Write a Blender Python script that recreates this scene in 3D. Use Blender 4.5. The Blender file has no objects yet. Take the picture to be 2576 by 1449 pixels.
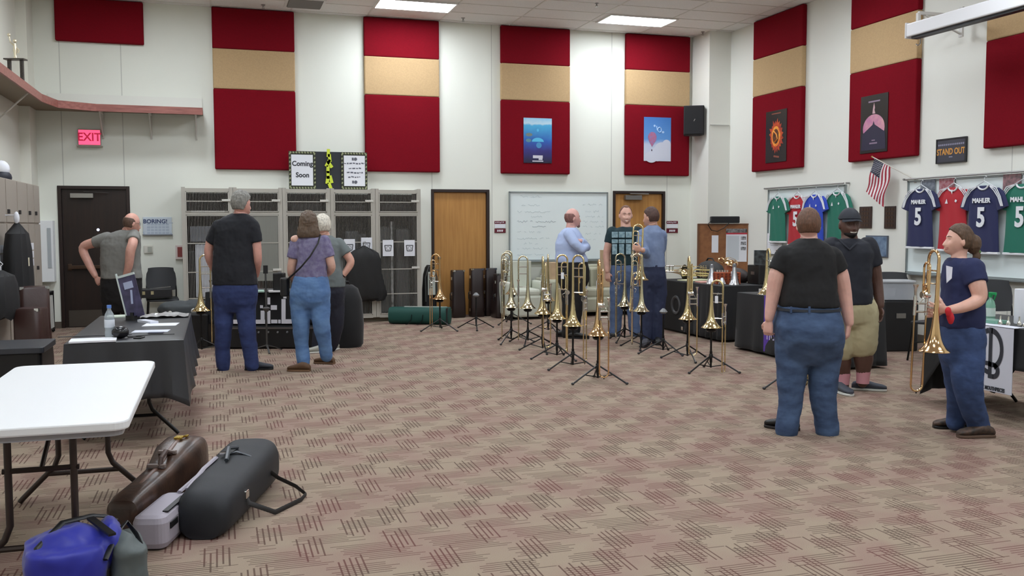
import bpy, bmesh, math, random
from mathutils import Vector, Matrix, noise, Euler
random.seed(7)
SC = bpy.context.scene
COL = SC.collection
PI = math.pi
R = math.radians
# ---------------------------------------------------------------- camera
F = 2367.0; PX, PY = 1288.0, 724.5
PITCH, ROLL, YAW, HC, DW = R(3.80), R(-.14), R(17.40), 1.55, 16.49
CAM = Vector((-DW*math.sin(YAW), -DW*math.cos(YAW), HC))
def ray(px, py):
    a, b = (px-PX)/F, (py-PY)/F
    c, s = math.cos(-ROLL), math.sin(-ROLL); a, b = a*c-b*s, a*s+b*c
    c, s = math.cos(PITCH), math.sin(PITCH); y, z = c-b*s, -s-b*c
    c, s = math.cos(YAW), math.sin(YAW)
    return Vector((a*c+y*s, -a*s+y*c, z))
cam = bpy.data.cameras.new('camera'); camo = bpy.data.objects.new('camera', cam); COL.objects.link(camo)
fw = ray(PX, PY).normalized(); rt = (ray(PX+100, PY)-ray(PX-100, PY)).normalized(); up = rt.cross(fw)
camo.matrix_world = Matrix(((rt.x, up.x, -fw.x, CAM.x), (rt.y, up.y, -fw.y, CAM.y), (rt.z, up.z, -fw.z, CAM.z), (0, 0, 0, 1)))
cam.sensor_width = 36; cam.lens = F/2576*36; cam.clip_start = .05; cam.clip_end = 100
SC.camera = camo
# ---------------------------------------------------------------- world, exposure
w = bpy.data.worlds.new('world'); SC.world = w; w.use_nodes = True
w.node_tree.nodes['Background'].inputs[0].default_value = (.75, .78, .85, 1)
w.node_tree.nodes['Background'].inputs[1].default_value = .25
SC.view_settings.view_transform = 'Standard'; SC.view_settings.look = 'None'
SC.view_settings.exposure = 0.0; SC.view_settings.gamma = 1
LIGHT = 33.0      # brightness of the troffer diffusers
TROFFERS = [(x, y) for y in (-1.07, -4.75, -8.4, -12.1, -15.8) for x in (-5.6, -1.9, 1.87)]; TROFFERS[0] = (-5.6, -2.4)
# ---------------------------------------------------------------- positions in the room (metres): back wall Y=0, right wall X=3.9, floor Z=0
RV = Vector((math.cos(YAW), -math.sin(YAW), 0)); AV = Vector((math.sin(YAW), math.cos(YAW), 0))
def atz(px, py, z=0.0): d = ray(px, py); return CAM+d*((z-CAM.z)/d.z)
def aty(px, py, y=0.0): d = ray(px, py); return CAM+d*((y-CAM.y)/d.y)
def atx(px, py, x): d = ray(px, py); return CAM+d*((x-CAM.x)/d.x)
def atd(px, py, dist): d = ray(px, py); return CAM+d*(dist/d.dot(AV))
def floor_d(px, py): return (atz(px, py)-CAM).dot(AV)
# ---------------------------------------------------------------- materials
def lin(c):
    return tuple((x/255/12.92 if x/255 <= .04045 else ((x/255+.055)/1.055)**2.4) for x in c[:3])+(1,)
MC = {}
def mat(name, rgb=(200, 200, 200), rough=.6, metal=0, bump=0, bscale=200, var=0, vscale=8, spec=None, alpha=1, trans=0, emit=0, sheen=0, stretch=None, rgb2=None):
    if name in MC: return MC[name]
    m = bpy.data.materials.new(name); MC[name] = m; m.use_nodes = True
    nt = m.node_tree; b = nt.nodes['Principled BSDF']; c = lin(rgb)
    b.inputs['Base Color'].default_value = c; b.inputs['Roughness'].default_value = rough; b.inputs['Metallic'].default_value = metal
    if spec is not None: b.inputs['Specular IOR Level'].default_value = spec
    if alpha < 1: b.inputs['Alpha'].default_value = alpha
    if trans: b.inputs['Transmission Weight'].default_value = trans
    if emit: b.inputs['Emission Color'].default_value = c; b.inputs['Emission Strength'].default_value = emit
    if sheen: b.inputs['Sheen Weight'].default_value = sheen
    tc = nt.nodes.new('ShaderNodeTexCoord'); src = tc.outputs['Object']
    if stretch:
        mp = nt.nodes.new('ShaderNodeMapping'); mp.inputs['Scale'].default_value = stretch; nt.links.new(src, mp.inputs[0]); src = mp.outputs[0]
    if var or rgb2:
        n = nt.nodes.new('ShaderNodeTexNoise'); n.inputs['Scale'].default_value = vscale; n.inputs['Detail'].default_value = 4
        nt.links.new(src, n.inputs['Vector'])
        mx = nt.nodes.new('ShaderNodeMix'); mx.data_type = 'RGBA'
        c2 = lin(rgb2) if rgb2 else tuple(x*(1-var) for x in c[:3])+(1,)
        c1 = c if rgb2 else tuple(min(1, x*(1+var)) for x in c[:3])+(1,)
        rp = nt.nodes.new('ShaderNodeMapRange'); rp.inputs[1].default_value = .35; rp.inputs[2].default_value = .65
        nt.links.new(n.outputs[0], rp.inputs[0]); nt.links.new(rp.outputs[0], mx.inputs[0])
        mx.inputs[6].default_value = c2; mx.inputs[7].default_value = c1; nt.links.new(mx.outputs[2], b.inputs['Base Color'])
    if bump:
        n = nt.nodes.new('ShaderNodeTexNoise'); n.inputs['Scale'].default_value = bscale; n.inputs['Detail'].default_value = 3
        nt.links.new(src, n.inputs['Vector']); bp = nt.nodes.new('ShaderNodeBump'); bp.inputs['Strength'].default_value = bump; bp.inputs['Distance'].default_value = .004
        nt.links.new(n.outputs[0], bp.inputs['Height']); nt.links.new(bp.outputs[0], b.inputs['Normal'])
    return m
BLACK = mat('black_plastic', (16, 16, 18), .45)
STANDM = mat('black_stand_metal', (14, 14, 15), .35, .3)
CHROME = mat('chrome', (205, 205, 205), .15, 1)
STEEL = mat('brushed_steel', (150, 148, 145), .35, .9)
PAPER = mat('white_paper', (226, 228, 234), .8)
INK = mat('ink', (40, 42, 50), .8)
BRASS = mat('lacquered_brass', (226, 208, 160), .14, 1)
BRASS2 = mat('pale_brass', (222, 214, 184), .14, 1)
ROSE = mat('rose_brass', (222, 186, 138), .14, 1)
NICKEL = mat('nickel_silver', (225, 225, 220), .12, 1)
CARD = mat('cardboard', (176, 140, 100), .85, var=.08)
WHITEP = mat('white_plastic', (228, 230, 232), .45, bump=.05, bscale=400)
BLK_CLOTH = mat('black_cloth', (17, 18, 21), .8, bump=.2, bscale=60, sheen=.15)
LEATHERETTE = mat('dark_brown_leatherette', (38, 27, 26), .35, bump=.3, bscale=300)
# ---------------------------------------------------------------- mesh helpers
class MB:
    def __init__(s): s.v = []; s.f = []; s.m = []; s.mats = []
    def mi(s, m):
        if m is None: return 0
        if m not in s.mats: s.mats.append(m)
        return s.mats.index(m)
    def add(s, vs, fs, m=None, M=None):
        o = len(s.v); i = s.mi(m)
        for v in vs:
            v = Vector(v); s.v.append(M @ v if M else v)
        for f in fs: s.f.append([o+k for k in f]); s.m.append(i)
        return s
    def box(s, c, size, m=None, rot=None, taper=1):
        c = Vector(c); x, y, z = [k/2 for k in size]; vs = []
        for k in (-1, 1):
            t = taper if k > 0 else 1
            for a, b in ((-1, -1), (1, -1), (1, 1), (-1, 1)): vs.append(Vector((a*x*t, b*y*t, k*z)))
        if rot: q = Euler(rot).to_matrix(); vs = [q @ v for v in vs]
        return s.add([c+v for v in vs], [(3, 2, 1, 0), (4, 5, 6, 7), (0, 1, 5, 4), (1, 2, 6, 5), (2, 3, 7, 6), (3, 0, 4, 7)], m)
    def rbox(s, c, size, r=.01, m=None, rot=None, seg=3, axis='z'):
        """box with rounded vertical edges"""
        x, y, z = [k/2 for k in size]; r = min(r, x*.99, y*.99); pts = []
        for cx, cy, a0 in ((x-r, y-r, 0), (-x+r, y-r, 90), (-x+r, -y+r, 180), (x-r, -y+r, 270)):
            for k in range(seg+1): a = R(a0+90*k/seg); pts.append((cx+r*math.cos(a), cy+r*math.sin(a)))
        return s.prism(pts, -z, z, m, M=Matrix.Translation(Vector(c)) @ (Euler(rot).to_matrix().to_4x4() if rot else Matrix.Identity(4)))
    def prism(s, pts, z0, z1, m=None, M=None):
        n = len(pts); vs = [Vector((p[0], p[1], z0)) for p in pts]+[Vector((p[0], p[1], z1)) for p in pts]
        fs = [list(range(n))[::-1], list(range(n, 2*n))]+[(k, (k+1) % n, n+(k+1) % n, n+k) for k in range(n)]
        return s.add(vs, fs, m, M)
    def rings(s, rs, m=None, cap=True, closed=False):
        n = len(rs[0]); o = len(s.v); i = s.mi(m); s.v += [Vector(v) for r in rs for v in r]; L = len(rs)
        for a in range(L if closed else L-1):
            b = (a+1) % L
            for k in range(n): s.f.append([o+a*n+k, o+a*n+(k+1) % n, o+b*n+(k+1) % n, o+b*n+k]); s.m.append(i)
        if cap and not closed:
            s.f.append([o+k for k in range(n)][::-1]); s.m.append(i); s.f.append([o+(L-1)*n+k for k in range(n)]); s.m.append(i)
        return s
    def tube(s, pts, r, m=None, n=8, closed=False, cap=True, flat=None):
        pts = [Vector(p) for p in pts]; L = len(pts); rs = r if isinstance(r, (list, tuple)) else [r]*L
        out = []; prev = None
        for k in range(L):
            if closed: t = pts[(k+1) % L]-pts[k-1]
            else: t = pts[min(k+1, L-1)]-pts[max(k-1, 0)]
            if t.length < 1e-9: t = Vector((0, 0, 1))
            t.normalize()
            if prev is None:
                a = Vector((0, 0, 1)) if abs(t.z) < .9 else Vector((1, 0, 0)); u = t.cross(a).normalized()
            else:
                u = prev-t*prev.dot(t); u.normalize()
            prev = u; v = t.cross(u)
            fl = flat or 1
            out.append([pts[k]+(u*math.cos(2*PI*j/n)+v*math.sin(2*PI*j/n)*fl)*rs[k] for j in range(n)])
        return s.rings(out, m, cap, closed)
    def lathe(s, prof, m=None, n=24, c=(0, 0, 0), M=None, cap=False):
        c = Vector(c); rs = []
        for r, z in prof:
            ring = [Vector((max(r, 1e-4)*math.cos(2*PI*k/n), max(r, 1e-4)*math.sin(2*PI*k/n), z)) for k in range(n)]
            rs.append([(M @ v if M else v)+c for v in ring])
        return s.rings(rs, m, cap)
    def ball(s, c, r, m=None, n=12, rot=None):
        c = Vector(c); rr = r if isinstance(r, (tuple, list)) else (r, r, r); rs = []
        q = Euler(rot).to_matrix() if rot else None
        for a in range(n//2+1):
            t = -PI/2+PI*a/(n//2); ring = []
            for k in range(n):
                v = Vector((rr[0]*max(math.cos(t), 1e-3)*math.cos(2*PI*k/n), rr[1]*max(math.cos(t), 1e-3)*math.sin(2*PI*k/n), rr[2]*math.sin(t)))
                ring.append(c+(q @ v if q else v))
            rs.append(ring)
        return s.rings(rs, m, True)
    def sheet(s, a, b, c, d, m=None, th=.002):
        """thin quad a b c d (counter-clockwise seen from the front) with thickness"""
        a, b, c, d = map(Vector, (a, b, c, d)); n = (b-a).cross(d-a).normalized()*th
        return s.add([a-n, b-n, c-n, d-n, a, b, c, d], [(3, 2, 1, 0), (4, 5, 6, 7), (0, 1, 5, 4), (1, 2, 6, 5), (2, 3, 7, 6), (3, 0, 4, 7)], m)
    def build(s, name, m=None, parent=None, smooth=False, bevel=0, mods=None, loc=None, bake=False, subsurf=0):
        me = bpy.data.meshes.new(name); off = Vector((0, 0, 0))
        if loc is not None: off = Vector(loc)
        me.from_pydata([tuple(v-off) for v in s.v], [], s.f)
        ms = s.mats or [m if m else mat('plain')]
        for q in ms: me.materials.append(q)
        if s.mats: me.polygons.foreach_set('material_index', s.m)
        bm = bmesh.new(); bm.from_mesh(me); bmesh.ops.recalc_face_normals(bm, faces=bm.faces); bm.to_mesh(me); bm.free()
        if smooth: me.polygons.foreach_set('use_smooth', [True]*len(me.polygons))
        o = bpy.data.objects.new(name, me); COL.objects.link(o)
        if loc is not None: o.location = off
        if parent is not None: o.parent = parent
        if bevel:
            md = o.modifiers.new('bevel', 'BEVEL'); md.width = bevel; md.segments = 2; md.limit_method = 'ANGLE'
        if smooth and not mods:
            try: me.set_sharp_from_angle(angle=R(40))
            except Exception: pass
        for md in (mods or []): md(o)
        if mods or bake: bake_mods(o, smooth)
        return o
def bake_mods(o, smooth=True):
    bpy.context.view_layer.update(); dg = bpy.context.evaluated_depsgraph_get()
    me = bpy.data.meshes.new_from_object(o.evaluated_get(dg)); o.modifiers.clear(); old = o.data; o.data = me; bpy.data.meshes.remove(old)
    if smooth: me.polygons.foreach_set('use_smooth', [True]*len(me.polygons))
TEX = {}
def clouds(scale, kind='CLOUDS'):
    k = (scale, kind)
    if k not in TEX: t = bpy.data.textures.new('wrinkle_noise', kind); t.noise_scale = scale; TEX[k] = t
    return TEX[k]
def m_remesh(v): 
    def f(o): md = o.modifiers.new('r', 'REMESH'); md.mode = 'VOXEL'; md.voxel_size = v; md.use_smooth_shade = True
    return f
def m_smooth(it, fac=.5):
    def f(o): md = o.modifiers.new('s', 'SMOOTH'); md.iterations = it; md.factor = fac
    return f
def m_disp(st, sc, kind='CLOUDS'):
    def f(o): md = o.modifiers.new('d', 'DISPLACE'); md.texture = clouds(sc, kind); md.strength = st; md.mid_level = .5; md.texture_coords = 'GLOBAL'
    return f
def tag(o, label, cat, group=None):
    if not 4 <= len(label.split()) <= 16: print('LABEL', len(label.split()), label)
    o['label'] = label; o['category'] = cat
    if group: o['group'] = group
    return o
def thing(name, label, cat, loc=(0, 0, 0), rz=0, group=None, rot=None):
    o = bpy.data.objects.new(name, None); COL.objects.link(o); o.location = loc; o.rotation_euler = rot if rot else (0, 0, rz)
    o.empty_display_size = .1
    return tag(o, label, cat, group)
def struct(o): o['kind'] = 'structure'; return o
def copy_tree(o, parent=None):
    c = o.copy(); COL.objects.link(c)
    if parent: c.parent = parent
    for ch in list(o.children): copy_tree(ch, c)
    return c
def text(name, s, size, m, parent=None, M=None, depth=.002, bold=0, sx=1, align='CENTER', spacing=1):
    cu = bpy.data.curves.new(name, 'FONT'); cu.body = s; cu.size = size; cu.extrude = depth; cu.offset = bold; cu.align_x = align; cu.align_y = 'CENTER'; cu.space_character = spacing
    cu.resolution_u = 3
    t = bpy.data.objects.new(name, cu); COL.objects.link(t); bpy.context.view_layer.update()
    me = bpy.data.meshes.new_from_object(t.evaluated_get(bpy.context.evaluated_depsgraph_get())); bpy.data.objects.remove(t)
    me.materials.clear(); me.materials.append(m)
    if sx != 1:
        for v in me.vertices: v.co.x *= sx
    if M: me.transform(M)
    o = bpy.data.objects.new(name, me); COL.objects.link(o)
    if parent is not None: o.parent = parent
    return o
def on_back(x, y, z):   # text lying on a face that looks to -Y
    return Matrix.Translation((x, y, z)) @ Matrix.Rotation(PI/2, 4, 'X')
def on_right(x, y, z):  # text on a face that looks to -X (reads from the room)
    return Matrix.Translation((x, y, z)) @ Matrix.Rotation(-PI/2, 4, 'Z') @ Matrix.Rotation(PI/2, 4, 'X')
# ================================================================ THE ROOM
def node(nt, t, **k):
    n = nt.nodes.new(t)
    for a, b in k.items(): setattr(n, a, b)
    return n
def mth(nt, op, a, b=None, c=None):
    n = nt.nodes.new('ShaderNodeMath'); n.operation = op
    for i, v in enumerate((a, b, c)):
        if v is None: continue
        if isinstance(v, (int, float)): n.inputs[i].default_value = v
        else: nt.links.new(v, n.inputs[i])
    return n.outputs[0]
def carpet():
    m = bpy.data.materials.new('patterned_carpet'); m.use_nodes = True; nt = m.node_tree; b = nt.nodes['Principled BSDF']
    b.inputs['Roughness'].default_value = .95; b.inputs['Specular IOR Level'].default_value = .15
    tc = node(nt, 'ShaderNodeTexCoord'); sp = node(nt, 'ShaderNodeSeparateXYZ'); nt.links.new(tc.outputs['Object'], sp.inputs[0])
    X, Y = sp.outputs[0], sp.outputs[1]
    TX, TY = .431, .99
    def strokes(U, V, pu, pv, gu, gv, nl, sp_, wd, ln, seed):
        """nl thin lines side by side along V, each its own length: cells pu x pv, corner at gu,gv"""
        u = mth(nt, 'FLOORED_MODULO', mth(nt, 'SUBTRACT', U, gu), pu); v = mth(nt, 'FLOORED_MODULO', mth(nt, 'SUBTRACT', V, gv), pv)
        q = mth(nt, 'DIVIDE', u, sp_); i = mth(nt, 'FLOOR', q); fr = mth(nt, 'FRACT', q)
        on = mth(nt, 'LESS_THAN', fr, wd); on = mth(nt, 'MULTIPLY', on, mth(nt, 'LESS_THAN', i, nl-.5))
        wn = node(nt, 'ShaderNodeTexWhiteNoise', noise_dimensions='1D'); nt.links.new(mth(nt, 'ADD', i, seed), wn.inputs['W'])
        o = mth(nt, 'MULTIPLY', wn.outputs[0], .10)
        a = mth(nt, 'GREATER_THAN', v, o); c = mth(nt, 'LESS_THAN', v, mth(nt, 'ADD', o, ln))
        return mth(nt, 'MULTIPLY', on, mth(nt, 'MULTIPLY', a, c))
    tot = None
    for k, (gx, gy) in enumerate(((0, 0), (-.18, .255), (.03, .41), (.16, .67))):
        gx += -3.73; gy += -11.27-.12
        s1 = strokes(X, Y, TX, TY, gx, gy, 5, .028, .30, .26, 10*k+3)
        tot = s1 if tot is None else mth(nt, 'MAXIMUM', tot, s1)
    lt = None
    for k, (gx, gy) in enumerate(((.14, -.02), (-.02, .17), (.2, .36), (.32, .53), (.08, .70), (.22, .87))):
        gx += -3.73; gy += -11.27-.06
        s1 = strokes(Y, X, TY, TX, gy, gx, 6, .024, .34, .27, 10*k+7)
        lt = s1 if lt is None else mth(nt, 'MAXIMUM', lt, s1)
    n1 = node(nt, 'ShaderNodeTexNoise'); n1.inputs['Scale'].default_value = 2.6; n1.inputs['Detail'].default_value = 2; nt.links.new(tc.outputs['Object'], n1.inputs['Vector'])
    n2 = node(nt, 'ShaderNodeTexNoise'); n2.inputs['Scale'].default_value = 260; n2.inputs['Detail'].default_value = 2; nt.links.new(tc.outputs['Object'], n2.inputs['Vector'])
    def mix(f, a, b_):
        x = node(nt, 'ShaderNodeMix', data_type='RGBA')
        for i, v in ((0, f), (6, a), (7, b_)):
            if isinstance(v, (int, float, tuple)): x.inputs[i].default_value = v
            else: nt.links.new(v, x.inputs[i])
        return x.outputs[2]
    mr = node(nt, 'ShaderNodeMapRange'); nt.links.new(n1.outputs[0], mr.inputs[0]); mr.inputs[1].default_value = .4; mr.inputs[2].default_value = .62
    base = mix(mr.outputs[0], lin((152, 136, 119)), lin((146, 124, 112)))
    stro = mix(mr.outputs[0], lin((86, 70, 61)), lin((98, 62, 58)))
    col = mix(mth(nt, 'MULTIPLY', lt, .75), base, stro); col = mix(mth(nt, 'MULTIPLY', tot, .85), col, stro)
    sc_ = mth(nt, 'ADD', mth(nt, 'MULTIPLY', n2.outputs[0], .5), .75)
    hs = node(nt, 'ShaderNodeHueSaturation'); nt.links.new(sc_, hs.inputs['Value']); nt.links.new(col, hs.inputs['Color'])
    nt.links.new(hs.outputs[0], b.inputs['Base Color'])
    bp = node(nt, 'ShaderNodeBump'); bp.inputs['Strength'].default_value = .5; bp.inputs['Distance'].default_value = .004
    nt.links.new(n2.outputs[0], bp.inputs['Height']); nt.links.new(bp.outputs[0], b.inputs['Normal'])
    return m
def wall_mat(name, rgb, axis, seams):
    m = bpy.data.materials.new(name); m.use_nodes = True; nt = m.node_tree; b = nt.nodes['Principled BSDF']; b.inputs['Roughness'].default_value = .75
    tc = node(nt, 'ShaderNodeTexCoord'); sp = node(nt, 'ShaderNodeSeparateXYZ'); nt.links.new(tc.outputs['Object'], sp.inputs[0]); U = sp.outputs[axis]
    t = None
    for s_ in seams:
        a = mth(nt, 'LESS_THAN', mth(nt, 'ABSOLUTE', mth(nt, 'SUBTRACT', U, s_)), .008); t = a if t is None else mth(nt, 'MAXIMUM', t, a)
    x = node(nt, 'ShaderNodeMix', data_type='RGBA'); x.inputs[6].default_value = lin(rgb); x.inputs[7].default_value = tuple(c*.72 for c in lin(rgb)[:3])+(1,)
    if t is not None: nt.links.new(t, x.inputs[0])
    else: x.inputs[0].default_value = 0
    nt.links.new(x.outputs[2], b.inputs['Base Color'])
    n = node(nt, 'ShaderNodeTexNoise'); n.inputs['Scale'].default_value = 90; nt.links.new(tc.outputs['Object'], n.inputs['Vector'])
    bp = node(nt, 'ShaderNodeBump'); bp.inputs['Strength'].default_value = .15; bp.inputs['Distance'].default_value = .003
    nt.links.new(n.outputs[0], bp.inputs['Height']); nt.links.new(bp.outputs[0], b.inputs['Normal'])
    return m
XL, XR, YB, YF, ZC = -7.62, 3.9, 0.0, -19.0, 4.98
struct(MB().box(((XL+XR)/2, (YB+YF)/2, -.05), (XR-XL+.6, YB-YF+.6, .1)).build('floor', carpet()))
WB = wall_mat('back_wall_paint', (226, 228, 218), 0, (-7.13, -6.27, -1.42, -.36, 1.88, 2.99))
DOORS = [(-7.22, -6.20, 2.17), (-1.44, -.41, 2.17), (1.91, 2.95, 2.17)]   # door openings in the back wall
mb = MB(); xs = [XL-.2]
for a, b, h in DOORS:
    mb.box(((xs[-1]+a)/2, .1, ZC/2), (a-xs[-1], .2, ZC)); mb.box(((a+b)/2, .1, (ZC+h)/2), (b-a, .2, ZC-h)); xs.append(b)
mb.box(((xs[-1]+XR+.2)/2, .1, ZC/2), (XR+.2-xs[-1], .2, ZC))
struct(mb.build('wall_back', WB))
WR = wall_mat('side_wall_paint', (226, 226, 218), 1, (-6.98,))
struct(MB().box((XR+.1, (YB+YF)/2, ZC/2), (.2, YB-YF, ZC)).build('wall_right', WR))
WL = wall_mat('left_wall_paint', (222, 221, 210), 1, ())
struct(MB().box((XL-.1, (YB+YF)/2, ZC/2), (.2, YB-YF, ZC)).build('wall_left', WL))
struct(MB().box(((XL+XR)/2, YF-.1, ZC/2), (XR-XL+.4, .2, ZC)).build('wall_front', WL))
struct(MB().box((XL+.07, -.25, ZC/2), (.14, .5, ZC)).build('trim_1', WL))              # pilaster in the left corner
struct(MB().box(((3.47+3.9)/2, -.33, ZC/2), (.43, .66, ZC)).build('trim_2', WR))        # boxed column in the right corner
# suspended ceiling
m = bpy.data.materials.new('ceiling_tile'); m.use_nodes = True; nt = m.node_tree; b = nt.nodes['Principled BSDF']; b.inputs['Roughness'].default_value = .9
tc = node(nt, 'ShaderNodeTexCoord'); n = node(nt, 'ShaderNodeTexNoise'); n.inputs['Scale'].default_value = 120; nt.links.new(tc.outputs['Object'], n.inputs['Vector'])
cr = node(nt, 'ShaderNodeMapRange'); cr.inputs[1].default_value = .3; cr.inputs[2].default_value = .7; cr.inputs[3].default_value = .74; cr.inputs[4].default_value = .84; nt.links.new(n.outputs[0], cr.inputs[0])
cc = node(nt, 'ShaderNodeCombineColor'); nt.links.new(cr.outputs[0], cc.inputs[0]); nt.links.new(mth(nt, 'MULTIPLY', cr.outputs[0], .985), cc.inputs[1]); nt.links.new(mth(nt, 'MULTIPLY', cr.outputs[0], .965), cc.inputs[2]); nt.links.new(cc.outputs[0], b.inputs['Base Color'])
struct(MB().box(((XL+XR)/2, (YB+YF)/2, ZC+.05), (XR-XL+.4, YB-YF+.4, .1)).build('ceiling', m))
mb = MB(); GM = mat('ceiling_grid', (214, 212, 206), .5)
y = -.16
while y > YF: mb.box(((XL+XR)/2, y, ZC-.002), (XR-XL, .024, .008)); y -= .61
x = -7.38
while x < XR: mb.box((x, (YB+YF)/2, ZC-.002), (.024, YB-YF, .008)); x += 1.22
struct(mb.build('trim_3', GM))
# baseboards (dark rubber)
BBM = mat('rubber_base', (92, 82, 72), .6)
mb = MB(); e = [XL]
for a, b, h in DOORS: mb.box(((e[-1]+a-.0)/2, -.006, .05), (a-e[-1], .012, .1)); e.append(b)
mb.box(((e[-1]+3.47)/2, -.006, .05), (3.47-e[-1], .012, .1)); struct(mb.build('baseboard_back', BBM))
struct(MB().box((XR-.006, (-.66+YF)/2, .05), (.012, -.66-YF, .1)).build('baseboard_right', BBM))
struct(MB().box((XL+.006, (-.5+YF)/2, .05), (.012, -.5-YF, .1)).build('baseboard_left', BBM))
# doors
FRM = mat('dark_brown_door_frame', (38, 24, 20), .4)
OAK = mat('oak_veneer', (184, 134, 70), .5, rgb2=(170, 120, 60), vscale=3, stretch=(9, 9, .6))
DKW = mat('dark_walnut_veneer', (40, 26, 20), .4, rgb2=(30, 19, 15), vscale=3, stretch=(9, 9, .6))
for k, (a, b, h) in enumerate(DOORS):
    f = .05; mb = MB()
    for x in (a+f/2, b-f/2): mb.box((x, .045, h/2), (f, .13, h))
    mb.box(((a+b)/2, .045, h-f/2), (b-a-2*f, .13, f))
    fr = struct(mb.build('trim_%d' % (4+k), FRM, bevel=.004))
    d = struct(MB().box(((a+b)/2, .05, (h-f)/2+.004), (b-a-2*f-.006, .045, h-f-.01)).build('door_%d' % (k+1), DKW if k == 0 else OAK, bevel=.003))
    if k == 0:
        MB().box((a+.5, .022, .14), (b-a-.22, .006, .25)).build('kick_plate', mat('kick_plate_steel', (98, 92, 86), .35, .7), d)
        MB().box(((a+b)/2+.02, -.02, .93), (b-a-.2, .05, .055)).box((a+.14, .005, .93), (.06, .05, .1)).box((b-.14, .005, .93), (.06, .05, .1)).build('push_bar', mat('bronze_bar', (84, 66, 54), .35, .7), d, bevel=.008)
        MB().box((a+.34, -.02, 2.02), (.32, .07, .07)).build('door_closer', mat('closer_grey', (150, 147, 140), .4, .3), d, bevel=.006)
        MB().box((a+.55, -.03, 2.075), (.36, .02, .012), rot=(0, .05, .1)).build('closer_arm', mat('dark_arm', (60, 56, 54), .4, .6), d)
        MB().lathe([(0, 0), (.02, 0), (.02, .012), (0, .012)], M=Matrix.Rotation(PI/2, 4, 'X'), c=(-6.67, .03, 1.50)).build('peephole_lens', mat('lens_painted_glow', (205, 215, 255), .2, emit=3), d)  # peephole's bright spot is put in as emission; the lens is no lamp
    if k == 1: MB().ball((a+.13, -.03, 1.0), .028).tube([(a+.13, .02, 1.0), (a+.13, -.02, 1.0)], .012).build('door_knob', STEEL, d, smooth=True)
    if k == 2:
        MB().box((a+.39, -.03, 2.05), (.32, .08, .085)).build('door_closer', mat('closer_alu', (128, 126, 122), .35, .6), d, bevel=.006)
        MB().box((a+.50, -.05, 2.12), (.4, .03, .02), rot=(0, 0, .15)).build('closer_arm', STEEL, d)
# ---------------------------------------------------------------- acoustic panels
def fabric(name, rgb): return mat(name, rgb, .95, bump=.35, bscale=500, var=.05, vscale=60, spec=.1)
REDF, TANF = fabric('crimson_fabric', (118, 15, 28)), fabric('tan_fabric', (184, 156, 118))
TOPZ, TZ, MZ, BZ = 4.97, 4.335, 3.71, 2.45
def panel(kind, wall, u0, u1, z0, z1, m, label, group):
    t = .085; c = (u0+u1)/2; wdt = u1-u0
    if wall == 'b': loc, size = (c, -t/2, (z0+z1)/2), (wdt, t, z1-z0)
    else: loc, size = (XR-t/2, c, (z0+z1)/2), (t, wdt, z1-z0)
    o = MB().box(loc, size).build('acoustic_panel', m, bevel=.018, loc=loc)
    tag(o, label, 'acoustic panel', group); return o
G = 'fabric acoustic panels on the walls'
names = ['between the exit door and the first cabinets', 'above the coming soon sign', 'above the whiteboard', 'beside the black loudspeaker']
panel('r', 'b', -7.17, -5.93, 4.33, 4.97, REDF, 'lone dark red acoustic panel high above the wall shelf and exit sign', G)
for (a, b), nm in zip([(-4.93, -3.67), (-2.555, -1.295), (-.21, 1.055), (2.125, 3.40)],
        ['left of the coming soon sign', 'right of the coming soon sign', 'with the blue poster', 'beside the loudspeaker']):
    lo = 'large red lower acoustic panel '+nm; 
    panel('r', 'b', a, b, TZ, TOPZ, REDF, 'dark red top acoustic panel at the ceiling, column '+nm, G)
    panel('t', 'b', a, b, MZ, TZ, TANF, 'tan middle acoustic panel, column '+nm, G)
    panel('r', 'b', a, b, BZ, MZ, REDF, lo, G)
for (a, b), nm in zip([(-2.93, -1.52), (-5.47, -4.10), (-8.3, -6.62)],
        ['with the fiery ring poster', 'with the pink dome poster', 'at the right edge behind the screen case']):
    if a > -6: panel('r', 'r', a, b, TZ, TOPZ, REDF, 'dark red top acoustic panel at the ceiling, column '+nm, G)
    panel('t', 'r', a, b, MZ, TZ, TANF, 'tan middle acoustic panel, column '+nm, G)
    panel('r', 'r', a, b, BZ, MZ, REDF, 'large red lower acoustic panel '+nm, G)
# ---------------------------------------------------------------- ceiling lights, diffuser, sprinklers, clouds
TRM = mat('troffer_trim', (225, 225, 222), .5)
def troffer():
    t = thing('ceiling_light', 'bright rectangular recessed ceiling light', 'ceiling light', (0, 0, ZC), 0, 'recessed ceiling lights')
    f = MB()
    for sx in (-1, 1): f.box((sx*.6, 0, -.012), (.03, .62, .024)); f.box((0, sx*.3, -.012), (1.2, .03, .024))
    f.build('frame', TRM, t)
    MB().box((0, 0, -.010), (1.17, .57, .012)).build('diffuser', mat('lit_diffuser', (240, 247, 255), .5, emit=LIGHT), t)
    return t
t0 = troffer(); first = True
for x, y in TROFFERS:
    o = t0 if first else copy_tree(t0); first = False; o.location = (x, y, ZC)
    vis = {(-1.9, -1.07): 'bright recessed ceiling light above the second red column from the left', (1.87, -1.07): 'bright recessed ceiling light above the oak door and loudspeaker'}
    o['label'] = vis.get((x, y), 'recessed ceiling light in the part of the ceiling outside the picture')
t = thing('air_diffuser', 'square grey ceiling air vent left of the bright ceiling light', 'vent', (-3.55, -.68, ZC))
MB().box((0, 0, -.006), (.6, .6, .012)).build('frame', TRM, t)
mb = MB()
for k in range(9): mb.box((0, -.24+k*.06, -.018), (.5, .012, .02), rot=(.6, 0, 0))
mb.build('louvres', mat('vent_grey', (150, 148, 144), .6), t); MB().box((0, 0, -.0135), (.52, .52, .002)).build('backing', mat('vent_dark', (96, 94, 92), .8), t)
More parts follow.
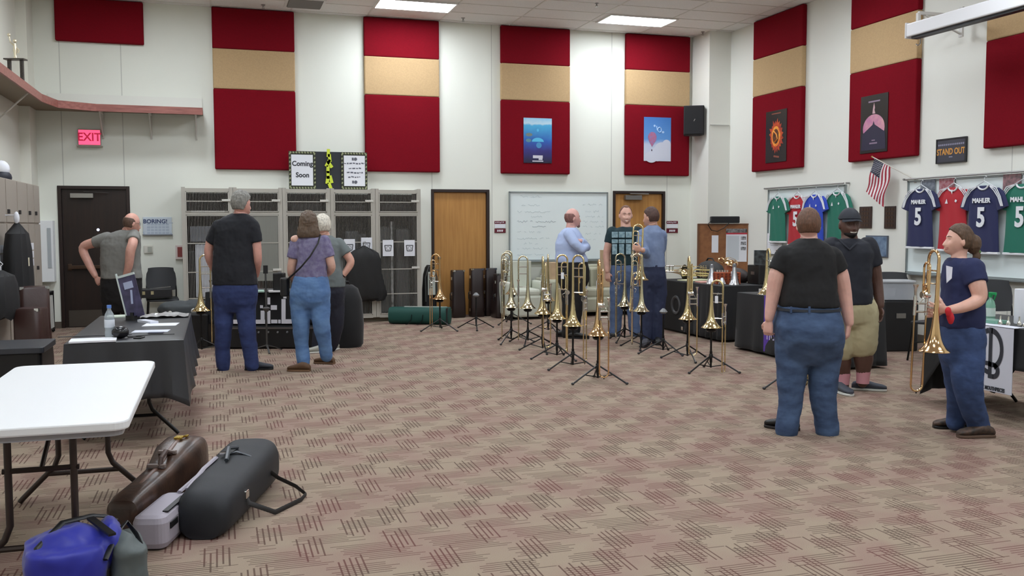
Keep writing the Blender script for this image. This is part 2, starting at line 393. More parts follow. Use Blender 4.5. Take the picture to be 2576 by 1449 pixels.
def on_ceiling(px, py): return atz(px, py, ZC)
for px, py, nm in ((662, 12, 'left of the air vent'), (1165, 45, 'between the two bright ceiling lights'), (1501, 8, 'above the second bright ceiling light'), (1768, 80, 'near the corner column')):
    p = on_ceiling(px, py); t = thing('sprinkler_head', 'small metal sprinkler head on the ceiling '+nm, 'sprinkler', p, 0, 'ceiling sprinklers')
    MB().lathe([(0, 0), (.035, 0), (.03, -.008), (.01, -.012), (.01, -.04), (0, -.04)]).build('body', STEEL, t, smooth=True)
    MB().lathe([(0, -.055), (.024, -.055), (.024, -.058), (0, -.058)]).tube([(.012, 0, -.03), (.012, 0, -.055)], .003).tube([(-.012, 0, -.03), (-.012, 0, -.055)], .003).build('deflector', STEEL, t)
for px, py, zc, nm in ((1284, -14, 4.62, 'at the top centre between the two lights'), (1700, -16, 4.62, 'at the top beside the right bright light')):
    p = atz(px, py, zc); c = MB(); rs = []
    for a in range(9):
        r = .60*a/8+.001; rs.append([Vector((r*math.cos(2*PI*k/36), r*1.15*math.sin(2*PI*k/36), .22*(r/.6)**2)) for k in range(36)])
    c.rings(rs, cap=False)
    t = thing('ceiling_cloud', 'white curved acoustic deflector hanging under the ceiling '+nm, 'sound deflector', p, .4, 'hanging sound deflectors')
    o = c.build('shell', mat('cloud_white', (206, 205, 203), .6), t, smooth=True); o.modifiers.new('s', 'SOLIDIFY').thickness = .01
    for k in range(3): a = k*2.1; MB().tube([(.4*math.cos(a), .4*math.sin(a), .09), (.4*math.cos(a), .4*math.sin(a), ZC-zc)], .003).build('hanging_wire', STEEL, t)
# ================================================================ THINGS ON THE WALLS
WOODT = mat('mahogany_edge', (150, 92, 82), .45, rgb2=(126, 72, 64), vscale=4, stretch=(1, 8, 8))
WHT = mat('white_laminate', (222, 222, 214), .6)
# wall shelf running round the left corner
zs = 3.25
t = thing('wall_shelf', 'long reddish brown edged wall shelf turning the left corner above the exit sign', 'shelf', (XL+.14, -.5, zs))
L0 = Vector(t.location)
inn = [(-5.09, -.01), (XL+.15, -.01), (XL+.15, -.51), (XL+.01, -.52), (XL+.01, -6.5)]
out = [(-5.09, -.62), (-6.55, -.66), (-7.05, -.95), (-7.16, -1.6), (-7.16, -6.5)]
def strip(pa, pb, z0, z1, M_):
    mb = MB(); vs = []; n = len(pa)
    for z in (z0, z1): vs += [Vector((x, y, z))-L0 for x, y in pa]+[Vector((x, y, z))-L0 for x, y in pb]
    fs = []
    for k in range(n-1):
        fs += [(k, k+1, n+k+1, n+k), (2*n+k, 3*n+k, 3*n+k+1, 2*n+k+1), (k, 2*n+k, 2*n+k+1, k+1), (n+k, n+k+1, 3*n+k+1, 3*n+k)]
    fs += [(0, n, 3*n, 2*n), (n-1, 3*n-1, 4*n-1, 2*n-1)]
    mb.add(vs, fs); return mb
strip(inn, out, zs+.04, zs+.075, None).build('shelf_board', mat('shelf_underside', (128, 112, 92), .6), t)
edge_out = [(-5.09, -.645), (-6.56, -.685), (-7.03, -.97), (-7.135, -1.61), (-7.135, -6.5)]
strip([(x, y) for x, y in out], edge_out, zs-.02, zs+.085, None).build('front_edge', WOODT, t)
MB().box(Vector((-6.2, -.03, zs+.19))-L0, (2.2, .025, .22)).box(Vector((XL+.17, -.33, zs+.19))-L0, (.02, .34, .22)).build('back_rail', WHT, t)
for x in (-6.55, -5.86, -5.2):
    MB().box(Vector((x, -.03, zs-.15))-L0, (.03, .02, .40)).tube([Vector((x, -.03, zs-.33))-L0, Vector((x, -.45, zs+.02))-L0], .012).box(Vector((x, -.27, zs+.02))-L0, (.03, .5, .03)).build('bracket', mat('white_bracket', (196, 192, 184), .5), t)
for y in (-2.2, -4.0):
    MB().box(Vector((XL+.03, y, zs-.15))-L0, (.02, .03, .40)).tube([Vector((XL+.03, y, zs-.36))-L0, Vector((XL+.42, y, zs+.02))-L0], .012).build('bracket', mat('white_bracket'), t)
# trophy standing on the shelf
p = Vector((-7.32, -2.28, zs+.078)); t = thing('trophy', 'tall trophy with two black columns and a pale figurine on the wall shelf', 'trophy', p, -.25)
TB = mat('trophy_black', (20, 18, 18), .3, rgb2=(60, 48, 40), vscale=40)
MB().box((0, 0, .02), (.32, .16, .04)).build('base', TB, t, bevel=.005)
for s in (-1, 1): MB().box((s*.11, 0, .26), (.055, .055, .44)).build('column', TB, t, bevel=.004)
MB().box((0, 0, .49), (.36, .16, .025)).build('top_plate', mat('trophy_marble', (70, 64, 58), .3), t)
MB().ball((0, 0, .1), (.04, .04, .06)).build('small_urn', mat('trophy_urn', (200, 205, 200), .2, .8), t, smooth=True)
g = MB().lathe([(.05, .50), (.03, .52), (.02, .56), (.035, .64), (.03, .70), (.022, .75), (.02, .78)]).ball((0, 0, .82), .035)
g.tube([(0, 0, .72), (-.08, 0, .80), (-.10, 0, .90)], [.014, .012, .01]).ball((-.10, 0, .93), .03).tube([(0, 0, .72), (.07, 0, .66), (.05, 0, .6)], .012)
g.build('figurine', mat('trophy_figure', (226, 216, 190), .25, .6), t, smooth=True); t.scale = (.7, .7, .7)
# exit sign
t = thing('exit_sign', 'glowing red exit sign over the dark exit door', 'exit sign', (-6.74, -.05, 2.90))
MB().box((0, -.0, 0), (.32, .06, .25)).build('housing', mat('exit_housing', (170, 160, 150), .5), t, bevel=.006)
MB().box((0, -.032, .0), (.30, .006, .22)).build('face', mat('exit_face', (255, 80, 120), .5, emit=1.3), t)
text('lettering', 'EXIT', .17, mat('exit_letters', (205, 30, 75), .5, emit=.35), t, on_back(0, -.037, .0), .001, .004, .95)
MB().box((0, -.01, -.132), (.36, .09, .012)).build('lower_lip', mat('exit_housing'), t)
# coming soon board
x0, x1 = aty(732, 420, -.3).x, aty(918, 420, -.3).x; cx = (x0+x1)/2; zc = aty(820, 427, -.3).z
t = thing('notice_board', 'trifold board with coming soon and event pages standing on the wire lockers', 'sign', (cx, -.3, 2.14)); zc -= 2.14
W_ = x1-x0; zc = .30
MB().box((0, .0, zc), (W_*.34, .012, .60)).build('centre_panel', mat('charcoal_board', (44, 46, 52), .8), t)
sgb = mat('border_dark_olive', (52, 54, 40), .8); dot = mat('border_dots', (150, 155, 120), .8)
for s in (-1, 1):
    a = thing_c = MB(); w2 = W_*.36
    c0 = s*(W_*.17+w2/2)
    o = MB().box((c0, -.01, zc), (w2, .012, .60)).build('side_panel', sgb, t)
    mb = MB()
    for k in range(9):
        xx = c0-w2/2+.03+(w2-.06)*k/8
        for zz in (zc-.28, zc+.28): mb.box((xx, -.018, zz), (.028, .003, .022), rot=(0, .6, 0))
    for k in range(9):
        zz = zc-.26+.52*k/8
        for xx in (c0-w2/2+.018, c0+w2/2-.018): mb.box((xx, -.018, zz), (.02, .003, .03), rot=(0, .4, 0))
    mb.build('dotted_border', dot, o)
    MB().box((c0+s*.004, -.019, zc), (w2-.085, .004, .49)).build('page', PAPER, o)
    if s < 0:
        text('lettering', 'Coming', .108, INK, o, on_back(c0, -.022, zc+.10), .001, .003, .95); text('lettering', 'Soon', .108, INK, o, on_back(c0, -.022, zc-.08), .001, .003, .95)
    else:
        mb = MB(); random.seed(3)
        for zz, wd in ((.12, .40), (.04, .18), (-.03, .24), (-.10, .2)):
            x = -wd/2
            while x < wd/2: l = random.uniform(.015, .05); mb.box((c0+x+l/2, -.022, zc+zz+random.uniform(-.004, .004)), (l, .001, random.uniform(.012, .024)), rot=(0, random.uniform(-.2, .2), 0)); x += l+.012
        for zz in (.19, -.18):
            mb.box((c0-.022, -.022, zc+zz), (.03, .001, .045)); mb.lathe([(0, 0), (.026, 0), (.026, .001), (0, .001)], M=Matrix.Rotation(PI/2, 4, 'X'), c=(c0+.022, -.0225, zc+zz))
        mb.build('printed_lines', mat('ink_grey', (96, 98, 108), .8), o)
mb = MB(); rr = [(0, .28, .05), (.02, .2, -.1), (-.01, .12, .5), (.02, .10, -.6), (-.01, .02, .05), (-.01, -.07, .0), (-.02, -.15, .15), (.035, -.14, -.25), (.02, -.25, -.35)]
for x, z, a in rr: mb.box((x, -.022, zc+z), (.05, .01, .125), rot=(0, a, 0))
mb.build('yellow_tape', mat('caution_yellow', (205, 220, 60), .6), t)
# calendar board "BORING!"
p0, p1 = aty(359, 546, -.02), aty(433, 592, -.02)
t = thing('calendar_board', 'small glossy planner board headed with dark blue letters right of the exit door', 'board', ((p0.x+p1.x)/2, -.02, (p0.z+p1.z)/2)); W_, H_ = p1.x-p0.x, p0.z-p1.z
MB().box((0, 0, 0), (W_, .02, H_)).build('panel', mat('pale_blue_board', (196, 206, 216), .3, var=.05), t, bevel=.004)
MB().box((0, -.014, -H_/2+.008), (W_+.02, .02, .016)).build('tray', mat('tray_grey', (110, 112, 118), .5), t)
text('lettering', 'BORING!', .088, mat('navy_ink', (52, 66, 104), .8), t, on_back(-.03, -.012, H_/2-.07) @ Matrix.Shear('XY', 4, (.2, 0)) if False else on_back(-.03, -.012, H_/2-.07), .001, .002)
mb = MB()
for zz in range(4):
    for xx in range(6): mb.box((-.13+xx*.055, -.0115, .03-zz*.045), (.045, .001, .03))
mb.box((.20, -.012, .05), (.06, .001, .012)); mb.box((-.2, -.012, -.11), (.02, .001, .05), rot=(0, -.3, 0)); mb.box((.2, -.012, -.12), (.03, .001, .03))
mb.build('grid', mat('grid_blue_grey', (172, 184, 200), .5), t)
# small boxes on the wall
def wallbox(name, label, cat, px0, py0, px1, py1, m, th=.03, group=None, inner=None, y=-.0):
    a, b = aty(px0, py0, y-th), aty(px1, py1, y-th); c = ((a.x+b.x)/2, y-th/2, (a.z+b.z)/2); t = thing(name, label, cat, c, 0, group)
    MB().box((0, 0, 0), (abs(b.x-a.x), th, abs(a.z-b.z))).build('plate', m, t, bevel=.004)
    if inner: MB().box((inner[0]*abs(b.x-a.x), -th/2-.003, inner[1]*abs(a.z-b.z)), (abs(b.x-a.x)*inner[2], .008, abs(a.z-b.z)*inner[3])).build('insert', inner[4], t)
    return t
wallbox('thermostat', 'small pale thermostat box below the planner board', 'thermostat', 362, 618, 385, 637, mat('switch_ivory', (206, 204, 194), .5), .03, inner=(.15, 0, .5, .7, mat('switch_grey', (168, 170, 160), .5)))
wallbox('fire_alarm_pull', 'small red and white fire alarm pull box beside the wire lockers', 'fire alarm', 441, 617, 462, 652, mat('alarm_cover', (214, 200, 196), .4), .05, inner=(.05, .02, .6, .7, mat('alarm_red', (132, 60, 58), .4)))
# sign pairs beside the doors
for px, nm in ((1258, 'left of the whiteboard'), (1691, 'right of the second oak door')):
    a, b = aty(px-14, 556, -.01), aty(px+14, 586, -.01); w_, h_ = b.x-a.x, a.z-b.z
    t = thing('room_sign', 'maroon and white room sign '+nm, 'sign', ((a.x+b.x)/2, -.008, (a.z+b.z)/2), 0, 'maroon door signs')
    MR = mat('maroon_plastic', (98, 20, 38), .4)
    MB().box((0, 0, h_*.38), (w_, .012, h_*.24)).build('name_plate', MR, t, bevel=.002)
    MB().box((0, 0, h_*.08), (w_*.95, .010, h_*.34)).build('paper_insert', PAPER, t)
    MB().box((0, 0, -h_*.31), (w_, .012, h_*.36)).build('number_plate', MR, t, bevel=.002)
    mb = MB(); random.seed(5)
    for k in range(6): mb.box((-w_*.4+k*w_*.14, -.0075, h_*.38+random.uniform(-.004, .004)), (w_*.08, .001, h_*.08), rot=(0, random.uniform(-.4, .4), 0))
    for k in range(4): mb.box((-w_*.22+k*w_*.14, -.0075, -h_*.31), (w_*.09, .001, h_*.17), rot=(0, .25, 0))
    mb.build('raised_characters', PAPER, t)
# whiteboard on the back wall
def squiggle(mb, x, z, length, h, frame, seed, r=.003):
    random.seed(seed); pts = []; k = 0; xx = 0
    while xx < length:
        pts.append(frame(x+xx, z+random.uniform(-h/2, h/2)*(1 if k % 2 else .6))); xx += h*random.uniform(.25, .55); k += 1
        if random.random() < .14 and len(pts) > 2: mb.tube(pts, r, n=3); pts = []; xx += h*.9
    if len(pts) > 1: mb.tube(pts, r, n=3)
def board(name, label, cx, cz, w_, h_, right=False, tray=True):
    t = thing(name, label, 'whiteboard', (cx, -.02, cz) if not right else (XR-.02, cx, cz), 0 if not right else -PI/2)
    MB().box((0, .005, 0), (w_, .018, h_)).build('writing_surface', mat('whiteboard_enamel', (224, 234, 234), .35), t)
    f = MB(); 
    for s in (-1, 1): f.box((s*(w_/2-.008), -.008, 0), (.022, .03, h_)); f.box((0, -.008, s*(h_/2-.008)), (w_, .03, .022))
    f.build('aluminium_frame', mat('aluminium', (150, 158, 158), .4, .6), t)
    if tray: MB().box((0, -.045, -h_/2-.01), (w_, .09, .02)).build('marker_tray', mat('aluminium'), t)
    return t
t = board('whiteboard', 'whiteboard with faint handwriting between the oak doors', .87, 1.535, 1.86, 1.21)
fr = lambda x, z: Vector((x, -.006, z))
mb = MB(); mf = MB()
rows = [(-.72, .52, .42, 0), (-.70, .37, .34, 0), (-.78, .25, .62, 1), (-.52, .17, .2, 0), (-.78, .08, .74, 3), (-.50, .0, .26, 2), (-.78, -.10, .5, 0), (-.78, -.21, .6, 0), (-.66, -.30, .3, 0), (-.78, -.39, .62, 0), (-.78, -.50, .5, 0), (.45, .38, .38, 0), (.5, .26, .3, 0), (.5, .17, .36, 0), (.45, .08, .4, 0), (.45, -.01, .42, 0), (.5, -.14, .3, 0), (.5, -.24, .25, 0)]
for k, (x, z, l, b_) in enumerate(rows): squiggle(mb if b_ > 1 else mf, x, z, l, .042, fr, k+20, .0026 if b_ > 1 else .0018)
mb.build('handwriting', mat('marker_blue_grey', (104, 124, 140), .7), t); mf.build('faint_handwriting', mat('marker_faint', (164, 182, 190), .7), t)
# right wall boards behind the shirts
t = board('wall_board', 'pale board behind the four coloured jerseys on the right wall', -2.98, 1.595, 2.02, 1.08, True, False)
t = board('long_whiteboard', 'long whiteboard at the right edge behind the navy and red jerseys', -6.75, 1.52, 2.9, 1.22, True, True)
t2 = thing('paper_notice', 'pale printed notice below the left green jersey', 'paper', (XR-.05, -2.2, 1.24), -PI/2)
MB().box((0, 0, 0), (.42, .004, .34)).build('sheet', PAPER, t2); mb = MB()
for k in range(6): mb.box((0, -.003, .12-.03*k), (.3-.04*(k % 3), .001, .012))
mb.build('printed_lines', mat('print_grey', (182, 184, 190), .8), t2)
# posters (generic stand-ins)
def poster(wall, px0, py0, px1, py1, label, build, frame=None):
    if wall == 'b': a, b = aty(px0, py0, -.09), aty(px1, py1, -.09); c = ((a.x+b.x)/2, -.092, (a.z+b.z)/2); rz = 0; w_ = b.x-a.x; off = -.003
    else: a, b = atx(px0, py0, XR-.09), atx(px1, py1, XR-.09); c = (XR-.092, (a.y+b.y)/2, (a.z+b.z)/2); rz = -PI/2; w_ = abs(b.y-a.y)
    h_ = a.z-b.z; t = thing('poster', label, 'poster', c, rz); build(t, w_, h_)
    return t
def grad(name, stops, axis='Z', h=1, noise_=0, ns=6):
    m = bpy.data.materials.new(name); m.use_nodes = True; nt = m.node_tree; b = nt.nodes['Principled BSDF']; b.inputs['Roughness'].default_value = .4
    tc = node(nt, 'ShaderNodeTexCoord'); sp = node(nt, 'ShaderNodeSeparateXYZ'); nt.links.new(tc.outputs['Object'], sp.inputs[0])
    v = mth(nt, 'ADD', mth(nt, 'DIVIDE', sp.outputs[2], h), .5)
    if noise_:
        n = node(nt, 'ShaderNodeTexNoise'); n.inputs['Scale'].default_value = ns; nt.links.new(tc.outputs['Object'], n.inputs['Vector'])
        v = mth(nt, 'ADD', v, mth(nt, 'MULTIPLY', mth(nt, 'SUBTRACT', n.outputs[0], .5), noise_))
    r = node(nt, 'ShaderNodeValToRGB'); nt.links.new(v, r.inputs[0]); e = r.color_ramp.elements
    e[0].position, e[0].color = stops[0][0], lin(stops[0][1]); e[1].position, e[1].color = stops[-1][0], lin(stops[-1][1])
    for p, c in stops[1:-1]: q = e.new(p); q.color = lin(c)
    nt.links.new(r.outputs[0], b.inputs['Base Color']); return m
def disc(mb, cx, cz, rx, rz, y, m, n=28, a0=0, a1=2*PI):
    pts = [Vector((cx+rx*math.cos(a0+(a1-a0)*k/n), y, cz+rz*math.sin(a0+(a1-a0)*k/n))) for k in range(n if a1-a0 > 6.2 else n+1)]
    k = len(pts); mb.add(pts, [list(range(k))], m)
def sea(t, w, h):
    o = MB().box((0, 0, 0), (w, .004, h)).build('sheet', grad('sea_print', [(0, (22, 20, 40)), (.28, (48, 44, 120)), (.5, (38, 92, 178)), (.84, (70, 170, 215)), (.88, (190, 215, 230)), (1, (140, 195, 225))], h=h, noise_=.14, ns=7), t)
    m = MB(); disc(m, 0, -.02, .11, .07, -.004, mat('sea_pale', (86, 186, 226), .4), a0=0, a1=PI); disc(m, .02, -.08, .05, .05, -.0042, mat('sea_mid', (70, 140, 190), .4))
    disc(m, -.16, .1, .06, .03, -.0035, mat('sea_grey', (110, 125, 120), .5)); disc(m, -.17, .0, .05, .03, -.0036, mat('sea_green', (90, 140, 150), .5)); disc(m, 0, .18, .02, .025, -.0034, mat('sea_pale')); m.build('pale_shapes', None, o)
    m = MB(); m.box((0, -.004, -.28), (.18, .002, .05)); m.box((.05, -.004, -.32), (.07, .002, .03)); m.box((0, -.004, -.355), (.2, .002, .018)); m.build('title_block', mat('title_white', (206, 204, 216), .5), o)
poster('b', 1317, 296, 1388, 411, 'blue underwater poster on the large red panel over the whiteboard', sea)
def sky(t, w, h):
    o = MB().box((0, 0, 0), (w, .004, h)).build('sheet', grad('sky_print', [(0, (205, 210, 224)), (.38, (190, 200, 222)), (.5, (96, 150, 212)), (1, (70, 122, 190))], h=h, noise_=.10, ns=5), t)
    m = MB(); cl = mat('cloud_print', (206, 210, 224), .5)
    for x, z, r in ((.1, -.18, .16), (.18, -.1, .12), (.0, -.27, .16), (.2, -.3, .1), (-.12, -.32, .13)): disc(m, x, z, min(r, w/2-abs(x)-.004), r*.8, -.0035-.0003*(abs(x)*20+r), cl)
    disc(m, -.105, .03, .085, .10, -.0065, mat('balloon_print', (182, 104, 128), .5, rgb2=(150, 120, 170), vscale=30)); m.add([Vector((-.17, -.0066, -.04)), Vector((-.11, -.0066, -.14)), Vector((-.05, -.0066, -.04))], [(0, 1, 2)], mat('balloon_print'))
    disc(m, -.115, -.20, .013, .018, -.0067, mat('basket_print', (90, 84, 100), .5)); m.build('clouds_and_balloon', None, o)
    m = MB(); pr = mat('title_pale_blue', (176, 206, 240), .5)
    m.tube([(.04+.035*math.cos(a), -.004, .17+.045*math.sin(a)) for a in [k*PI/8 for k in range(16)]], .008, pr, n=4, closed=True); m.tube([(-.02, -.004, .24), (-.005, -.004, .16)], .008, pr, n=4); disc(m, -.06, .24, .02, .02, -.004, pr); disc(m, .11, .13, .025, .02, -.004, pr); m.build('title_shapes', None, o)
poster('b', 1620, 294, 1687, 406, 'sky and cloud poster with a small red balloon beside the loudspeaker', sky)
DARKP = mat('poster_black', (26, 22, 20), .35)
def fire(t, w, h):
    o = MB().box((0, 0, 0), (w, .006, h)).build('sheet', DARKP, t, bevel=.001)
    m = MB(); random.seed(11); n = 40; pts = []
    for k in range(n):
        a = 2*PI*k/n; r = 1+(.28 if k % 2 else 0)*random.uniform(.3, 1.5); pts.append(Vector((.01+.17*r*math.cos(a)*.95, -.005, .0+.19*r*math.sin(a)*(1.15 if math.sin(a) > 0 else 1.1))))
    pts = [Vector((max(-w/2+.01, min(w/2-.01, p.x)), p.y, p.z)) for p in pts]
    m.add(pts, [list(range(n))], mat('flame_print', (206, 84, 24), .5, rgb2=(150, 30, 30), vscale=12)); disc(m, -.0, .0, .125, .165, -.006, mat('flame_core', (238, 170, 60), .5, rgb2=(220, 110, 30), vscale=16)); disc(m, 0, 0, .085, .12, -.007, mat('flame_dark', (120, 62, 22), .5, rgb2=(40, 26, 18), vscale=20))
    m.tube([(-.06, -.008, .09), (.02, -.008, .03), (.05, -.008, -.04), (-.03, -.008, -.09)], .012, mat('flame_core'), n=4); m.build('burning_ring', None, o)
    m = MB(); m.box((0, -.004, h/2-.05), (.26, .001, .018)); m.box((.02, -.004, -h/2+.09), (.16, .001, .03), rot=(0, .15, 0)); m.build('small_print', mat('print_brown', (130, 70, 54), .6), o)
poster('r', 1928, 283, 1978, 405, 'black poster with a fiery orange ring on the right wall panel', fire)
def dome(t, w, h):
    o = MB().box((0, 0, 0), (w, .006, h)).build('sheet', DARKP, t, bevel=.001)
    m = MB(); disc(m, 0, -.06, w*.40, .19, -.005, mat('dome_print', (205, 150, 158), .5, rgb2=(178, 110, 150), vscale=8)); m.add([Vector((-w*.45, -.0055, -.36)), Vector((w*.45, -.0055, -.36)), Vector((w*.42, -.0055, -.13)), Vector((0, -.0055, .0)), Vector((-w*.42, -.0055, -.13))], [(0, 1, 2, 3, 4)], mat('dome_shadow', (34, 30, 56), .5))
    m.add([Vector((-.03, -.006, .14)), Vector((.03, -.006, .14)), Vector((.012, -.006, .19)), Vector((.02, -.006, .22)), Vector((0, -.006, .29)), Vector((-.02, -.006, .21))], [(0, 1, 2, 3, 4, 5)], mat('dome_figure', (196, 160, 166), .5))
    m.add([Vector((-.03, -.0065, -.03)), Vector((.03, -.0065, -.03)), Vector((0, -.0065, .04))], [(0, 1, 2)], mat('dome_shadow')); m.build('pink_dome', None, o)
    m = MB(); m.box((0, -.004, h/2-.09), (.24, .001, .02)); m.box((0, -.0068, -h/2+.17), (.07, .001, .015)); m.box((0, -.0068, -h/2+.13), (.16, .001, .02)); m.build('small_print', mat('print_mauve', (140, 120, 140), .6), o)
poster('r', 2167, 245, 2232, 380, 'black poster with a pink dome on the right wall panel', dome)
# stand out sign
a, b = atx(2358, 350, XR-.02), atx(2429, 408, XR-.02)
t = thing('wall_sign', 'dark framed sign with big orange lettering above the navy jerseys', 'sign', (XR-.015, (a.y+b.y)/2, (a.z+b.z)/2), -PI/2); w_ = abs(b.y-a.y); h_ = a.z-b.z-.03
MB().box((0, 0, 0), (w_, .02, h_)).build('panel', mat('slate_panel', (62, 62, 72), .4), t, bevel=.002)
f = MB()
for s in (-1, 1): f.box((s*w_/2, -.002, 0), (.016, .03, h_+.016)); f.box((0, -.002, s*h_/2), (w_, .03, .016))
f.build('frame', mat('dark_frame', (34, 34, 38), .4), t)
text('lettering', 'STAND OUT', .108, mat('orange_print', (206, 146, 66), .6), t, Matrix.Translation((0, -.012, -.015)) @ Matrix.Rotation(PI/2, 4, 'X'), .001, .003, .78)
mb = MB(); random.seed(9)
for k in range(14): mb.box((-w_*.42+k*w_*.065, -.0115, h_*.26), (w_*.045, .001, .022), rot=(0, random.uniform(-.3, .3), 0))
mb.box((0, -.0115, -h_*.27), (.06, .001, .014)); mb.build('small_print', mat('print_lilac', (140, 138, 158), .6), t)
# plaques and framed picture
for (ax, ay, bx, by), nm in (((2162, 520, 2191, 574), 'left of the pair, behind the man in the cap'), ((2225, 519, 2251, 575), 'right of the pair, beside the navy jersey')):
    a, b = atx(ax, ay, XR-.02), atx(bx, by, XR-.02)
    t = thing('wooden_plaque', 'small dark wooden plaque, '+nm, 'plaque', (XR-.012, (a.y+b.y)/2, (a.z+b.z)/2), -PI/2, 'wooden plaques on the right wall')
    MB().box((0, 0, 0), (abs(b.y-a.y), .022, a.z-b.z)).build('board', mat('plaque_wood', (64, 44, 38), .4, rgb2=(50, 34, 30), vscale=6), t, bevel=.005)
    m = MB()
    for i in range(3):
        for j in range(5): m.box((-.055+.055*i, -.013, .11-.055*j), (.04, .003, .035))
    m.build('name_plates', mat('plaque_plates', (86, 66, 54), .35, .5), t)
a, b = atx(2178, 592, XR-.02), atx(2232, 648, XR-.02)
t = thing('picture', 'framed blue-grey picture behind the shoulder of the man in the cap', 'picture', (XR-.014, (a.y+b.y)/2, (a.z+b.z)/2), -PI/2)
MB().box((0, 0, 0), (abs(b.y-a.y), .02, a.z-b.z)).build('frame', mat('picture_frame', (86, 92, 104), .4), t, bevel=.003)
MB().box((0, -.011, 0), (abs(b.y-a.y)-.03, .004, a.z-b.z-.03)).build('print', mat('picture_print', (120, 142, 166), .2, rgb2=(74, 92, 120), vscale=7), t)
# projector screen case
t = thing('projector_screen_case', 'long white projector screen case mounted high on the right wall', 'projector screen', (XR-.75, -5.95, 4.08))
P0 = Vector(t.location); a = atx(2292, 78, XR-.75)-P0; yb = -4.6
MB().box((0, (a.y+yb)/2, a.z+.0), (.15, abs(a.y-yb), .16)).build('housing', mat('screen_white', (222, 222, 224), .4), t, bevel=.015)
MB().box((0, (a.y+yb)/2-.02, a.z-.095), (.09, abs(a.y-yb)-.08, .03)).build('screen_roll', mat('screen_black', (20, 20, 22), .5), t)
MB().box((0, a.y+.005, a.z), (.17, .02, .19)).build('end_cap', mat('screen_white'), t, bevel=.01)
for dy in (-.12, -1.9):
    MB().box((.31, a.y+dy, a.z+.19), (.62, .035, .04)).box((.635, a.y+dy, a.z+.12), (.03, .06, .36)).tube([(.62, a.y+dy, a.z-.02), (.1, a.y+dy, a.z+.17)], .014).box((0, a.y+dy, a.z+.13), (.04, .04, .12)).build('wall_bracket', mat('bracket_white', (204, 202, 198), .5), t, bevel=.003)
MB().tube([(.02, a.y-.14, a.z-.08), (.02, a.y-.14, a.z-.17), (.02, a.y-.10, a.z-.19), (.02, a.y-.07, a.z-.17)], .008).build('pull_hook', CHROME, t)
# loudspeaker
c = Vector((3.36, -.42, 3.42)); t = thing('loudspeaker', 'black loudspeaker mounted on the corner column', 'loudspeaker', c, -.5)
MB().box((-.05, 0, 0), (.36, .30, .52), taper=1).build('cabinet', mat('speaker_black', (15, 15, 17), .6), t, bevel=.012)
MB().box((-.05, -.155, 0), (.33, .012, .49)).build('grille', mat('speaker_grille', (22, 22, 25), .8, bump=.6, bscale=700), t, bevel=.004)
MB().box((-.04, -.163, .0), (.012, .004, .045), rot=(0, .5, 0)).build('badge', STEEL, t)
MB().box((.0, .17, -.02), (.08, .08, .14)).box((.05, .21, -.02), (.18, .03, .04), rot=(0, 0, .5)).build('mounting_bracket', BLACK, t)
t = thing('cable_conduit', 'thin pale conduit running across the column beside the loudspeaker', 'conduit', (3.68, -.672, 3.33))
MB().box((.0, 0, 0), (.38, .02, .02)).build('pipe', mat('conduit_paint', (196, 196, 190), .5), t)
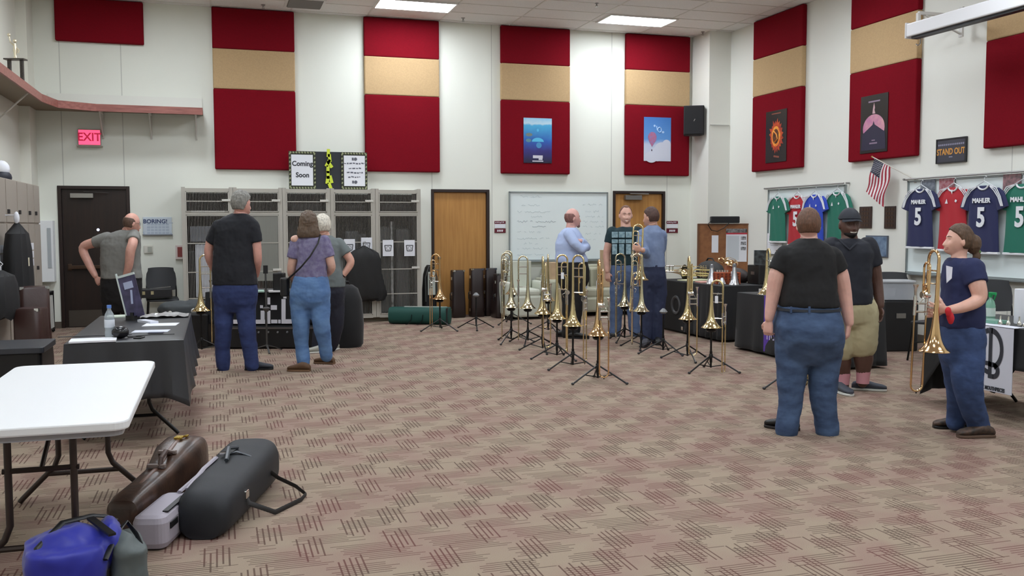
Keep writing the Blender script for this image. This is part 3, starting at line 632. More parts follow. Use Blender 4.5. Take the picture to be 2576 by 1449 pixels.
# ---------------------------------------------------------------- jerseys
JN = []
def jersey(cx, zt, col, back, label, dy=0, sc=1, tilt=0, shown=True, stripes='r'):
    """sports shirt hanging flat against the right wall, local x to the right as seen, -y to the room"""
    JN.append(1); t = thing('sports_jersey', label, 'jersey', (XR-.065-.045*(len(JN) % 2), cx, zt), -PI/2+tilt, 'sports jerseys hanging on the right wall')
    m = mat('jersey_'+col[0], col[1], .75, bump=.15, bscale=90, sheen=.1); wt = mat('jersey_white', (226, 228, 232), .7)
    outl = [(.07, 0), (.17, -.03), (.235, -.07), (.30, -.25), (.215, -.29), (.20, -.24), (.205, -.45), (.23, -.74)]
    pts = [(-x*sc, z*sc) for x, z in outl[::-1]]+[(x*sc, z*sc) for x, z in outl]
    pts = [(-.07*sc, 0)] + [] + pts[:0] + pts
    # body as two-sided cushion: front and back grids
    mb = MB(); n = 15; rows = [0, -.03, -.07, -.13, -.19, -.25, -.29, -.36, -.45, -.55, -.65, -.74]
    def half(z):
        if z > -.07: return .07+(.235-.07)*(abs(z)/.07)**.7
        if z > -.25: return .215+.0*(z)
        return .205+(.235-.205)*((-z-.25)/.49)
    rs = []
    for z in rows:
        h = half(z)*sc; ring = []
        for k in range(24):
            a = 2*PI*k/24; x = h*math.cos(a); y = (.028+.008*math.sin(x*40+z*9))*math.copysign(abs(math.sin(a))**.6, math.sin(a))*min(1, .25+abs(z)*6)
            ring.append(Vector((x, y, z*sc)))
        rs.append(ring)
    mb.rings(rs); mb.build('body', m, t, smooth=True)
    for s in (-1, 1):
        ar = MB(); q = []
        for u, (x, z, r) in enumerate([(.16, -.045, .05), (.21, -.10, .075), (.245, -.18, .078), (.275, -.26, .08)]):
            ax = Vector((.35, 0, -1)).normalized(); px_ = Vector((ax.z*-1, 0, ax.x))
            q.append([Vector((s*x*sc, 0, z*sc))+Vector((s*px_.x, 0, px_.z))*(r*math.cos(2*PI*k/14)*sc)+Vector((0, 1, 0))*(.026*math.sin(2*PI*k/14)) for k in range(14)])
        ar.rings(q); ar.build('sleeve', m, t, smooth=True)
        st = MB()
        for d in (-.016, 0, .016):
            st.tube([Vector((s*(.10+d*.3)*sc, -.018, (-.008+d*.2)*sc)), Vector((s*(.18+d)*sc, -.031, (-.042+d)*sc)), Vector((s*(.245+d)*sc, -.034, (-.13+d*.3)*sc)), Vector((s*(.285+d*.8)*sc, -.032, (-.235)*sc))], .006, n=5)
        st.build('shoulder_stripes', wt, t)
    MB().tube([(.07*sc*math.cos(PI+PI*k/10), -.020+.0*k, -.045*sc*math.sin(PI*k/10)) for k in range(11)], .011, n=6).build('collar', wt, t)
    MB().box((0, 0, -.755*sc), (.475*sc, .05, .03)).build('hem_band', wt, t, bevel=.008)
    if back:
        Mx = lambda x, z: Matrix.Translation((x, -.041, z)) @ Matrix.Rotation(PI/2, 4, 'X')
        text('name_lettering', 'MAHLER', .072*sc, wt, t, Mx(0, -.17*sc), .003, .003, .95); text('number', '5', .30*sc, wt, t, Mx(0, -.365*sc), .003, .010, .85)
    else:
        q = MB(); q.add([Vector((-.10, -.042, -.20)), Vector((-.05, -.042, -.20)), Vector((-.07, -.042, -.14))], [(0, 1, 2)]); q.box((.08, -.040, -.17), (.03, .002, .03), rot=(0, .5, 0)); q.add([Vector((-.02, -.035, -.03)), Vector((.02, -.035, -.03)), Vector((0.01, -.036, -.09))], [(0, 1, 2)]); q.build('chest_marks', wt, t)
    h = MB(); h.tube([(-.13*sc, 0, -.01), (0, 0, .055), (.13*sc, 0, -.01)], .006, n=6).tube([(0, 0, .055), (0, 0, .09), (.02, 0, .115), (.035, 0, .10)], .004, n=6); h.build('hanger', mat('hanger_clear', (205, 210, 214), .3), t)
    return t
GRN, REDJ, BLU, NVY = ('green', (20, 108, 88)), ('red', (176, 26, 40)), ('blue', (34, 66, 180)), ('navy', (28, 34, 78))
def rail(y0, y1, z, label):
    t = thing('clothes_rail', label, 'rail', (XR-.07, (y0+y1)/2, z))
    MB().tube([(0, y0-(y0+y1)/2, 0), (0, y1-(y0+y1)/2, 0)], .012).build('rod', mat('rail_grey', (150, 148, 146), .4, .5), t)
    for y in (y0+.05, y1-.05): MB().tube([(0, y-(y0+y1)/2, 0), (.06, y-(y0+y1)/2, 0)], .014).build('wall_mount', mat('rail_grey'), t)
rail(-1.95, -4.0, 2.155, 'thin metal rail carrying the four jerseys nearer the corner'); rail(-5.3, -8.2, 2.15, 'thin metal rail carrying the jerseys at the right edge')
# four jerseys near the corner: pixel centres 1963, 2003, 2058, 2110
for px, zt, col, bk, nm, sc in ((1963, 2.02, GRN, False, 'green jersey with plain front, leftmost near the corner', .92), (2006, 2.02, REDJ, True, 'red jersey with white number behind the person in black', .98), (2056, 2.02, BLU, False, 'bright blue jersey with plain front behind the dark heads', .92), (2106, 2.04, GRN, False, 'green jersey beside the man in the cap', .98)):
    jersey(atx(px, 500, XR-.07).y, zt-.01, col, bk, nm, sc=sc*1.06)
for px, zt, col, bk, nm, sc in ((2323, 2.02, NVY, True, 'navy jersey with white number, nearest the flag', .95), (2398, 2.02, REDJ, False, 'red jersey with plain front between two navy ones', .98), (2482, 2.02, NVY, True, 'navy jersey with white number behind the trombone woman', 1.0), (2572, 2.02, GRN, True, 'green jersey with white number cut by the right edge', 1.0)):
    jersey(atx(px, 500, XR-.07).y, zt-.01, col, bk, nm, sc=sc*1.06)
for px, rgb, r2, nm in ((2336, (130, 136, 146), (90, 96, 108), 'grey photo print behind the top of the left navy jersey'), (2384, (178, 140, 146), (140, 60, 70), 'reddish photo print behind the top of the red jersey'), (2548, (160, 120, 124), (96, 84, 86), 'pinkish photo print behind the top of the right green jersey')):
    t = thing('photo_print', nm, 'photo', (XR-.045, atx(px, 470, XR-.03).y, 2.02), -PI/2, 'photo prints on the long whiteboard')
    MB().box((0, 0, 0), (.26, .004, .22)).build('print', mat('photo_%d' % px, rgb, .3, rgb2=r2, vscale=22), t)
# ---------------------------------------------------------------- flag on an angled pole
a = atx(2302, 452, XR-.03); tip = Vector((XR-.62, -4.68, 2.52)); t = thing('flag', 'small striped flag with a dark starred canton on an angled pole on the right wall', 'flag', a)
tipd = atd(2197, 396, (tip-CAM).dot(AV)); tip = tipd-a
MB().tube([(0, 0, 0), tip*1.02], .007).build('pole', mat('flag_pole', (196, 190, 180), .5), t); MB().box((0.02, 0, -.01), (.04, .04, .07)).build('wall_socket', mat('flag_socket', (180, 176, 168), .4), t)
MB().ball(tip*1.03, .014).build('finial', mat('finial_gold', (190, 160, 90), .3, .8), t, smooth=True)
def flagpt(u, v):  # u along the fly (hanging down), v along the pole from the tip
    top = tip*(.98-.42*v); d = Vector((.02, .03, -1)).normalized()
    side = Vector(RV)*(.010*math.sin(u*9+v*5)) + AV*(.012*math.sin(u*7+v*9)) - RV*(.10*u)
    return top+d*(u*(.46+.08*v))+side
m1, m2, m3 = mat('flag_red', (150, 34, 52), .7), mat('flag_white', (220, 214, 214), .7), mat('flag_navy', (48, 50, 66), .7)
sp_ = MB()
for s_ in range(13):
    nu = 12
    for k in range(nu):
        v0, v1 = s_/13, (s_+1)/13; u0, u1 = k/nu, (k+1)/nu
        mm = m1 if s_ % 2 == 0 else m2
        if s_ < 7 and k < 5: mm = m3
        sp_.add([flagpt(u0, v0), flagpt(u1, v0), flagpt(u1, v1), flagpt(u0, v1)], [(0, 1, 2, 3)], mm)
o = sp_.build('cloth', None, t); o.modifiers.new('s', 'SOLIDIFY').thickness = .002
sm = MB(); nrm = -AV*.004
for i in range(9):
    for j in range(6 if i % 2 == 0 else 5):
        c = flagpt((.03+(j+(.5 if i % 2 else 0))*.065), (.03+i*.055))+nrm; sm.ball(c, .0055, n=5)
sm.build('stars', m2, o)
# ---------------------------------------------------------------- wire lockers along the back wall
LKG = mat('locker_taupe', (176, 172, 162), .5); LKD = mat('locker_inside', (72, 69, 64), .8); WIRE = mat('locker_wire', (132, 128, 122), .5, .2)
LX = [-5.43, -4.68, -3.94, -3.20, -2.49, -1.745]; LY0, LY1, LH = -.60, -.02, 2.12
def locker(k):
    a, b = LX[k], LX[k+1]; w_ = b-a; solid = k == 1
    nm = ['leftmost, behind the man in the black polo', 'second, with a solid grey upper door', 'middle one, behind the woman in purple', 'fourth, behind the hanging garment bag', 'rightmost, beside the oak door']
    t = thing('instrument_locker', 'tall taupe wire-door instrument locker, '+nm[k], 'locker', ((a+b)/2, (LY0+LY1)/2, 0), 0, 'wire instrument lockers on the back wall')
    d = LY1-LY0; mb = MB()
    for s in (-1, 1): mb.box((s*(w_/2-.015), .005, .05+LH/2), (.03, d-.02, LH-.05))
    mb.box((0, .005, LH-.015), (w_, d-.02, .03)).box((0, .005, .09), (w_, d-.02, .03)).build('carcass', LKG, t)
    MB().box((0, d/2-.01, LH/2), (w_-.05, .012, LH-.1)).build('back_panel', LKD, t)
    MB().box((0, .03, .04), (w_, d-.08, .08)).build('plinth', mat('locker_plinth', (118, 108, 92), .6), t)
    for z in (1.75,): MB().box((0, .01, z), (w_-.06, d-.06, .02)).build('inner_shelf', mat('locker_shelf', (190, 186, 178), .5), t)
    f = MB(); y = -d/2-.006
    for s in (-1, 1): f.box((s*(w_/2-.03), y, .05+LH/2), (.055, .025, LH-.05))
    f.box((0, y, LH-.015), (w_-.11, .025, .045)).box((0, y, .095), (w_-.11, .025, .055)).box((0, y, 1.745), (w_-.11, .022, .04))
    f.build('face_frame', LKG, t)
    for z0, z1, rails, nmd in ((1.77, LH-.04, (1.93,), 'upper_door'), (.125, 1.72, (.45, .85, 1.29), 'lower_door')):
        dm = MB()
        for s in (-1, 1): dm.box((s*(w_/2-.066), y-.018, (z0+z1)/2), (.014, .010, z1-z0))
        for z in (z0+.006, z1-.006)+rails: dm.box((0, y-.018, z), (w_-.13, .010, .014))
        dr = dm.build(nmd, LKG, t); wm = MB(); n = int((w_-.15)/.021)
        for j in range(n+1):
            x = -(w_-.15)/2+(w_-.15)*j/n; wm.box((x, y-.018, (z0+z1)/2), (.0055, .0055, z1-z0))
        z = z0+.14
        wm.build('wire_mesh', WIRE, dr)
        zl = (z0+z1)/2+.02 if nmd == 'upper_door' else .87
        MB().box((w_/2-.10, y-.032, zl), (.13, .02, .035)).build('latch', mat('latch_pale', (200, 198, 190), .4), dr, bevel=.004)
    if solid:
        MB().box((0, y-.012, 1.2), (w_-.16, .006, 1.0)).build('solid_panel', mat('locker_panel_grey', (140, 142, 134), .6), t)
    return t
for k in range(5): locker(k)
# things inside the lockers
def inside(name, label, cat, x, z, size, m, y=-.25, group=None, bev=.01):
    t = MB().box((0, 0, size[2]/2), size).build(name, m, bevel=bev); t.location = (x, y, z); return tag(t, label, cat, group)
inside('storage_tub', 'grey plastic tub with white lid inside the leftmost wire locker', 'tub', -5.14, 1.31, (.36, .3, .24), mat('tub_grey', (110, 114, 122), .5), -.3)
inside('paper_stack', 'white papers standing inside the leftmost wire locker', 'papers', -5.1, .45, (.3, .2, .82), PAPER, -.3)
inside('paper_bundle', 'white crumpled bundle on the shelf of the leftmost locker', 'papers', -5.05, 1.765, (.5, .3, .025), PAPER, -.3)
inside('violin_case', 'dark case standing inside the leftmost wire locker', 'case', -5.31, .12, (.09, .3, 1.05), BLACK, -.3)
for k, (x, z, sx, sz, c) in enumerate(((-2.83, .12, .22, 1.35, (74, 76, 78)), (-3.02, .12, .16, 1.2, (96, 98, 98)), (-2.66, .12, .15, 1.3, (60, 60, 60)), (-2.3, .12, .2, 1.42, (80, 82, 80)), (-2.0, .12, .24, 1.38, (66, 68, 68)), (-3.55, .12, .3, 1.2, (62, 60, 58)))):
    inside('instrument_case', ['grey case standing inside the locker behind the garment bag', 'pale grey case inside the locker left of the garment bag', 'dark narrow case inside the locker at its right side', 'grey tall case on the left in the rightmost locker', 'dark tall case on the right in the rightmost locker', 'dark case inside the middle wire locker'][k], 'case', x, z, (sx, .25, sz), mat('case_in_%d' % k, c, .5), -.24, 'cases inside the lockers', .03)
inside('folded_blanket', 'dark folded cloth on the top shelf of the middle locker', 'cloth', -3.56, 1.765, (.5, .35, .14), mat('cloth_dark', (48, 46, 44), .9), -.3, 'folded cloths on the locker shelves', .05)
inside('folded_blanket', 'dark folded cloth on the top shelf of the locker behind the garment bag', 'cloth', -2.85, 1.765, (.5, .35, .12), mat('cloth_dark'), -.3, 'folded cloths on the locker shelves', .05)
inside('folded_blanket', 'dark folded cloth on the top shelf of the rightmost locker', 'cloth', -2.12, 1.765, (.5, .35, .14), mat('cloth_dark'), -.3, 'folded cloths on the locker shelves', .05)
t = thing('white_pipe', 'thin white mottled pole standing inside the rightmost locker', 'pole', (-2.20, -.45, .12))
MB().tube([(0, 0, 0), (.0, .02, 1.5)], .022, n=10).build('pipe', mat('mottled_white', (206, 206, 204), .5, rgb2=(110, 110, 108), vscale=9), t, smooth=True)
t = inside('striped_case', 'brown striped rounded case seen through the second locker', 'case', -4.38, .12, (.26, .3, 1.22), mat('striped_brown', (70, 50, 42), .6), -.3, None, .06)
# papers taped on the doors
for px, py, nm in ((879, 622, 'left of the garment bag top'), (922, 618, 'right above the garment bag'), (976, 624, 'left in the rightmost locker'), (1030, 624, 'right in the rightmost locker')):
    p = aty(px, py, LY0-.035); t = thing('taped_notice', 'white emblem paper taped to the wire door, '+nm, 'paper', (p.x, LY0-.045, p.z), 0, 'emblem papers taped to the lockers')
    MB().box((0, 0, 0), (.175, .003, .26)).build('sheet', PAPER, t)
    m = MB(); g = mat('emblem_grey', (92, 92, 96), .8); pts = [(-.055, .045), (.055, .045), (.04, -.045), (-.04, -.045)]
    for i in range(4): a, b = pts[i], pts[(i+1) % 4]; m.tube([(a[0], -.003, a[1]), (b[0], -.003, b[1])], .007, g, n=4)
    m.tube([(.026*math.cos(k*PI/6), -.003, .026*math.sin(k*PI/6)-.002) for k in range(12)], .003, g, n=4, closed=True); m.build('emblem', None, t)
# garment bag
p = aty(915, 618, LY0-.12); t = thing('garment_bag', 'black garment bag hanging on the front of the wire lockers', 'garment bag', (p.x, LY0-.13, p.z))
rs = []
for z, h, th in ((0, .02, .02), (-.03, .07, .03), (-.07, .16, .05), (-.12, .235, .07), (-.22, .27, .08), (-.45, .285, .085), (-.68, .31, .085), (-.78, .335, .08), (-.86, .30, .07), (-.875, .2, .05)):
    rs.append([Vector((h*math.copysign(abs(math.cos(2*PI*k/32))**.7, math.cos(2*PI*k/32))+(.03 if z < -.6 else 0), th*(1+.15*math.sin(k*2.3+z*8))*math.sin(2*PI*k/32), z+.02*math.sin(k*.8)*(1 if z < -.7 else 0))) for k in range(32)])
MB().rings(rs).build('bag', mat('garment_black', (15, 15, 16), .65, bump=.5, bscale=12), t, smooth=True)
MB().tube([(0, 0, -.01), (0, 0, .05), (.02, 0, .07), (.035, 0, .05)], .005).tube([(0, 0, .06), (0, .10, .06)], .004).build('hook', STEEL, t)
# ---------------------------------------------------------------- taupe lockers on the left wall
LF = mat('locker_front', (158, 149, 138), .5, bump=.3, bscale=260)
yy = [-1.95, -2.80, -4.05, -5.4]; XF = -7.16
for k in range(3):
    a, b = yy[k], yy[k+1]; c = (a+b)/2; w_ = a-b
    t = thing('storage_locker', ['taupe double-door storage locker nearest the exit door', 'taupe storage locker behind the hanging black coat', 'taupe storage locker at the left edge'][k], 'locker', ((XL+XF)/2+.005, c, 0), 0, 'taupe lockers on the left wall')
    d = XF-XL-.03
    MB().box((0, 0, .05+1.02), (d, w_-.01, 2.04)).build('carcass', mat('locker_side', (176, 166, 154), .5), t)
    MB().box((-.03, 0, .03), (d-.06, w_-.01, .06)).build('plinth', mat('locker_kick', (90, 82, 74), .6), t)
    n = 2
    for j in range(n):
        for z0, z1, nm in ((.10, 1.58, 'lower_door'), (1.60, 2.08, 'upper_door')):
            dc = w_/2-(j+.5)*w_/n
            dr = MB().box((d/2+.008, dc, (z0+z1)/2), (.02, w_/n-.04, z1-z0)).build(nm, LF, t, bevel=.003)
            MB().box((d/2+.03, dc-w_/n/2+.06, 1.02 if z0 < 1 else 1.72), (.03, .03, .05)).build('latch', mat('latch_dark', (52, 50, 50), .4), dr, bevel=.004)
# baseball helmet like dark cap and white item on top of the lockers
p = (-7.33, -3.30, 2.10); t = thing('dark_cap', 'dark cap with white crown on top of the left lockers', 'cap', p)
MB().ball((0, 0, .03), (.11, .13, .09), n=16).build('crown', mat('cap_dark', (32, 34, 46), .6), t, smooth=True); MB().ball((0, 0, .13), (.09, .10, .10), n=16).build('white_top', PAPER, t, smooth=True)
# coats hanging on the lockers
def coat(px, py_t, py_b, wpx, label, x=XF+.18, two=False):
    a = atx(px, py_t, x); b = atx(px, py_b, x); t = thing('hanging_coat', label, 'coat', (x, a.y, a.z), 0, 'black garments hanging on the left lockers'); H_ = a.z-b.z
    rs = []; hw = wpx
    for f, h, th in ((0, .03, .02), (.04, .10, .05), (.12, .72, .10), (.3, .95, .12), (.6, 1.0, .13), (.85, 1.02, .13), (1.0, .98, .11)):
        rs.append([Vector((th*math.sin(2*PI*k/28)*(1+.12*math.sin(3*k)), hw*h*math.cos(2*PI*k/28), -f*H_+.03*math.sin(k*1.3)*(f > .8))) for k in range(28)])
    MB().rings(rs).build('garment', mat('coat_black', (17, 17, 19), .8, bump=.5, bscale=10), t, smooth=True)
    MB().tube([(0, 0, -.01), (0, 0, .04), (.02, 0, .06), (.0, 0, .08), (-.11, 0, .08)], .005).build('hanger_hook', PAPER, t)
    return t
t = coat(42, 560, 795, .36, 'long black garment with a white name tag hanging on the left lockers')
MB().box((.12, -.10, -.42), (.006, .06, .09)).build('name_tag', mat('tag_cream', (222, 216, 190), .7), t)
MB().ball((0, 0, .05), (.03, .03, .07)).build('hanger_collar', PAPER, t, smooth=True)
coat(2, 680, 800, .42, 'bulky black garment at the left edge below the tagged one', XF+.2)
for px, py, nm in ((80, 640, 'cluster of small white labels on the last locker door'), (6, 650, 'white label on the locker at the left edge')):
    a = atx(px, py, XF+.03); t = thing('locker_labels', nm, 'label', a, 0)
    m = MB()
    for i in range(2):
        for j in range(3): m.box((0, (i-.5)*.13+.01*j, (j-1)*.10), (.004, .11, .085), rot=(0, 0, 0))
    m.build('cards', PAPER, t)
# pass-through white box on the back wall left corner
a, b = aty(102, 600, -.2), aty(133, 718, -.2)
t = thing('wall_cabinet', 'narrow white wall cabinet between the left lockers and the exit door', 'cabinet', (-7.37, -.10, 1.18))
MB().box((0, 0, 0), (.20, .2, .92)).build('body', mat('cabinet_white', (226, 228, 230), .4), t, bevel=.006); MB().box((.045, -.102, .05), (.05, .01, .6)).build('window_slot', mat('cabinet_glass', (170, 176, 180), .15), t)
# rack of folders by the wall
t = thing('folder_rack', 'low black rack of white-edged folders beside the exit door', 'rack', (-7.36, -.95, 0))
MB().box((0, 0, .06), (.24, .9, .03)).box((0, 0, .60), (.24, .9, .02)).box((0, .44, .31), (.24, .02, .6)).box((0, -.44, .31), (.24, .02, .6)).build('frame', BLACK, t)
for s in (-1, 1):
    for e in (-1, 1): MB().tube([(s*.1, e*.42, 0), (s*.1, e*.42, .06)], .012).build('foot', BLACK, t)
fm = mat('folder_white', (206, 205, 200), .7)
for k in range(6): MB().box((.0+.01, -.36+k*.14, .30), (.22, .06, .40+.02*k), rot=(.15, 0, 0)).build('folder', fm, t)
# ================================================================ INSTRUMENTS ON STANDS
BELLP = [(.104, 0), (.1015, .006), (.090, .016), (.074, .032), (.058, .055), (.045, .085), (.036, .12), (.028, .17), (.022, .23), (.018, .30), (.0145, .38)]
def arc(c, r, a0, a1, n, plane='xz'):
    o = []
    for k in range(n+1):
        a = a0+(a1-a0)*k/n; o.append((c[0]+r*math.cos(a), c[1], c[2]+r*math.sin(a)) if plane == 'xz' else (c[0], c[1]+r*math.cos(a), c[2]+r*math.sin(a)))
    return o
def trombone(label, L=.68, attach=True, slide=.68, m=BRASS, m2=NICKEL, top=.25, tagat=None, group='trombones displayed on stands', name='trombone'):
    """stands bell down: rim centre at the origin, bell tube up +z, tuning bow towards +x, slide plane along +y"""
    t = thing(name, label, 'trombone', (0, 0, 0), 0, group)
    prof = [(r, z) for r, z in BELLP if z < L-.1]+[(.011, L-.055)]
    b = MB(); inner = [(r-.0015, z+.0005) for r, z in prof]
    b.lathe(inner[::-1]+prof, n=32); b.tube([(.104*math.cos(2*PI*k/32), .104*math.sin(2*PI*k/32), .001) for k in range(32)], .0025, n=6, closed=True)
    b.build('bell', m, t, smooth=True)
    W_ = .122; r = W_/2; MB().tube([(0, 0, L-.06), (0, 0, L-r)]+arc((r, 0, L-r), r, PI, 0, 12)+[(W_, 0, L-r-.02), (W_, 0, L-.2)], .0105, n=10).build('tuning_slide', m, t, smooth=True)
    MB().tube([(W_, 0, L-.19), (W_, 0, top)], .0095, n=10).build('gooseneck', m, t, smooth=True)
    for z in (L-.14, L-.23): MB().tube([(0, 0, z), (W_, 0, z)], .0105, n=8, flat=.6).build('tuning_brace', m2, t, smooth=True)
    MB().tube([(.0, 0, L-.40), (W_, 0, L-.40)], .006, n=8).build('bell_brace', m2, t, smooth=True)
    if attach:
        v = MB(); y = .028
        v.tube([(W_+.005, y, top+.06), (W_+.005, y, L-.12)]+arc((W_-.03, y, L-.12), .035, 0, PI, 8)+[(W_-.065, y, L-.3), (W_-.065, y, top+.12)], .0078, n=8)
        v.tube([(W_-.065, y, top+.12)]+arc((W_-.04, y, top+.10), .025, PI, 2*PI, 6)+[(W_-.015, y, L-.28)]+arc((W_-.0375, y*1.2, L-.26), .0225, 0, PI, 6)+[(W_-.06, y*1.2, top+.2)], .0074, n=8)
        v.build('attachment_tubing', m, t, smooth=True)
        MB().lathe([(0, -.03), (.024, -.03), (.026, -.024), (.026, .024), (.024, .03), (0, .03)], n=16, c=(W_, .012, top+.045), M=Matrix.Rotation(PI/2, 4, 'X')).tube([(W_, .03, top+.045), (W_-.05, .06, top+.02), (W_-.03, .08, top-.02)], .004, n=6).build('valve', m2, t, smooth=True)
    # hand slide
    s = MB(); sw = .088; bot = top-slide
    s.tube([(W_, 0, top+.02), (W_, 0, bot+sw/2)], .0072, n=8).tube([(W_, sw, top+.0), (W_, sw, bot+sw/2)], .0072, n=8)
    s.tube(arc((W_, sw/2, bot+sw/2), sw/2, PI, 2*PI, 10, 'yz'), .0075, n=8); s.build('hand_slide', m, t, smooth=True)
    MB().ball((W_, sw/2, bot-.008), (.006, .006, .012)).build('slide_bumper', BLACK, t, smooth=True)
    f = MB()
    for z in (top-.015, top-.075): f.tube([(W_, 0, z), (W_, sw, z)], .0115, n=8, flat=.7)
    for y in (0, sw): f.tube([(W_, y, top+.03), (W_, y, top-.10)], .0115, n=10)
    f.build('slide_braces', m2, t, smooth=True)
    MB().lathe([(.004, -.02), (.0075, -.02), (.009, .03), (.012, .045), (.0185, .06), (.0195, .068), (.012, .066), (.004, .05)], c=(W_, sw, top+.05), n=14).tube([(W_, sw, top-.01), (W_, sw, top+.04)], .0085, n=8).build('mouthpiece', m2, t, smooth=True)
    if tagat is not None:
        z, sx = tagat; MB().rbox((W_*.5+sx, -.02, z), (.035, .002, .075), .006, rot=(0, 0, 0)).tube([(W_*.5+sx, -.018, z+.035), (W_*.6+sx, 0, z+.075)], .001, n=3).build('price_tag', PAPER, t)
    return t
def tripod(label, loc, rz=0, h=.47, empty=False, group='black tripod instrument stands'):
    t = thing('instrument_stand', label, 'stand', loc, rz, group)
    MB().tube([(0, 0, .045), (0, 0, h-.02)], .011, n=8).tube([(0, 0, .10), (0, 0, .22)], .015, n=8).build('pole', STANDM, t, smooth=True)
    if not empty: MB().lathe([(0, h-.03), (.04, h-.03), (.056, h-.015), (.056, h-.005), (.034, h+.02), (.018, h+.07), (.006, h+.10), (0, h+.10)], n=18).build('bell_support', STANDM, t, smooth=True)
    else:
        MB().lathe([(0, h-.01), (.03, h-.01), (.05, h+.01), (.035, h+.03), (.014, h+.05), (0, h+.05)], n=18).build('bell_support', mat('grey_support', (120, 122, 124), .4), t, smooth=True)
    MB().lathe([(0, .15), (.02, .15), (.022, .18), (.018, .19), (0, .19)], n=12).build('collar', BLACK, t, smooth=True)
    for k in range(3):
        a = 2*PI*k/3; c, s = math.cos(a), math.sin(a)
        q = MB().tube([(.015*c, .015*s, .165), (.16*c, .16*s, .09), (.30*c, .30*s, .014)], .0085, n=6).tube([(.01*c, .01*s, .055), (.16*c, .16*s, .088)], .006, n=6)
        lg = q.build('leg', STANDM, t, smooth=True)
        MB().ball((.305*c, .305*s, .014), (.018, .018, .013), n=8).build('rubber_foot', BLACK, lg, smooth=True)
    return t
def place(o, loc, rz, tilt=None):
    o.location = loc; o.rotation_euler = (tilt[0], tilt[1], rz) if tilt else (0, 0, rz)
# (bell px, pole foot py, angle of tuning bow seen from the camera, L, attachment, material, label parts, tag)
TR = [
 (1107, 832, 165, .66, True, ROSE, 'rose brass trombone on a stand in front of the first oak door', None),
 (1288, 815, 172, .68, True, BRASS2, 'trombone half hidden behind the leftmost trombone of the display group', None),
 (1286, 862, 180, .72, True, BRASS2, 'leftmost trombone of the display group, wide valve loops over its bell', None),
 (1328, 865, 178, .68, False, BRASS2, 'second trombone of the display group with a wide plain bow, before the pale armchair', None),
 (1365, 885, -88, .70, True, BRASS, 'third trombone of the display group, seen edge-on with slide in front', (.44, 0)),
 (1379, 838, 90, .66, False, BRASS, 'thin edge-on trombone standing farther back beside the man in light blue', None),
 (1401, 903, 5, .74, True, BRASS, 'trombone with a hanging tag before the legs of the light blue shirt', (.50, 0)),
 (1441, 928, -25, .76, True, BRASS, 'trombone second from the front of the display group, left of the foremost one', None),
 (1504, 962, -88, .74, True, ROSE, 'foremost trombone of the display group, edge-on with silver slide braces', (.50, -.03)),
 (1571, 858, 183, .70, True, BRASS2, 'trombone in front of the man in the dark graphic shirt', None),
 (1613, 876, 180, .72, True, BRASS2, 'trombone right of it, in front of the man holding a trombone', None),
 (1729, 905, -92, .72, True, BRASS, 'edge-on trombone in front of the black speaker table, left of the two there', None),
 (1788, 935, -32, .50, False, BRASS, 'small straight trombone at the right end of the display, no valve tubing', (.30, 0)),
]
for k, (px, py, ang, L, att, mm, lb, tg) in enumerate(TR):
    p = atz(px, py, 0); rz = R(ang)-YAW
    st = tripod('black tripod stand under the '+lb.split(',')[0].replace('trombone on a stand', 'trombone') if len(lb.split(',')[0].split()) < 11 else 'black tripod stand under the '+' '.join(lb.split(',')[0].split()[:9]), (p.x, p.y, 0), R(-30+k*17)-YAW if k not in (8, 12) else R(-28)-YAW, .455)
    t = trombone('pale gold '+lb if not lb.startswith(('left', 'second', 'third', 'thin', 'fore', 'small', 'edge')) else lb, L, att, .66 if L > .6 else .62, mm, tagat=tg, top=.26 if L > .6 else .13)
    place(t, (p.x, p.y, .470), rz)
    p_ = p
# empty stands
p = atz(1198, 828); tripod('empty tripod stand in front of the brown cases', (p.x, p.y, 0), .3, .5, True)
p = atz(1668, 890); tripod('empty tripod stand beside the black speaker, left of the edge-on trombone', (p.x, p.y, 0), .9, .5, True)
# music tag on floor by stand
p = atz(1108, 832); 
# trombone near the man in the black polo
p = atz(508, 888); t = trombone('trombone with a gold bell standing left of the man in the black polo', .68, False, .66, BRASS); place(t, (p.x, p.y, .52), R(20)-YAW); tripod('black tripod stand left of the man in the black polo', (p.x, p.y, 0), 0, .505)
# trombone upright on the table behind the person in black
p = atz(1928, 742, .71); t = trombone('trombone standing on its bell on the table beside the purple banner', .55, False, .3, BRASS, top=.42, group=None); place(t, (p.x+.05, p.y+.08, .713), R(-88)-YAW)
# trombone on a stand hidden behind the person in black: slide bow visible between the legs
p = atz(1990, 975); t = trombone('trombone mostly hidden behind the person in the black shirt, slide bow visible between the legs', .5, False, .62, BRASS, top=.18); place(t, (p.x, p.y, .47), R(-60)-YAW); tripod('black tripod stand hidden behind the person in the black shirt', (p.x, p.y, 0), 1.1, .455)
# ================================================================ FURNITURE
def leg_set(t, w_, l_, h, m, r=.014):
    """folding wishbone legs under a table whose length runs along y"""
    for s in (-1, 1):
        yy_ = s*(l_/2-.28); out = []
        for e in (-1, 1):
            q = MB().tube([(e*w_*.17, yy_, h-.03), (e*w_*.17, yy_, .26), (e*w_*.20, yy_, .20), (e*w_*.42, yy_, .03), (e*w_*.44, yy_, 0.012)], r, n=10)
            q.build('leg', m, t, smooth=True)
        MB().tube([(-w_*.25, yy_, .16), (w_*.25, yy_, .16)], r*.9, n=8).build('cross_bar', m, t, smooth=True); MB().tube([(-w_*.2, yy_, h-.05), (w_*.2, yy_, h-.05)], r, n=8).build('hinge_bar', m, t, smooth=True)
        MB().tube([(0, yy_, h-.2), (0, yy_-s*.38, h-.04)], r*.7, n=6).tube([(-w_*.2, yy_, h-.2), (w_*.2, yy_, h-.2)], r*.8, n=6).build('brace', m, t, smooth=True)
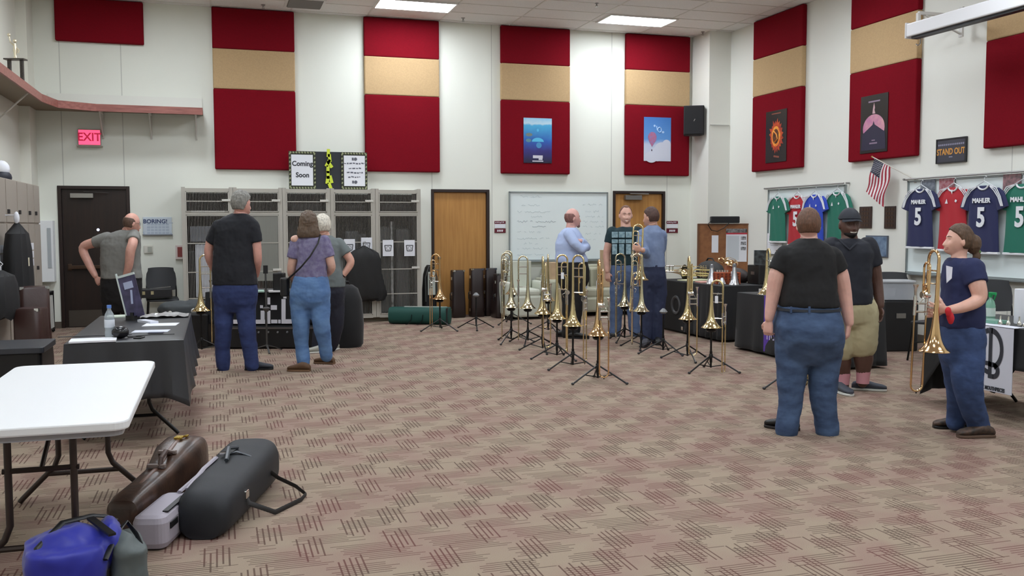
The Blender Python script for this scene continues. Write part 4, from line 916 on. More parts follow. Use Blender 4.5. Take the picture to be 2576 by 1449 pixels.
LEGM = mat('brown_grey_tube', (58, 48, 44), .4, .4)
t = thing('folding_table', 'white plastic folding table with brown tube legs in the left foreground', 'table', (-5.68, -10.63, 0))
W_, L_ = .76, 1.87
MB().rbox((0, 0, .722), (W_, L_, .040), .07, seg=6).build('tabletop', WHITEP, t, bevel=.008)
MB().rbox((0, 0, .692), (W_-.05, L_-.05, .03), .05, seg=4).build('underframe', mat('table_rim_grey', (150, 150, 154), .5), t)
leg_set(t, W_, L_, .70, LEGM, .0155)
# cloth-covered tables
def cloth(name, label, cx, cy, lx, ly, zt, hem, m, corner=.0, wave=.025, seed=1, rz=0, sides=(1, 1, 1, 1), group=None):
    """draped cloth: hem(u) height of the lower edge around the perimeter, four sides -y +x +y -x"""
    random.seed(seed); hx, hy = lx/2+.008, ly/2+.008; per = []; n = 28
    cs = [(-hx, -hy), (hx, -hy), (hx, hy), (-hx, hy)]; nr = [(0, -1), (1, 0), (0, 1), (-1, 0)]
    for s in range(4):
        a, b = cs[s], cs[(s+1) % 4]
        for k in range(n):
            f = k/n; per.append((a[0]+(b[0]-a[0])*f, a[1]+(b[1]-a[1])*f, s, f))
    rows = 10; mb = MB(); rs = []
    for j in range(rows+1):
        g = j/rows; ring = []
        for i, (x, y, s, f) in enumerate(per):
            h = hem[s] if isinstance(hem, (list, tuple)) else hem
            cd = min(f, 1-f); nx, ny = nr[s]
            if f < .12: pn = nr[s-1]; w2 = .5*(1-f/.12); nx, ny = nx*(1-w2)+pn[0]*w2, ny*(1-w2)+pn[1]*w2; hp = hem[s-1] if isinstance(hem, (list, tuple)) else hem; h = h*(1-w2)+hp*w2
            if f > .88: pn = nr[(s+1) % 4]; w2 = .5*((f-.88)/.12); nx, ny = nx*(1-w2)+pn[0]*w2, ny*(1-w2)+pn[1]*w2; hp = hem[(s+1) % 4] if isinstance(hem, (list, tuple)) else hem; h = h*(1-w2)+hp*w2
            h = max(.02, h-corner*max(0, 1-cd/.12))
            wv = wave*(math.sin(f*2*PI*(3+s)+seed+s)+.6*math.sin(f*2*PI*(7+s)+2.1*seed))*.5+wave*1.0*max(0, 1-cd/.15)
            o = g**1.1*(wv+wave*.9)
            ring.append(Vector((x+nx*o, y+ny*o, zt-(zt-h)*g)))
        rs.append(ring)
    c = Vector((0, 0, zt+.002)); n4 = len(per)
    mb.rings([[Vector((v.x*.0+0, v.y*0, zt+.004)) + Vector((v.x, v.y, 0))*.97 for v in rs[0]]]+rs, cap=False)
    mb.f.append([k for k in range(n4)]); mb.m.append(0)
    o = mb.build(name, m, None, smooth=True); o.location = (cx, cy, 0); o.rotation_euler = (0, 0, rz)
    sd = o.modifiers.new('s', 'SOLIDIFY'); sd.thickness = .002; sd.offset = 1
    tag(o, label, 'tablecloth', group); return o
def plain_table(label, cx, cy, lx, ly, h=.735, rz=0, m=None):
    t = thing('folding_table', label, 'table', (cx, cy, 0), rz)
    MB().rbox((0, 0, h-.022), (lx, ly, .04), .03).build('tabletop', m or mat('table_grey', (130, 130, 132), .5), t)
    if ly >= lx: leg_set(t, lx, ly, h-.04, STANDM)
    else:
        for s in (-1, 1):
            for e in (-1, 1): MB().tube([(s*(lx/2-.08), e*ly*.25, h-.04), (s*(lx/2-.08), e*ly*.25, .2), (s*(lx/2-.08), e*ly*.42, .012)], .014, n=8).build('leg', STANDM, t, smooth=True)
            MB().tube([(s*(lx/2-.08), -ly*.25, .3), (s*(lx/2-.08), ly*.25, .3)], .012, n=8).build('cross_bar', STANDM, t, smooth=True)
    return t
GCL = mat('dark_grey_plastic_cloth', (46, 47, 51), .42, bump=.25, bscale=18)
plain_table('folding table under the dark grey plastic cloth at the left', -5.56, -7.62, .74, 2.08)
cloth('tablecloth', 'dark grey plastic cloth over the table behind the white one', -5.56, -7.62, .76, 2.12, .742, [.34, .36, .45, .35], GCL, .08, .04, 3)
TBC = mat('black_table_cloth', (20, 21, 24), .75, bump=.2, bscale=50, sheen=.1)
plain_table('folding table under the black cloth with silver mutes on it', 1.78, -4.28, .72, .90)
cloth('tablecloth', 'black cloth over the table carrying silver mutes and the orange box', 1.78, -4.28, .74, .92, .742, .03, TBC, 0, .03, 5)
plain_table('folding table under the black cloth with the purple banner', 1.60, -6.33, .62, 1.88, .70)
cloth('tablecloth', 'black cloth with the purple banner hanging over it', 1.60, -6.33, .64, 1.90, .707, .03, TBC, 0, .03, 8)
plain_table('folding table under the black cloth at the right edge', 1.36, -9.95, .74, 1.85)
cloth('tablecloth', 'black cloth over the mouthpiece table at the right edge', 1.36, -9.95, .76, 1.88, .742, [.25, .3, .1, .42], TBC, .2, .022, 11)
# purple banner
p0, p1 = atz(1924, 745, .70), atz(1990, 745, .70); bx = 1.25
y0 = atx(1922, 800, bx).y; y1 = y0-.75
t = thing('table_banner', 'purple banner with pale lettering hanging over the black table cloth', 'banner', (bx, (y0+y1)/2, .36))
MB().box((0, 0, .02), (.006, abs(y1-y0), .66)).box((.08, 0, .352), (.16, abs(y1-y0), .005)).build('fabric', mat('purple_fabric', (92, 62, 160), .7, var=.04), t)
text('lettering', 'nou', .20, mat('lilac_print', (200, 190, 226), .7), t, Matrix.Translation((-.005, y0-(y0+y1)/2-.20, -.10)) @ Matrix.Rotation(-PI/2, 4, 'Z') @ Matrix.Rotation(PI/2, 4, 'X'), .001, 0, .9)
# white banner with monogram
bx = .93; a = atx(2452, 822, bx); b = atx(2540, 830, bx); c = atx(2543, 995, bx)
t = thing('paper_banner', 'white banner with a dark round monogram hanging from the right table', 'banner', (bx, (a.y+b.y)/2, (.74+c.z)/2)); w_ = abs(a.y-b.y)+.08; h_ = .74-c.z
MB().box((0, 0, 0), (.004, w_, h_)).box((.06, 0, h_/2+.006), (.12, w_, .004)).build('sheet', mat('banner_white', (212, 214, 224), .7), t)
MG = mat('monogram_black', (52, 54, 62), .8); q = MB(); Q = lambda u, z: Vector((-.006, -u, z))
sc = h_/.80
def bar(u0, z0, u1, z1, wd): 
    q.add([Q(u0, z0)*1, Q(u1, z0), Q(u1, z1), Q(u0, z1)], [(0, 1, 2, 3)])
def ringarc(cu, cz, r0, r1, a0, a1, n=14, sq=1):
    vs = []
    for k in range(n+1):
        a = a0+(a1-a0)*k/n; vs += [Q(cu+r0*math.cos(a)*sq, cz+r0*math.sin(a)), Q(cu+r1*math.cos(a)*sq, cz+r1*math.sin(a))]
    q.add(vs, [(2*k, 2*k+2, 2*k+3, 2*k+1) for k in range(n)])
ringarc(-.0, .06, .15, .19, R(100), R(262), sq=.8)       # C
bar(-.02, -.12, .015, .25, 0); ringarc(.0, .08, .125, .17, R(-70), R(88), sq=.75)     # tall upper bow
bar(-.09, -.02, -.055, .06, 0); bar(-.09, -.02, .0, -.055, 0)
ringarc(.03, -.09, .028, .066, R(-90), R(90)); bar(-.02, -.155, .035, -.118, 0); bar(-.02, -.062, .035, -.024, 0)
q.build('monogram', MG, t)
text('lettering', 'BLACK MOUTHPIECES', .042, MG, t, Matrix.Translation((-.005, 0, -.235)) @ Matrix.Rotation(-PI/2, 4, 'Z') @ Matrix.Rotation(PI/2, 4, 'X'), .001, .0015, .72)
# things on the right table
t = thing('paper_towel_roll', 'white upright paper roll on the right table', 'paper roll', (1.28, -9.74, .748))
MB().lathe([(.02, 0), (.066, 0), (.068, .01), (.068, .27), (.066, .28), (.02, .28), (.02, 0)], n=28).build('roll', PAPER, t, smooth=True)
t = thing('spray_bottle', 'green topped clear spray bottle on the right table', 'bottle', (1.28, -9.40, .748), -PI/2)
MB().lathe([(0, 0), (.036, 0), (.04, .01), (.04, .12), (.03, .155), (.014, .175), (.013, .19), (0, .19)], n=20).build('body', mat('clear_green', (150, 205, 180), .1, alpha=.55), t, smooth=True)
MB().box((0, 0, .205), (.03, .022, .03)).box((.02, 0, .222), (.07, .022, .022)).box((.045, 0, .19), (.008, .012, .05), rot=(0, .4, 0)).build('trigger_head', mat('green_plastic', (22, 150, 84), .4), t, bevel=.003)
MB().lathe([(.0405, .03), (.0407, .031), (.0407, .10), (.0405, .101)], n=20).build('label_band', mat('pale_label', (205, 222, 214), .5), t)
t = tag(MB().rbox((1.10, -9.62, .762), (.14, .2, .024), .02).build('soap_dish', mat('green_clear', (130, 180, 160), .2, alpha=.8)), 'flat pale green plastic box on the right table', 'box')
for k, (x, y) in enumerate(((1.04, -9.83), (1.10, -9.88), (1.2, -9.92), (1.05, -9.98), (1.14, -10.03), (1.24, -10.05), (1.03, -9.76))):
    t = thing('mouthpiece', 'silver brass mouthpiece among those on the right table', 'mouthpiece', (x, y, .748), k, 'loose silver mouthpieces on the right table')
    MB().lathe([(.004, 0), (.017, 0), (.018, .006), (.013, .03), (.007, .04), (.006, .075), (.004, .075)], n=14).build('body', NICKEL, t, smooth=True)
tag(MB().box((1.04, -9.40, .752), (.12, .12, .008)).build('folded_paper', PAPER), 'small white folded paper beside the spray bottle', 'paper')
# things on the grey table
def sheet(px, py, z, w_, l_, rz, label, m=PAPER, th=.003, name='paper_sheet', cat='paper'):
    p = atz(px, py, z); o = MB().box((0, 0, 0), (w_, l_, th)).build(name, m); o.location = (p.x, p.y, z+th/2+.0005); o.rotation_euler = (0, 0, rz); return tag(o, label, cat)
ZT = .748
sheet(235, 858, ZT, .30, .20, .05, 'white papers at the near left corner of the grey cloth table', th=.012)
sheet(405, 817, ZT, .26, .22, -.1, 'white printed sheet at the right side of the grey cloth table')
sheet(380, 834, ZT, .26, .16, -.1, 'white leaflet with blue print on the grey cloth table', mat('leaflet', (206, 210, 222), .6), .004)
sheet(392, 837, ZT+.006, .11, .06, -.1, 'dark navy card lying on the leaflet', mat('navy_card', (34, 38, 74), .5), .003, 'printed_card', 'card')
sheet(240, 845, ZT+.0, .5, .03, .05, 'thin dark strip behind the near papers', mat('dark_strip', (28, 26, 34), .5), .003, 'strap', 'strap')
p = atz(276, 852, ZT); t = thing('water_bottle', 'clear plastic water bottle with blue cap on the grey cloth table', 'bottle', (p.x, p.y+.02, ZT))
MB().lathe([(0, 0), (.030, 0), (.034, .008), (.034, .05), (.031, .06), (.034, .07), (.034, .15), (.03, .175), (.014, .205), (.013, .222), (0, .222)], n=22).build('body', mat('bottle_clear', (190, 200, 208), .1, alpha=.45), t, smooth=True)
MB().lathe([(.0345, .08), (.0352, .081), (.0352, .135), (.0345, .136)], n=22).build('label_band', mat('bottle_label', (206, 212, 222), .5), t, smooth=True)
MB().lathe([(0, .218), (.0155, .218), (.0155, .24), (0, .24)], n=16).build('cap', mat('cap_blue', (88, 130, 206), .4), t, smooth=True)
p = atz(300, 850, ZT); t = thing('plastic_cup', 'crumpled clear plastic wrap beside the water bottle', 'plastic wrap', (p.x-.02, p.y-.02, ZT))
MB().ball((0, 0, .028), (.035, .03, .028), n=10).ball((.02, .02, .05), (.02, .02, .03), n=8).build('wrap', mat('clear_wrap', (216, 218, 222), .15, alpha=.6), t)
p = atz(322, 851, ZT); t = thing('camera', 'small black camera bag on the grey cloth table', 'bag', (p.x-.05, p.y, ZT)); t.name = 'camera_pouch'
MB().ball((0, 0, .045), (.06, .05, .045), n=14).rbox((-.01, 0, .05), (.07, .08, .05), .02, rot=(.2, .3, .2)).build('pouch', mat('glossy_black', (20, 20, 24), .25), t, smooth=True)
MB().tube([(.05, 0, .01), (.10, .03, .006), (.16, .0, .006), (.14, -.06, .006), (.09, -.05, .006)], .006, n=6).tube([(.04, .03, .01), (.2, .12, .006), (.36, .12, .006)], .003, n=5).build('strap', BLACK, t, smooth=True)
p = atz(352, 806, ZT); t = thing('sign_stand', 'tilted acrylic stand with a purple printed flyer on the grey cloth table', 'sign', (p.x-.06, p.y+.05, ZT), -.55)
MB().rbox((0, 0, .02), (.09, .10, .04), .02).box((.0, 0, .04), (.03, .03, .05)).build('clamp_base', BLACK, t)
MB().box((-.01, 0, .20), (.17, .008, .36), rot=(0, -.25, 0)).build('flyer', mat('flyer_purple', (74, 70, 104), .3, rgb2=(46, 42, 70), vscale=14), t)
MB().box((-.105, -.004, .215), (.012, .012, .37), rot=(0, -.25, 0)).box((-.05, -.004, .385), (.16, .012, .02), rot=(0, -.25, 0)).build('acrylic_edge', mat('acrylic_edge', (196, 206, 204), .3), t)
MB().box((-.03, -.007, .30), (.09, .003, .06), rot=(0, -.25, 0)).box((.0, -.007, .20), (.02, .003, .12), rot=(0, -.05, 0)).build('flyer_print', mat('flyer_pale', (168, 176, 206), .5), t)
p = atz(372, 806, ZT); sheet(372, 812, ZT, .07, .24, .5, 'pale leaflet leaning behind the purple flyer', mat('leaflet'), .02)
p = atz(430, 796, ZT); t = thing('crumpled_wrap', 'heap of crumpled pale plastic at the far end of the grey cloth table', 'plastic wrap', (p.x-.05, p.y, ZT))
mb = MB(); random.seed(4); n = 14
vs = []; fs = []
for i in range(n+1):
    for j in range(7): vs.append(((i/n-.5)*.40, (j/6-.5)*.34, .006+random.random()*.028*(1-abs(i/n-.5)*1.2)))
for i in range(n):
    for j in range(6): fs.append((i*7+j, (i+1)*7+j, (i+1)*7+j+1, i*7+j+1))
mb.add(vs, fs); o = mb.build('sheet', mat('wrap_grey', (160, 160, 160), .25), t); o.modifiers.new('s', 'SOLIDIFY').thickness = .002
sheet(300, 797, ZT, .2, .2, .1, 'pale green folded sheet behind the water bottle', mat('pale_green', (186, 196, 182), .7), .01)
# ---------------------------------------------------------------- chairs
CH = mat('chair_plastic', (40, 42, 46), .5, bump=.1)
def chair(label, loc, rz, back=(.44, .36), group='black plastic band chairs', m=CH):
    t = thing('band_chair', label, 'chair', loc, rz, group)
    rs = []
    MB().rbox((0, 0, .445), (.46, .44, .03), .07, seg=5, rot=(.04, 0, 0)).build('seat', m, t, bevel=.008)
    q = MB(); pts = []; w_, h_ = back; zc = .46+.10+h_/2
    vs = []; fs = []; nu, nv = 10, 8
    for side in (0, 1):
        for i in range(nu+1):
            for j in range(nv+1):
                u = i/nu*2-1; v = j/nv*2-1
                k = 1-.12*max(0, abs(v)-.5)**1*2*(abs(u) > .8); uu = u*(w_/2)*(1-.10*max(0, v)*abs(u)); 
                if abs(u) > .79 and abs(v) > .74: uu *= .93
                vs.append((uu, .20+.10*((v+1)/2)*.5+.035*(1-u*u)*-1*-1+(.014 if side else 0), zc+v*h_/2*(1-.06*(u*u))))
    N = (nu+1)*(nv+1)
    for i in range(nu):
        for j in range(nv):
            a = i*(nv+1)+j; fs.append((a, a+nv+1, a+nv+2, a+1)); fs.append((N+a, N+a+1, N+a+nv+2, N+a+nv+1))
    for i in range(nu): fs.append((i*(nv+1), N+i*(nv+1), N+(i+1)*(nv+1), (i+1)*(nv+1))); a = i*(nv+1)+nv; b = (i+1)*(nv+1)+nv; fs.append((a, b, N+b, N+a))
    for j in range(nv): fs.append((j, j+1, N+j+1, N+j)); a = nu*(nv+1)+j; fs.append((a, N+a, N+a+1, a+1))
    q.add(vs, fs); q.build('backrest', m, t, smooth=True)
    for s in (-1, 1):
        MB().tube([(s*.21, .17, .44), (s*.215, .215, .58), (s*.205, .25, .72)], .011, n=8).build('back_post', STANDM, t, smooth=True)
        MB().tube([(s*.20, -.17, .435), (s*.225, -.22, .0)], .011, n=8).build('leg', STANDM, t, smooth=True)
        MB().tube([(s*.20, .16, .435), (s*.225, .25, .0)], .011, n=8).build('leg', STANDM, t, smooth=True)
    MB().tube([(-.212, -.195, .2), (.212, -.195, .2)], .008, n=6).build('stretcher', STANDM, t)
    return t
G = None
c = chair('black plastic chair against the back wall beside the man in grey', (-5.74, -.50, 0), .1, group=None)
p = atz(395, 762, .47); t = thing('black_case', 'black case with pale latches lying across the chair by the back wall', 'case', (-5.86, -.62, .48), .1)
MB().rbox((0, 0, .07), (.52, .30, .13), .03).build('body', mat('case_black', (22, 22, 24), .5), t, bevel=.01)
for x in (-.14, -.02): MB().box((x, -.155, .08), (.04, .012, .05)).build('latch', mat('latch_brass', (200, 190, 150), .35, .7), t)
MB().box((.1, .0, .145), (.30, .02, .012), rot=(0, -.08, 0)).build('metal_strip', STEEL, t)
p = atz(430, 800, .5); t = thing('stuffed_bag', 'slumped dark grey bag behind the far end of the grey cloth table', 'bag', (-5.36, -2.6, 0))
MB().rbox((0, 0, .26), (.58, .34, .5), .12, seg=5).ball((-.1, 0, .46), (.25, .17, .12), n=14).ball((.14, 0, .46), (.2, .16, .13), n=14).build('bag', mat('grey_canvas', (66, 70, 72), .85), t, smooth=True, mods=[m_remesh(.02), m_smooth(6), m_disp(.03, .15)])
MB().ball((-.17, -.17, .42), (.03, .02, .035), n=8).build('toggle', mat('toggle_pale', (200, 198, 192), .6), t, smooth=True); MB().ball((.12, -.17, .44), (.035, .02, .04), n=8).build('toggle', mat('toggle_pale'), t, smooth=True)
chair('black chair by the right wall behind the man in the cap', (3.45, -5.45, 0), -.9, group=None)
chair('dark grey chair turned sideways left of the trombone woman', (2.85, -7.05, 0), -2.9, group=None)
chair('dark grey chair behind the trombone woman, partly hidden by another chair', (3.35, -7.35, 0), -.6, group=None)
chair('dark chair behind the upright paper roll at the right edge', (2.75, -8.85, 0), -.7, (.50, .42), None)
# plastic bin on a small black box table
t = thing('instrument_case', 'tall black hard case standing behind the man in the cap', 'case', (3.05, -6.05, 0), -.2)
MB().rbox((0, 0, .31), (.5, .4, .62), .06).build('body', mat('case_black'), t, bevel=.015); MB().box((0, -.205, .44), (.12, .02, .06)).build('latch', STEEL, t)
t = thing('storage_bin', 'clear plastic bin of white papers beside the man in the cap', 'bin', (3.03, -6.07, .632), -.35)
MB().rbox((0, 0, .11), (.42, .30, .22), .03).build('tub', mat('frosted_clear', (196, 200, 206), .25, alpha=.55), t); MB().rbox((0, 0, .225), (.45, .33, .02), .03).build('lid', mat('frosted_lid', (206, 210, 214), .3, alpha=.85), t)
for k in range(4): MB().box((-.12+.08*k, .0, .08+.02*(k % 2)), (.07, .22, .12), rot=(.1*k, .1, 0)).build('papers', mat('paper_grey', (150, 152, 162), .7, rgb2=(200, 202, 210), vscale=12), t)
# ---------------------------------------------------------------- couch with boxes
CU = mat('pale_upholstery', (176, 176, 156), .85, bump=.3, bscale=30)
t = thing('sofa', 'pale grey-green sofa under the whiteboard behind the trombones', 'sofa', (1.34, -.50, 0))
def cush(name, c, s, m=CU, r=.05): MB().rbox(c, s, r, seg=4).build(name, m, t, bevel=.04)
cush('base', (0, 0, .20), (1.62, .80, .26)); 
for k in (-1, 1): cush('seat_cushion', (k*.36, -.05, .40), (.70, .66, .16)); cush('back_cushion', (k*.36, .26, .62), (.70, .2, .38))
cush('armrest', (-.86, 0, .36), (.22, .84, .56), r=.09); cush('armrest', (.86, 0, .36), (.22, .84, .56), r=.09); cush('backrest', (0, .36, .5), (1.62, .12, .72))
for s in (-1, 1): MB().box((s*.8, -.34, .035), (.08, .08, .07)).build('foot', BLACK, t)
t = thing('armchair', 'pale high-backed armchair behind the second trombone', 'chair', (-.06, -.78, 0), .0)
def cush2(name, c, s, r=.05): MB().rbox(c, s, r, seg=4).build(name, mat('pale_armchair', (196, 200, 186), .8, bump=.3, bscale=30), t, bevel=.04)
cush2('base', (0, 0, .22), (.5, .6, .36)); cush2('seat_cushion', (0, -.04, .44), (.46, .5, .12)); cush2('backrest', (0, .24, .62), (.46, .16, .66), .08)
for s in (-1, 1): cush2('armrest', (s*.30, 0, .34), (.14, .62, .56), .06)
def cbox(name, label, c, s, rz, m=CARD, group=None, flap=None, open_=False):
    t = thing(name, label, 'box', c, rz, group); MB().box((0, 0, s[2]/2), s).build('body', m, t, bevel=.004)
    if open_:
        for k in (-1, 1): MB().box((0, k*(s[1]/2+.04), s[2]-.02), (s[0], .10, .004), rot=(k*-.9, 0, 0)).build('flap', m, t)
    MB().box((0, 0, s[2]+.001), (.05, s[1], .002)).build('packing_tape', mat('tape_tan', (190, 165, 120), .35), t)
    return t
cbox('cardboard_box', 'wide cardboard box on the sofa left of the man in light blue', (.74, -.66, .485), (.62, .30, .44), .05, mat('card_light', (186, 160, 128), .85, var=.06))
cbox('cardboard_box', 'small cardboard box with hand hole in front on the sofa seat', (.70, -1.10, .0), (.44, .26, .50), 0, mat('card_pale', (190, 172, 140), .85))
t = thing('handwritten_bag', 'white bag with blue scribble between the cardboard boxes', 'bag', (.80, -1.08, .505)); MB().rbox((0, 0, .1), (.34, .12, .22), .03).build('bag', mat('white_blue_print', (206, 212, 224), .6, rgb2=(150, 170, 204), vscale=16), t, bevel=.02)
cbox('cardboard_box', 'stacked upper cardboard box right of the man in light blue', (1.62, -.64, .96), (.30, .3, .16), .2, mat('card_light'))
cbox('cardboard_box', 'lower cardboard box right of the man in light blue', (1.60, -.64, .485), (.34, .28, .47), -.1, mat('card_light'))
cbox('cardboard_box', 'brown cardboard box beside the hand of the man in the graphic shirt', (1.93, -.70, .485), (.28, .3, .42), .1, mat('card_brown', (158, 118, 76), .85))
# ---------------------------------------------------------------- brown cases standing by the first oak door
def tall_case(label, cx, cy, w0, d0, w1, d1, h, rz, m=LEATHERETTE, group='dark brown cases standing by the oak door', bell=False):
    t = thing('instrument_case', label, 'case', (cx, cy, 0), rz, group); rs = []
    for z, w_, d_ in ((0, w1*.9, d1*.9), (.02, w1, d1), (.18, w1*(1 if not bell else 1.0), d1), (.34, (w0+w1)/2, (d0+d1)/2), (h*.6, w0, d0), (h-.02, w0, d0), (h, w0*.92, d0*.9)):
        rs.append([Vector((w_/2*math.copysign(abs(math.cos(a))**.35, math.cos(a)), d_/2*math.copysign(abs(math.sin(a))**.35, math.sin(a)), z)) for a in [2*PI*(k+.5)/28 for k in range(28)]])
    MB().rings(rs).build('body', m, t, smooth=True)
    for z in (.12, h*.5, h-.14): MB().box((-w0/2-.008, -d0*.15, z), (.018, .04, .05)).build('latch', NICKEL, t, bevel=.004)
    MB().tube([(-w0/2-.004, -.05, h*.36), (-w0/2-.04, -.05, h*.36+.02), (-w0/2-.04, -.05, h*.36+.12), (-w0/2-.004, -.05, h*.36+.14)], .008, n=6).build('handle', BLACK, t, smooth=True)
    for s in (-1, 1): MB().box((s*w0*.40, -d0*.42, h-.01), (.04, .03, .03)).build('corner_cap', NICKEL, t)
    return t
tall_case('brown case leaning on the oak door, leftmost of the standing cases', -1.06, -.30, .21, .2, .24, .24, .80, .05)
tall_case('brown case second from the left, in front of the oak door frame', -.72, -.26, .22, .2, .24, .26, .82, .0)
tall_case('brown case right of the oak door behind the one with many latches', -.46, -.20, .2, .2, .22, .22, .82, 0)
tall_case('rounded brown case with many silver latches left of the display trombones', -.38, -.55, .2, .2, .27, .34, .74, .1, bell=True)
tall_case('dark case behind the leftmost display trombone', -.12, -.22, .2, .2, .26, .3, .92, .1, mat('case_black'), None)
tall_case('navy case behind the leftmost display trombones', .02, -.12, .2, .16, .24, .16, .80, .0, mat('case_navy', (44, 50, 72), .5), None)
t = thing('french_horn_case', 'black open-loop case with pale lining beside the rightmost wire locker', 'case', (-1.58, -.45, 0), .1); t.name = 'instrument_case'
rs = []
for z, w_ in ((0, .20), (.05, .24), (.5, .24), (.75, .20), (.86, .13), (.9, .05)): rs.append([Vector((w_/2*math.copysign(abs(math.cos(a))**.6, math.cos(a)), .09*math.sin(a), z)) for a in [2*PI*k/20 for k in range(20)]])
MB().rings(rs).build('shell', BLACK, t, smooth=True); MB().rbox((0.01, -.095, .6), (.13, .03, .38), .02).build('lining', mat('lining_pale', (170, 176, 168), .8), t, bevel=.01)
MB().tube([(-.09, -.09, .3), (-.10, -.1, .7), (-.04, -.1, .88), (.05, -.1, .88), (.1, -.1, .7), (.1, -.09, .3)], .012, n=8).build('rim', mat('dark_grey_rim', (60, 64, 62), .4), t, smooth=True)
# green duffel
a, b = atz(985, 816, .0), atz(1138, 818, 0); c = (a+b)/2; t = thing('duffel_bag', 'long dark green instrument bag lying on the carpet before the lockers', 'bag', (c.x, c.y+.13, 0), math.atan2(b.y-a.y, b.x-a.x)); l_ = (b-a).length
rs = []
for x, r in ((-1, .10), (-.99, .125), (-.9, .135), (0, .135), (.9, .14), (.985, .13), (1, .10)): rs.append([Vector((x*l_/2, r*math.copysign(abs(math.cos(q_))**.75, math.cos(q_)), .137+.99*r*math.copysign(abs(math.sin(q_))**.75, math.sin(q_)))) for q_ in [2*PI*k/28 for k in range(28)]])
MB().rings(rs).build('body', mat('bottle_green_canvas', (8, 66, 58), .7, bump=.3, bscale=60), t, smooth=True)
MB().box((l_*.10, -.03, .276), (l_*.7, .03, .012)).build('zip_band', mat('zip_grey', (176, 186, 180), .6), t)
for s in (-.1, .08): MB().tube([(s, -.137, .16), (s-.01, -.15, .07), (s-.05, -.17, .015), (s-.09, -.18, .01)], .012, n=6, flat=.4).build('strap', BLACK, t, smooth=True)
MB().box((l_/2-.03, 0, .14), (.03, .285, .26)).build('end_band', mat('band_black', (20, 24, 24), .7), t, bevel=.04)
# ---------------------------------------------------------------- foreground cases
t = thing('trombone_case', 'worn brown hard case with handle lying on its edge in the foreground', 'case', (0, 0, 0))
A = Vector((-5.41, -10.86, 0)); B = Vector((-5.11, -9.88, 0)); ax = (B-A).normalized(); L_ = (B-A).length; sd = Vector((ax.y, -ax.x, 0))
t.location = A; t.rotation_euler = (0, 0, math.atan2(ax.y, ax.x)-PI/2)     # local +y runs away from the camera
BRN = mat('worn_brown_hide', (76, 54, 42), .35, bump=.35, bscale=40, rgb2=(48, 34, 27), vscale=9)
rs = []
for y, hw, h in ((0, .055, .18), (.02, .075, .21), (.08, .08, .225), (.30, .08, .235), (.5, .083, .25), (.62, .10, .285), (.76, .125, .32), (.90, .13, .33), (.98, .115, .31), (1.015, .08, .25)):
    rs.append([Vector((hw*math.copysign(abs(math.cos(q_))**.5, math.cos(q_)), y*L_/1.0, h/2+h/2*math.copysign(abs(math.sin(q_))**.45, math.sin(q_)))) for q_ in [2*PI*k/36 for k in range(36)]])
MB().rings(rs).build('body', BRN, t, smooth=True)
def top_h(y):
    pr = [(0, .18), (.3, .235), (.5, .25), (.62, .285), (.76, .32), (.9, .33), (1, .3)]
    for (a, ha), (b, hb) in zip(pr, pr[1:]):
        if a <= y <= b: return ha+(hb-ha)*(y-a)/(b-a)
    return .2
MB().tube([(0, y*L_, top_h(y)+.000) for y in [k/20*.96+.02 for k in range(21)]], .013, n=8, flat=.6).build('lid_seam', mat('brown_trim', (108, 84, 74), .4), t, smooth=True)
MB().tube([(.02, .47*L_, .255), (.02, .49*L_, .30), (.02, .56*L_, .32), (.02, .61*L_, .30), (.02, .63*L_, .29)], .014, n=8).build('handle', mat('handle_brown', (70, 52, 46), .4), t, smooth=True)

for yh, zh in ((.475, .262), (.635, .298)): MB().box((0, yh*L_, zh), (.10, .025, .02)).build('handle_mount', mat('handle_mount_grey', (120, 106, 100), .4), t, bevel=.004)
for y in (.82,): MB().box((.0, y*L_, top_h(y)+.012), (.045, .05, .015), rot=(.05, 0, 0)).build('latch', mat('gold_latch', (226, 196, 96), .2, 1), t, bevel=.004)
MB().box((.03, .86*L_, top_h(.86)+.010), (.02, .03, .012)).build('latch', mat('gold_latch'), t, bevel=.003)
t = thing('gig_case', 'large black instrument case with a pale grey pocket lying in the foreground', 'case', (0, 0, 0)); t.name = 'instrument_case'
A = Vector((-5.03, -10.90, 0)); B = Vector((-4.74, -9.92, 0)); ax = (B-A).normalized(); L_ = (B-A).length
t.location = A; t.rotation_euler = (0, 0, math.atan2(ax.y, ax.x)-PI/2)
BN = mat('black_nylon', (24, 27, 33), .6, bump=.25, bscale=500)
rs = []
for y, x0, hw, h in ((-.02, .0, .09, .15), (.0, .0, .12, .20), (.06, .0, .14, .235), (.25, -.0, .15, .25), (.5, -.0, .155, .26), (.75, .0, .165, .285), (.92, .0, .165, .29), (1.01, .0, .14, .27), (1.05, .0, .09, .2)):
    rs.append([Vector((x0+hw*math.copysign(abs(math.cos(q_))**.7, math.cos(q_)), y*L_, max(0.003, h/2+h/2*math.copysign(abs(math.sin(q_))**.65, math.sin(q_))))) for q_ in [2*PI*k/40 for k in range(40)]])
MB().rings(rs).build('body', BN, t, smooth=True)
PG = mat('pale_lilac_grey', (158, 152, 162), .55, bump=.1, bscale=300)
MB().rbox((-.20, .04*L_, .085), (.17, .46, .165), .05, seg=5).build('front_pocket', PG, t, bevel=.035)
MB().tube([(-.13, .18, .20), (-.12, .42, .245), (-.10, .58, .265)], .014, n=6, flat=.6).build('pocket_piping', PG, t, smooth=True); MB().tube([(-.185, .22, .175), (-.16, .46, .20), (-.13, .62, .225)], .014, n=6, flat=.6).build('pocket_piping', PG, t, smooth=True)
MB().box((-.145, .03, .171), (.028, .26, .006)).build('black_stripe', BLACK, t); MB().box((-.112, -.08, .11), (.006, .10, .03)).build('black_stripe', BLACK, t)
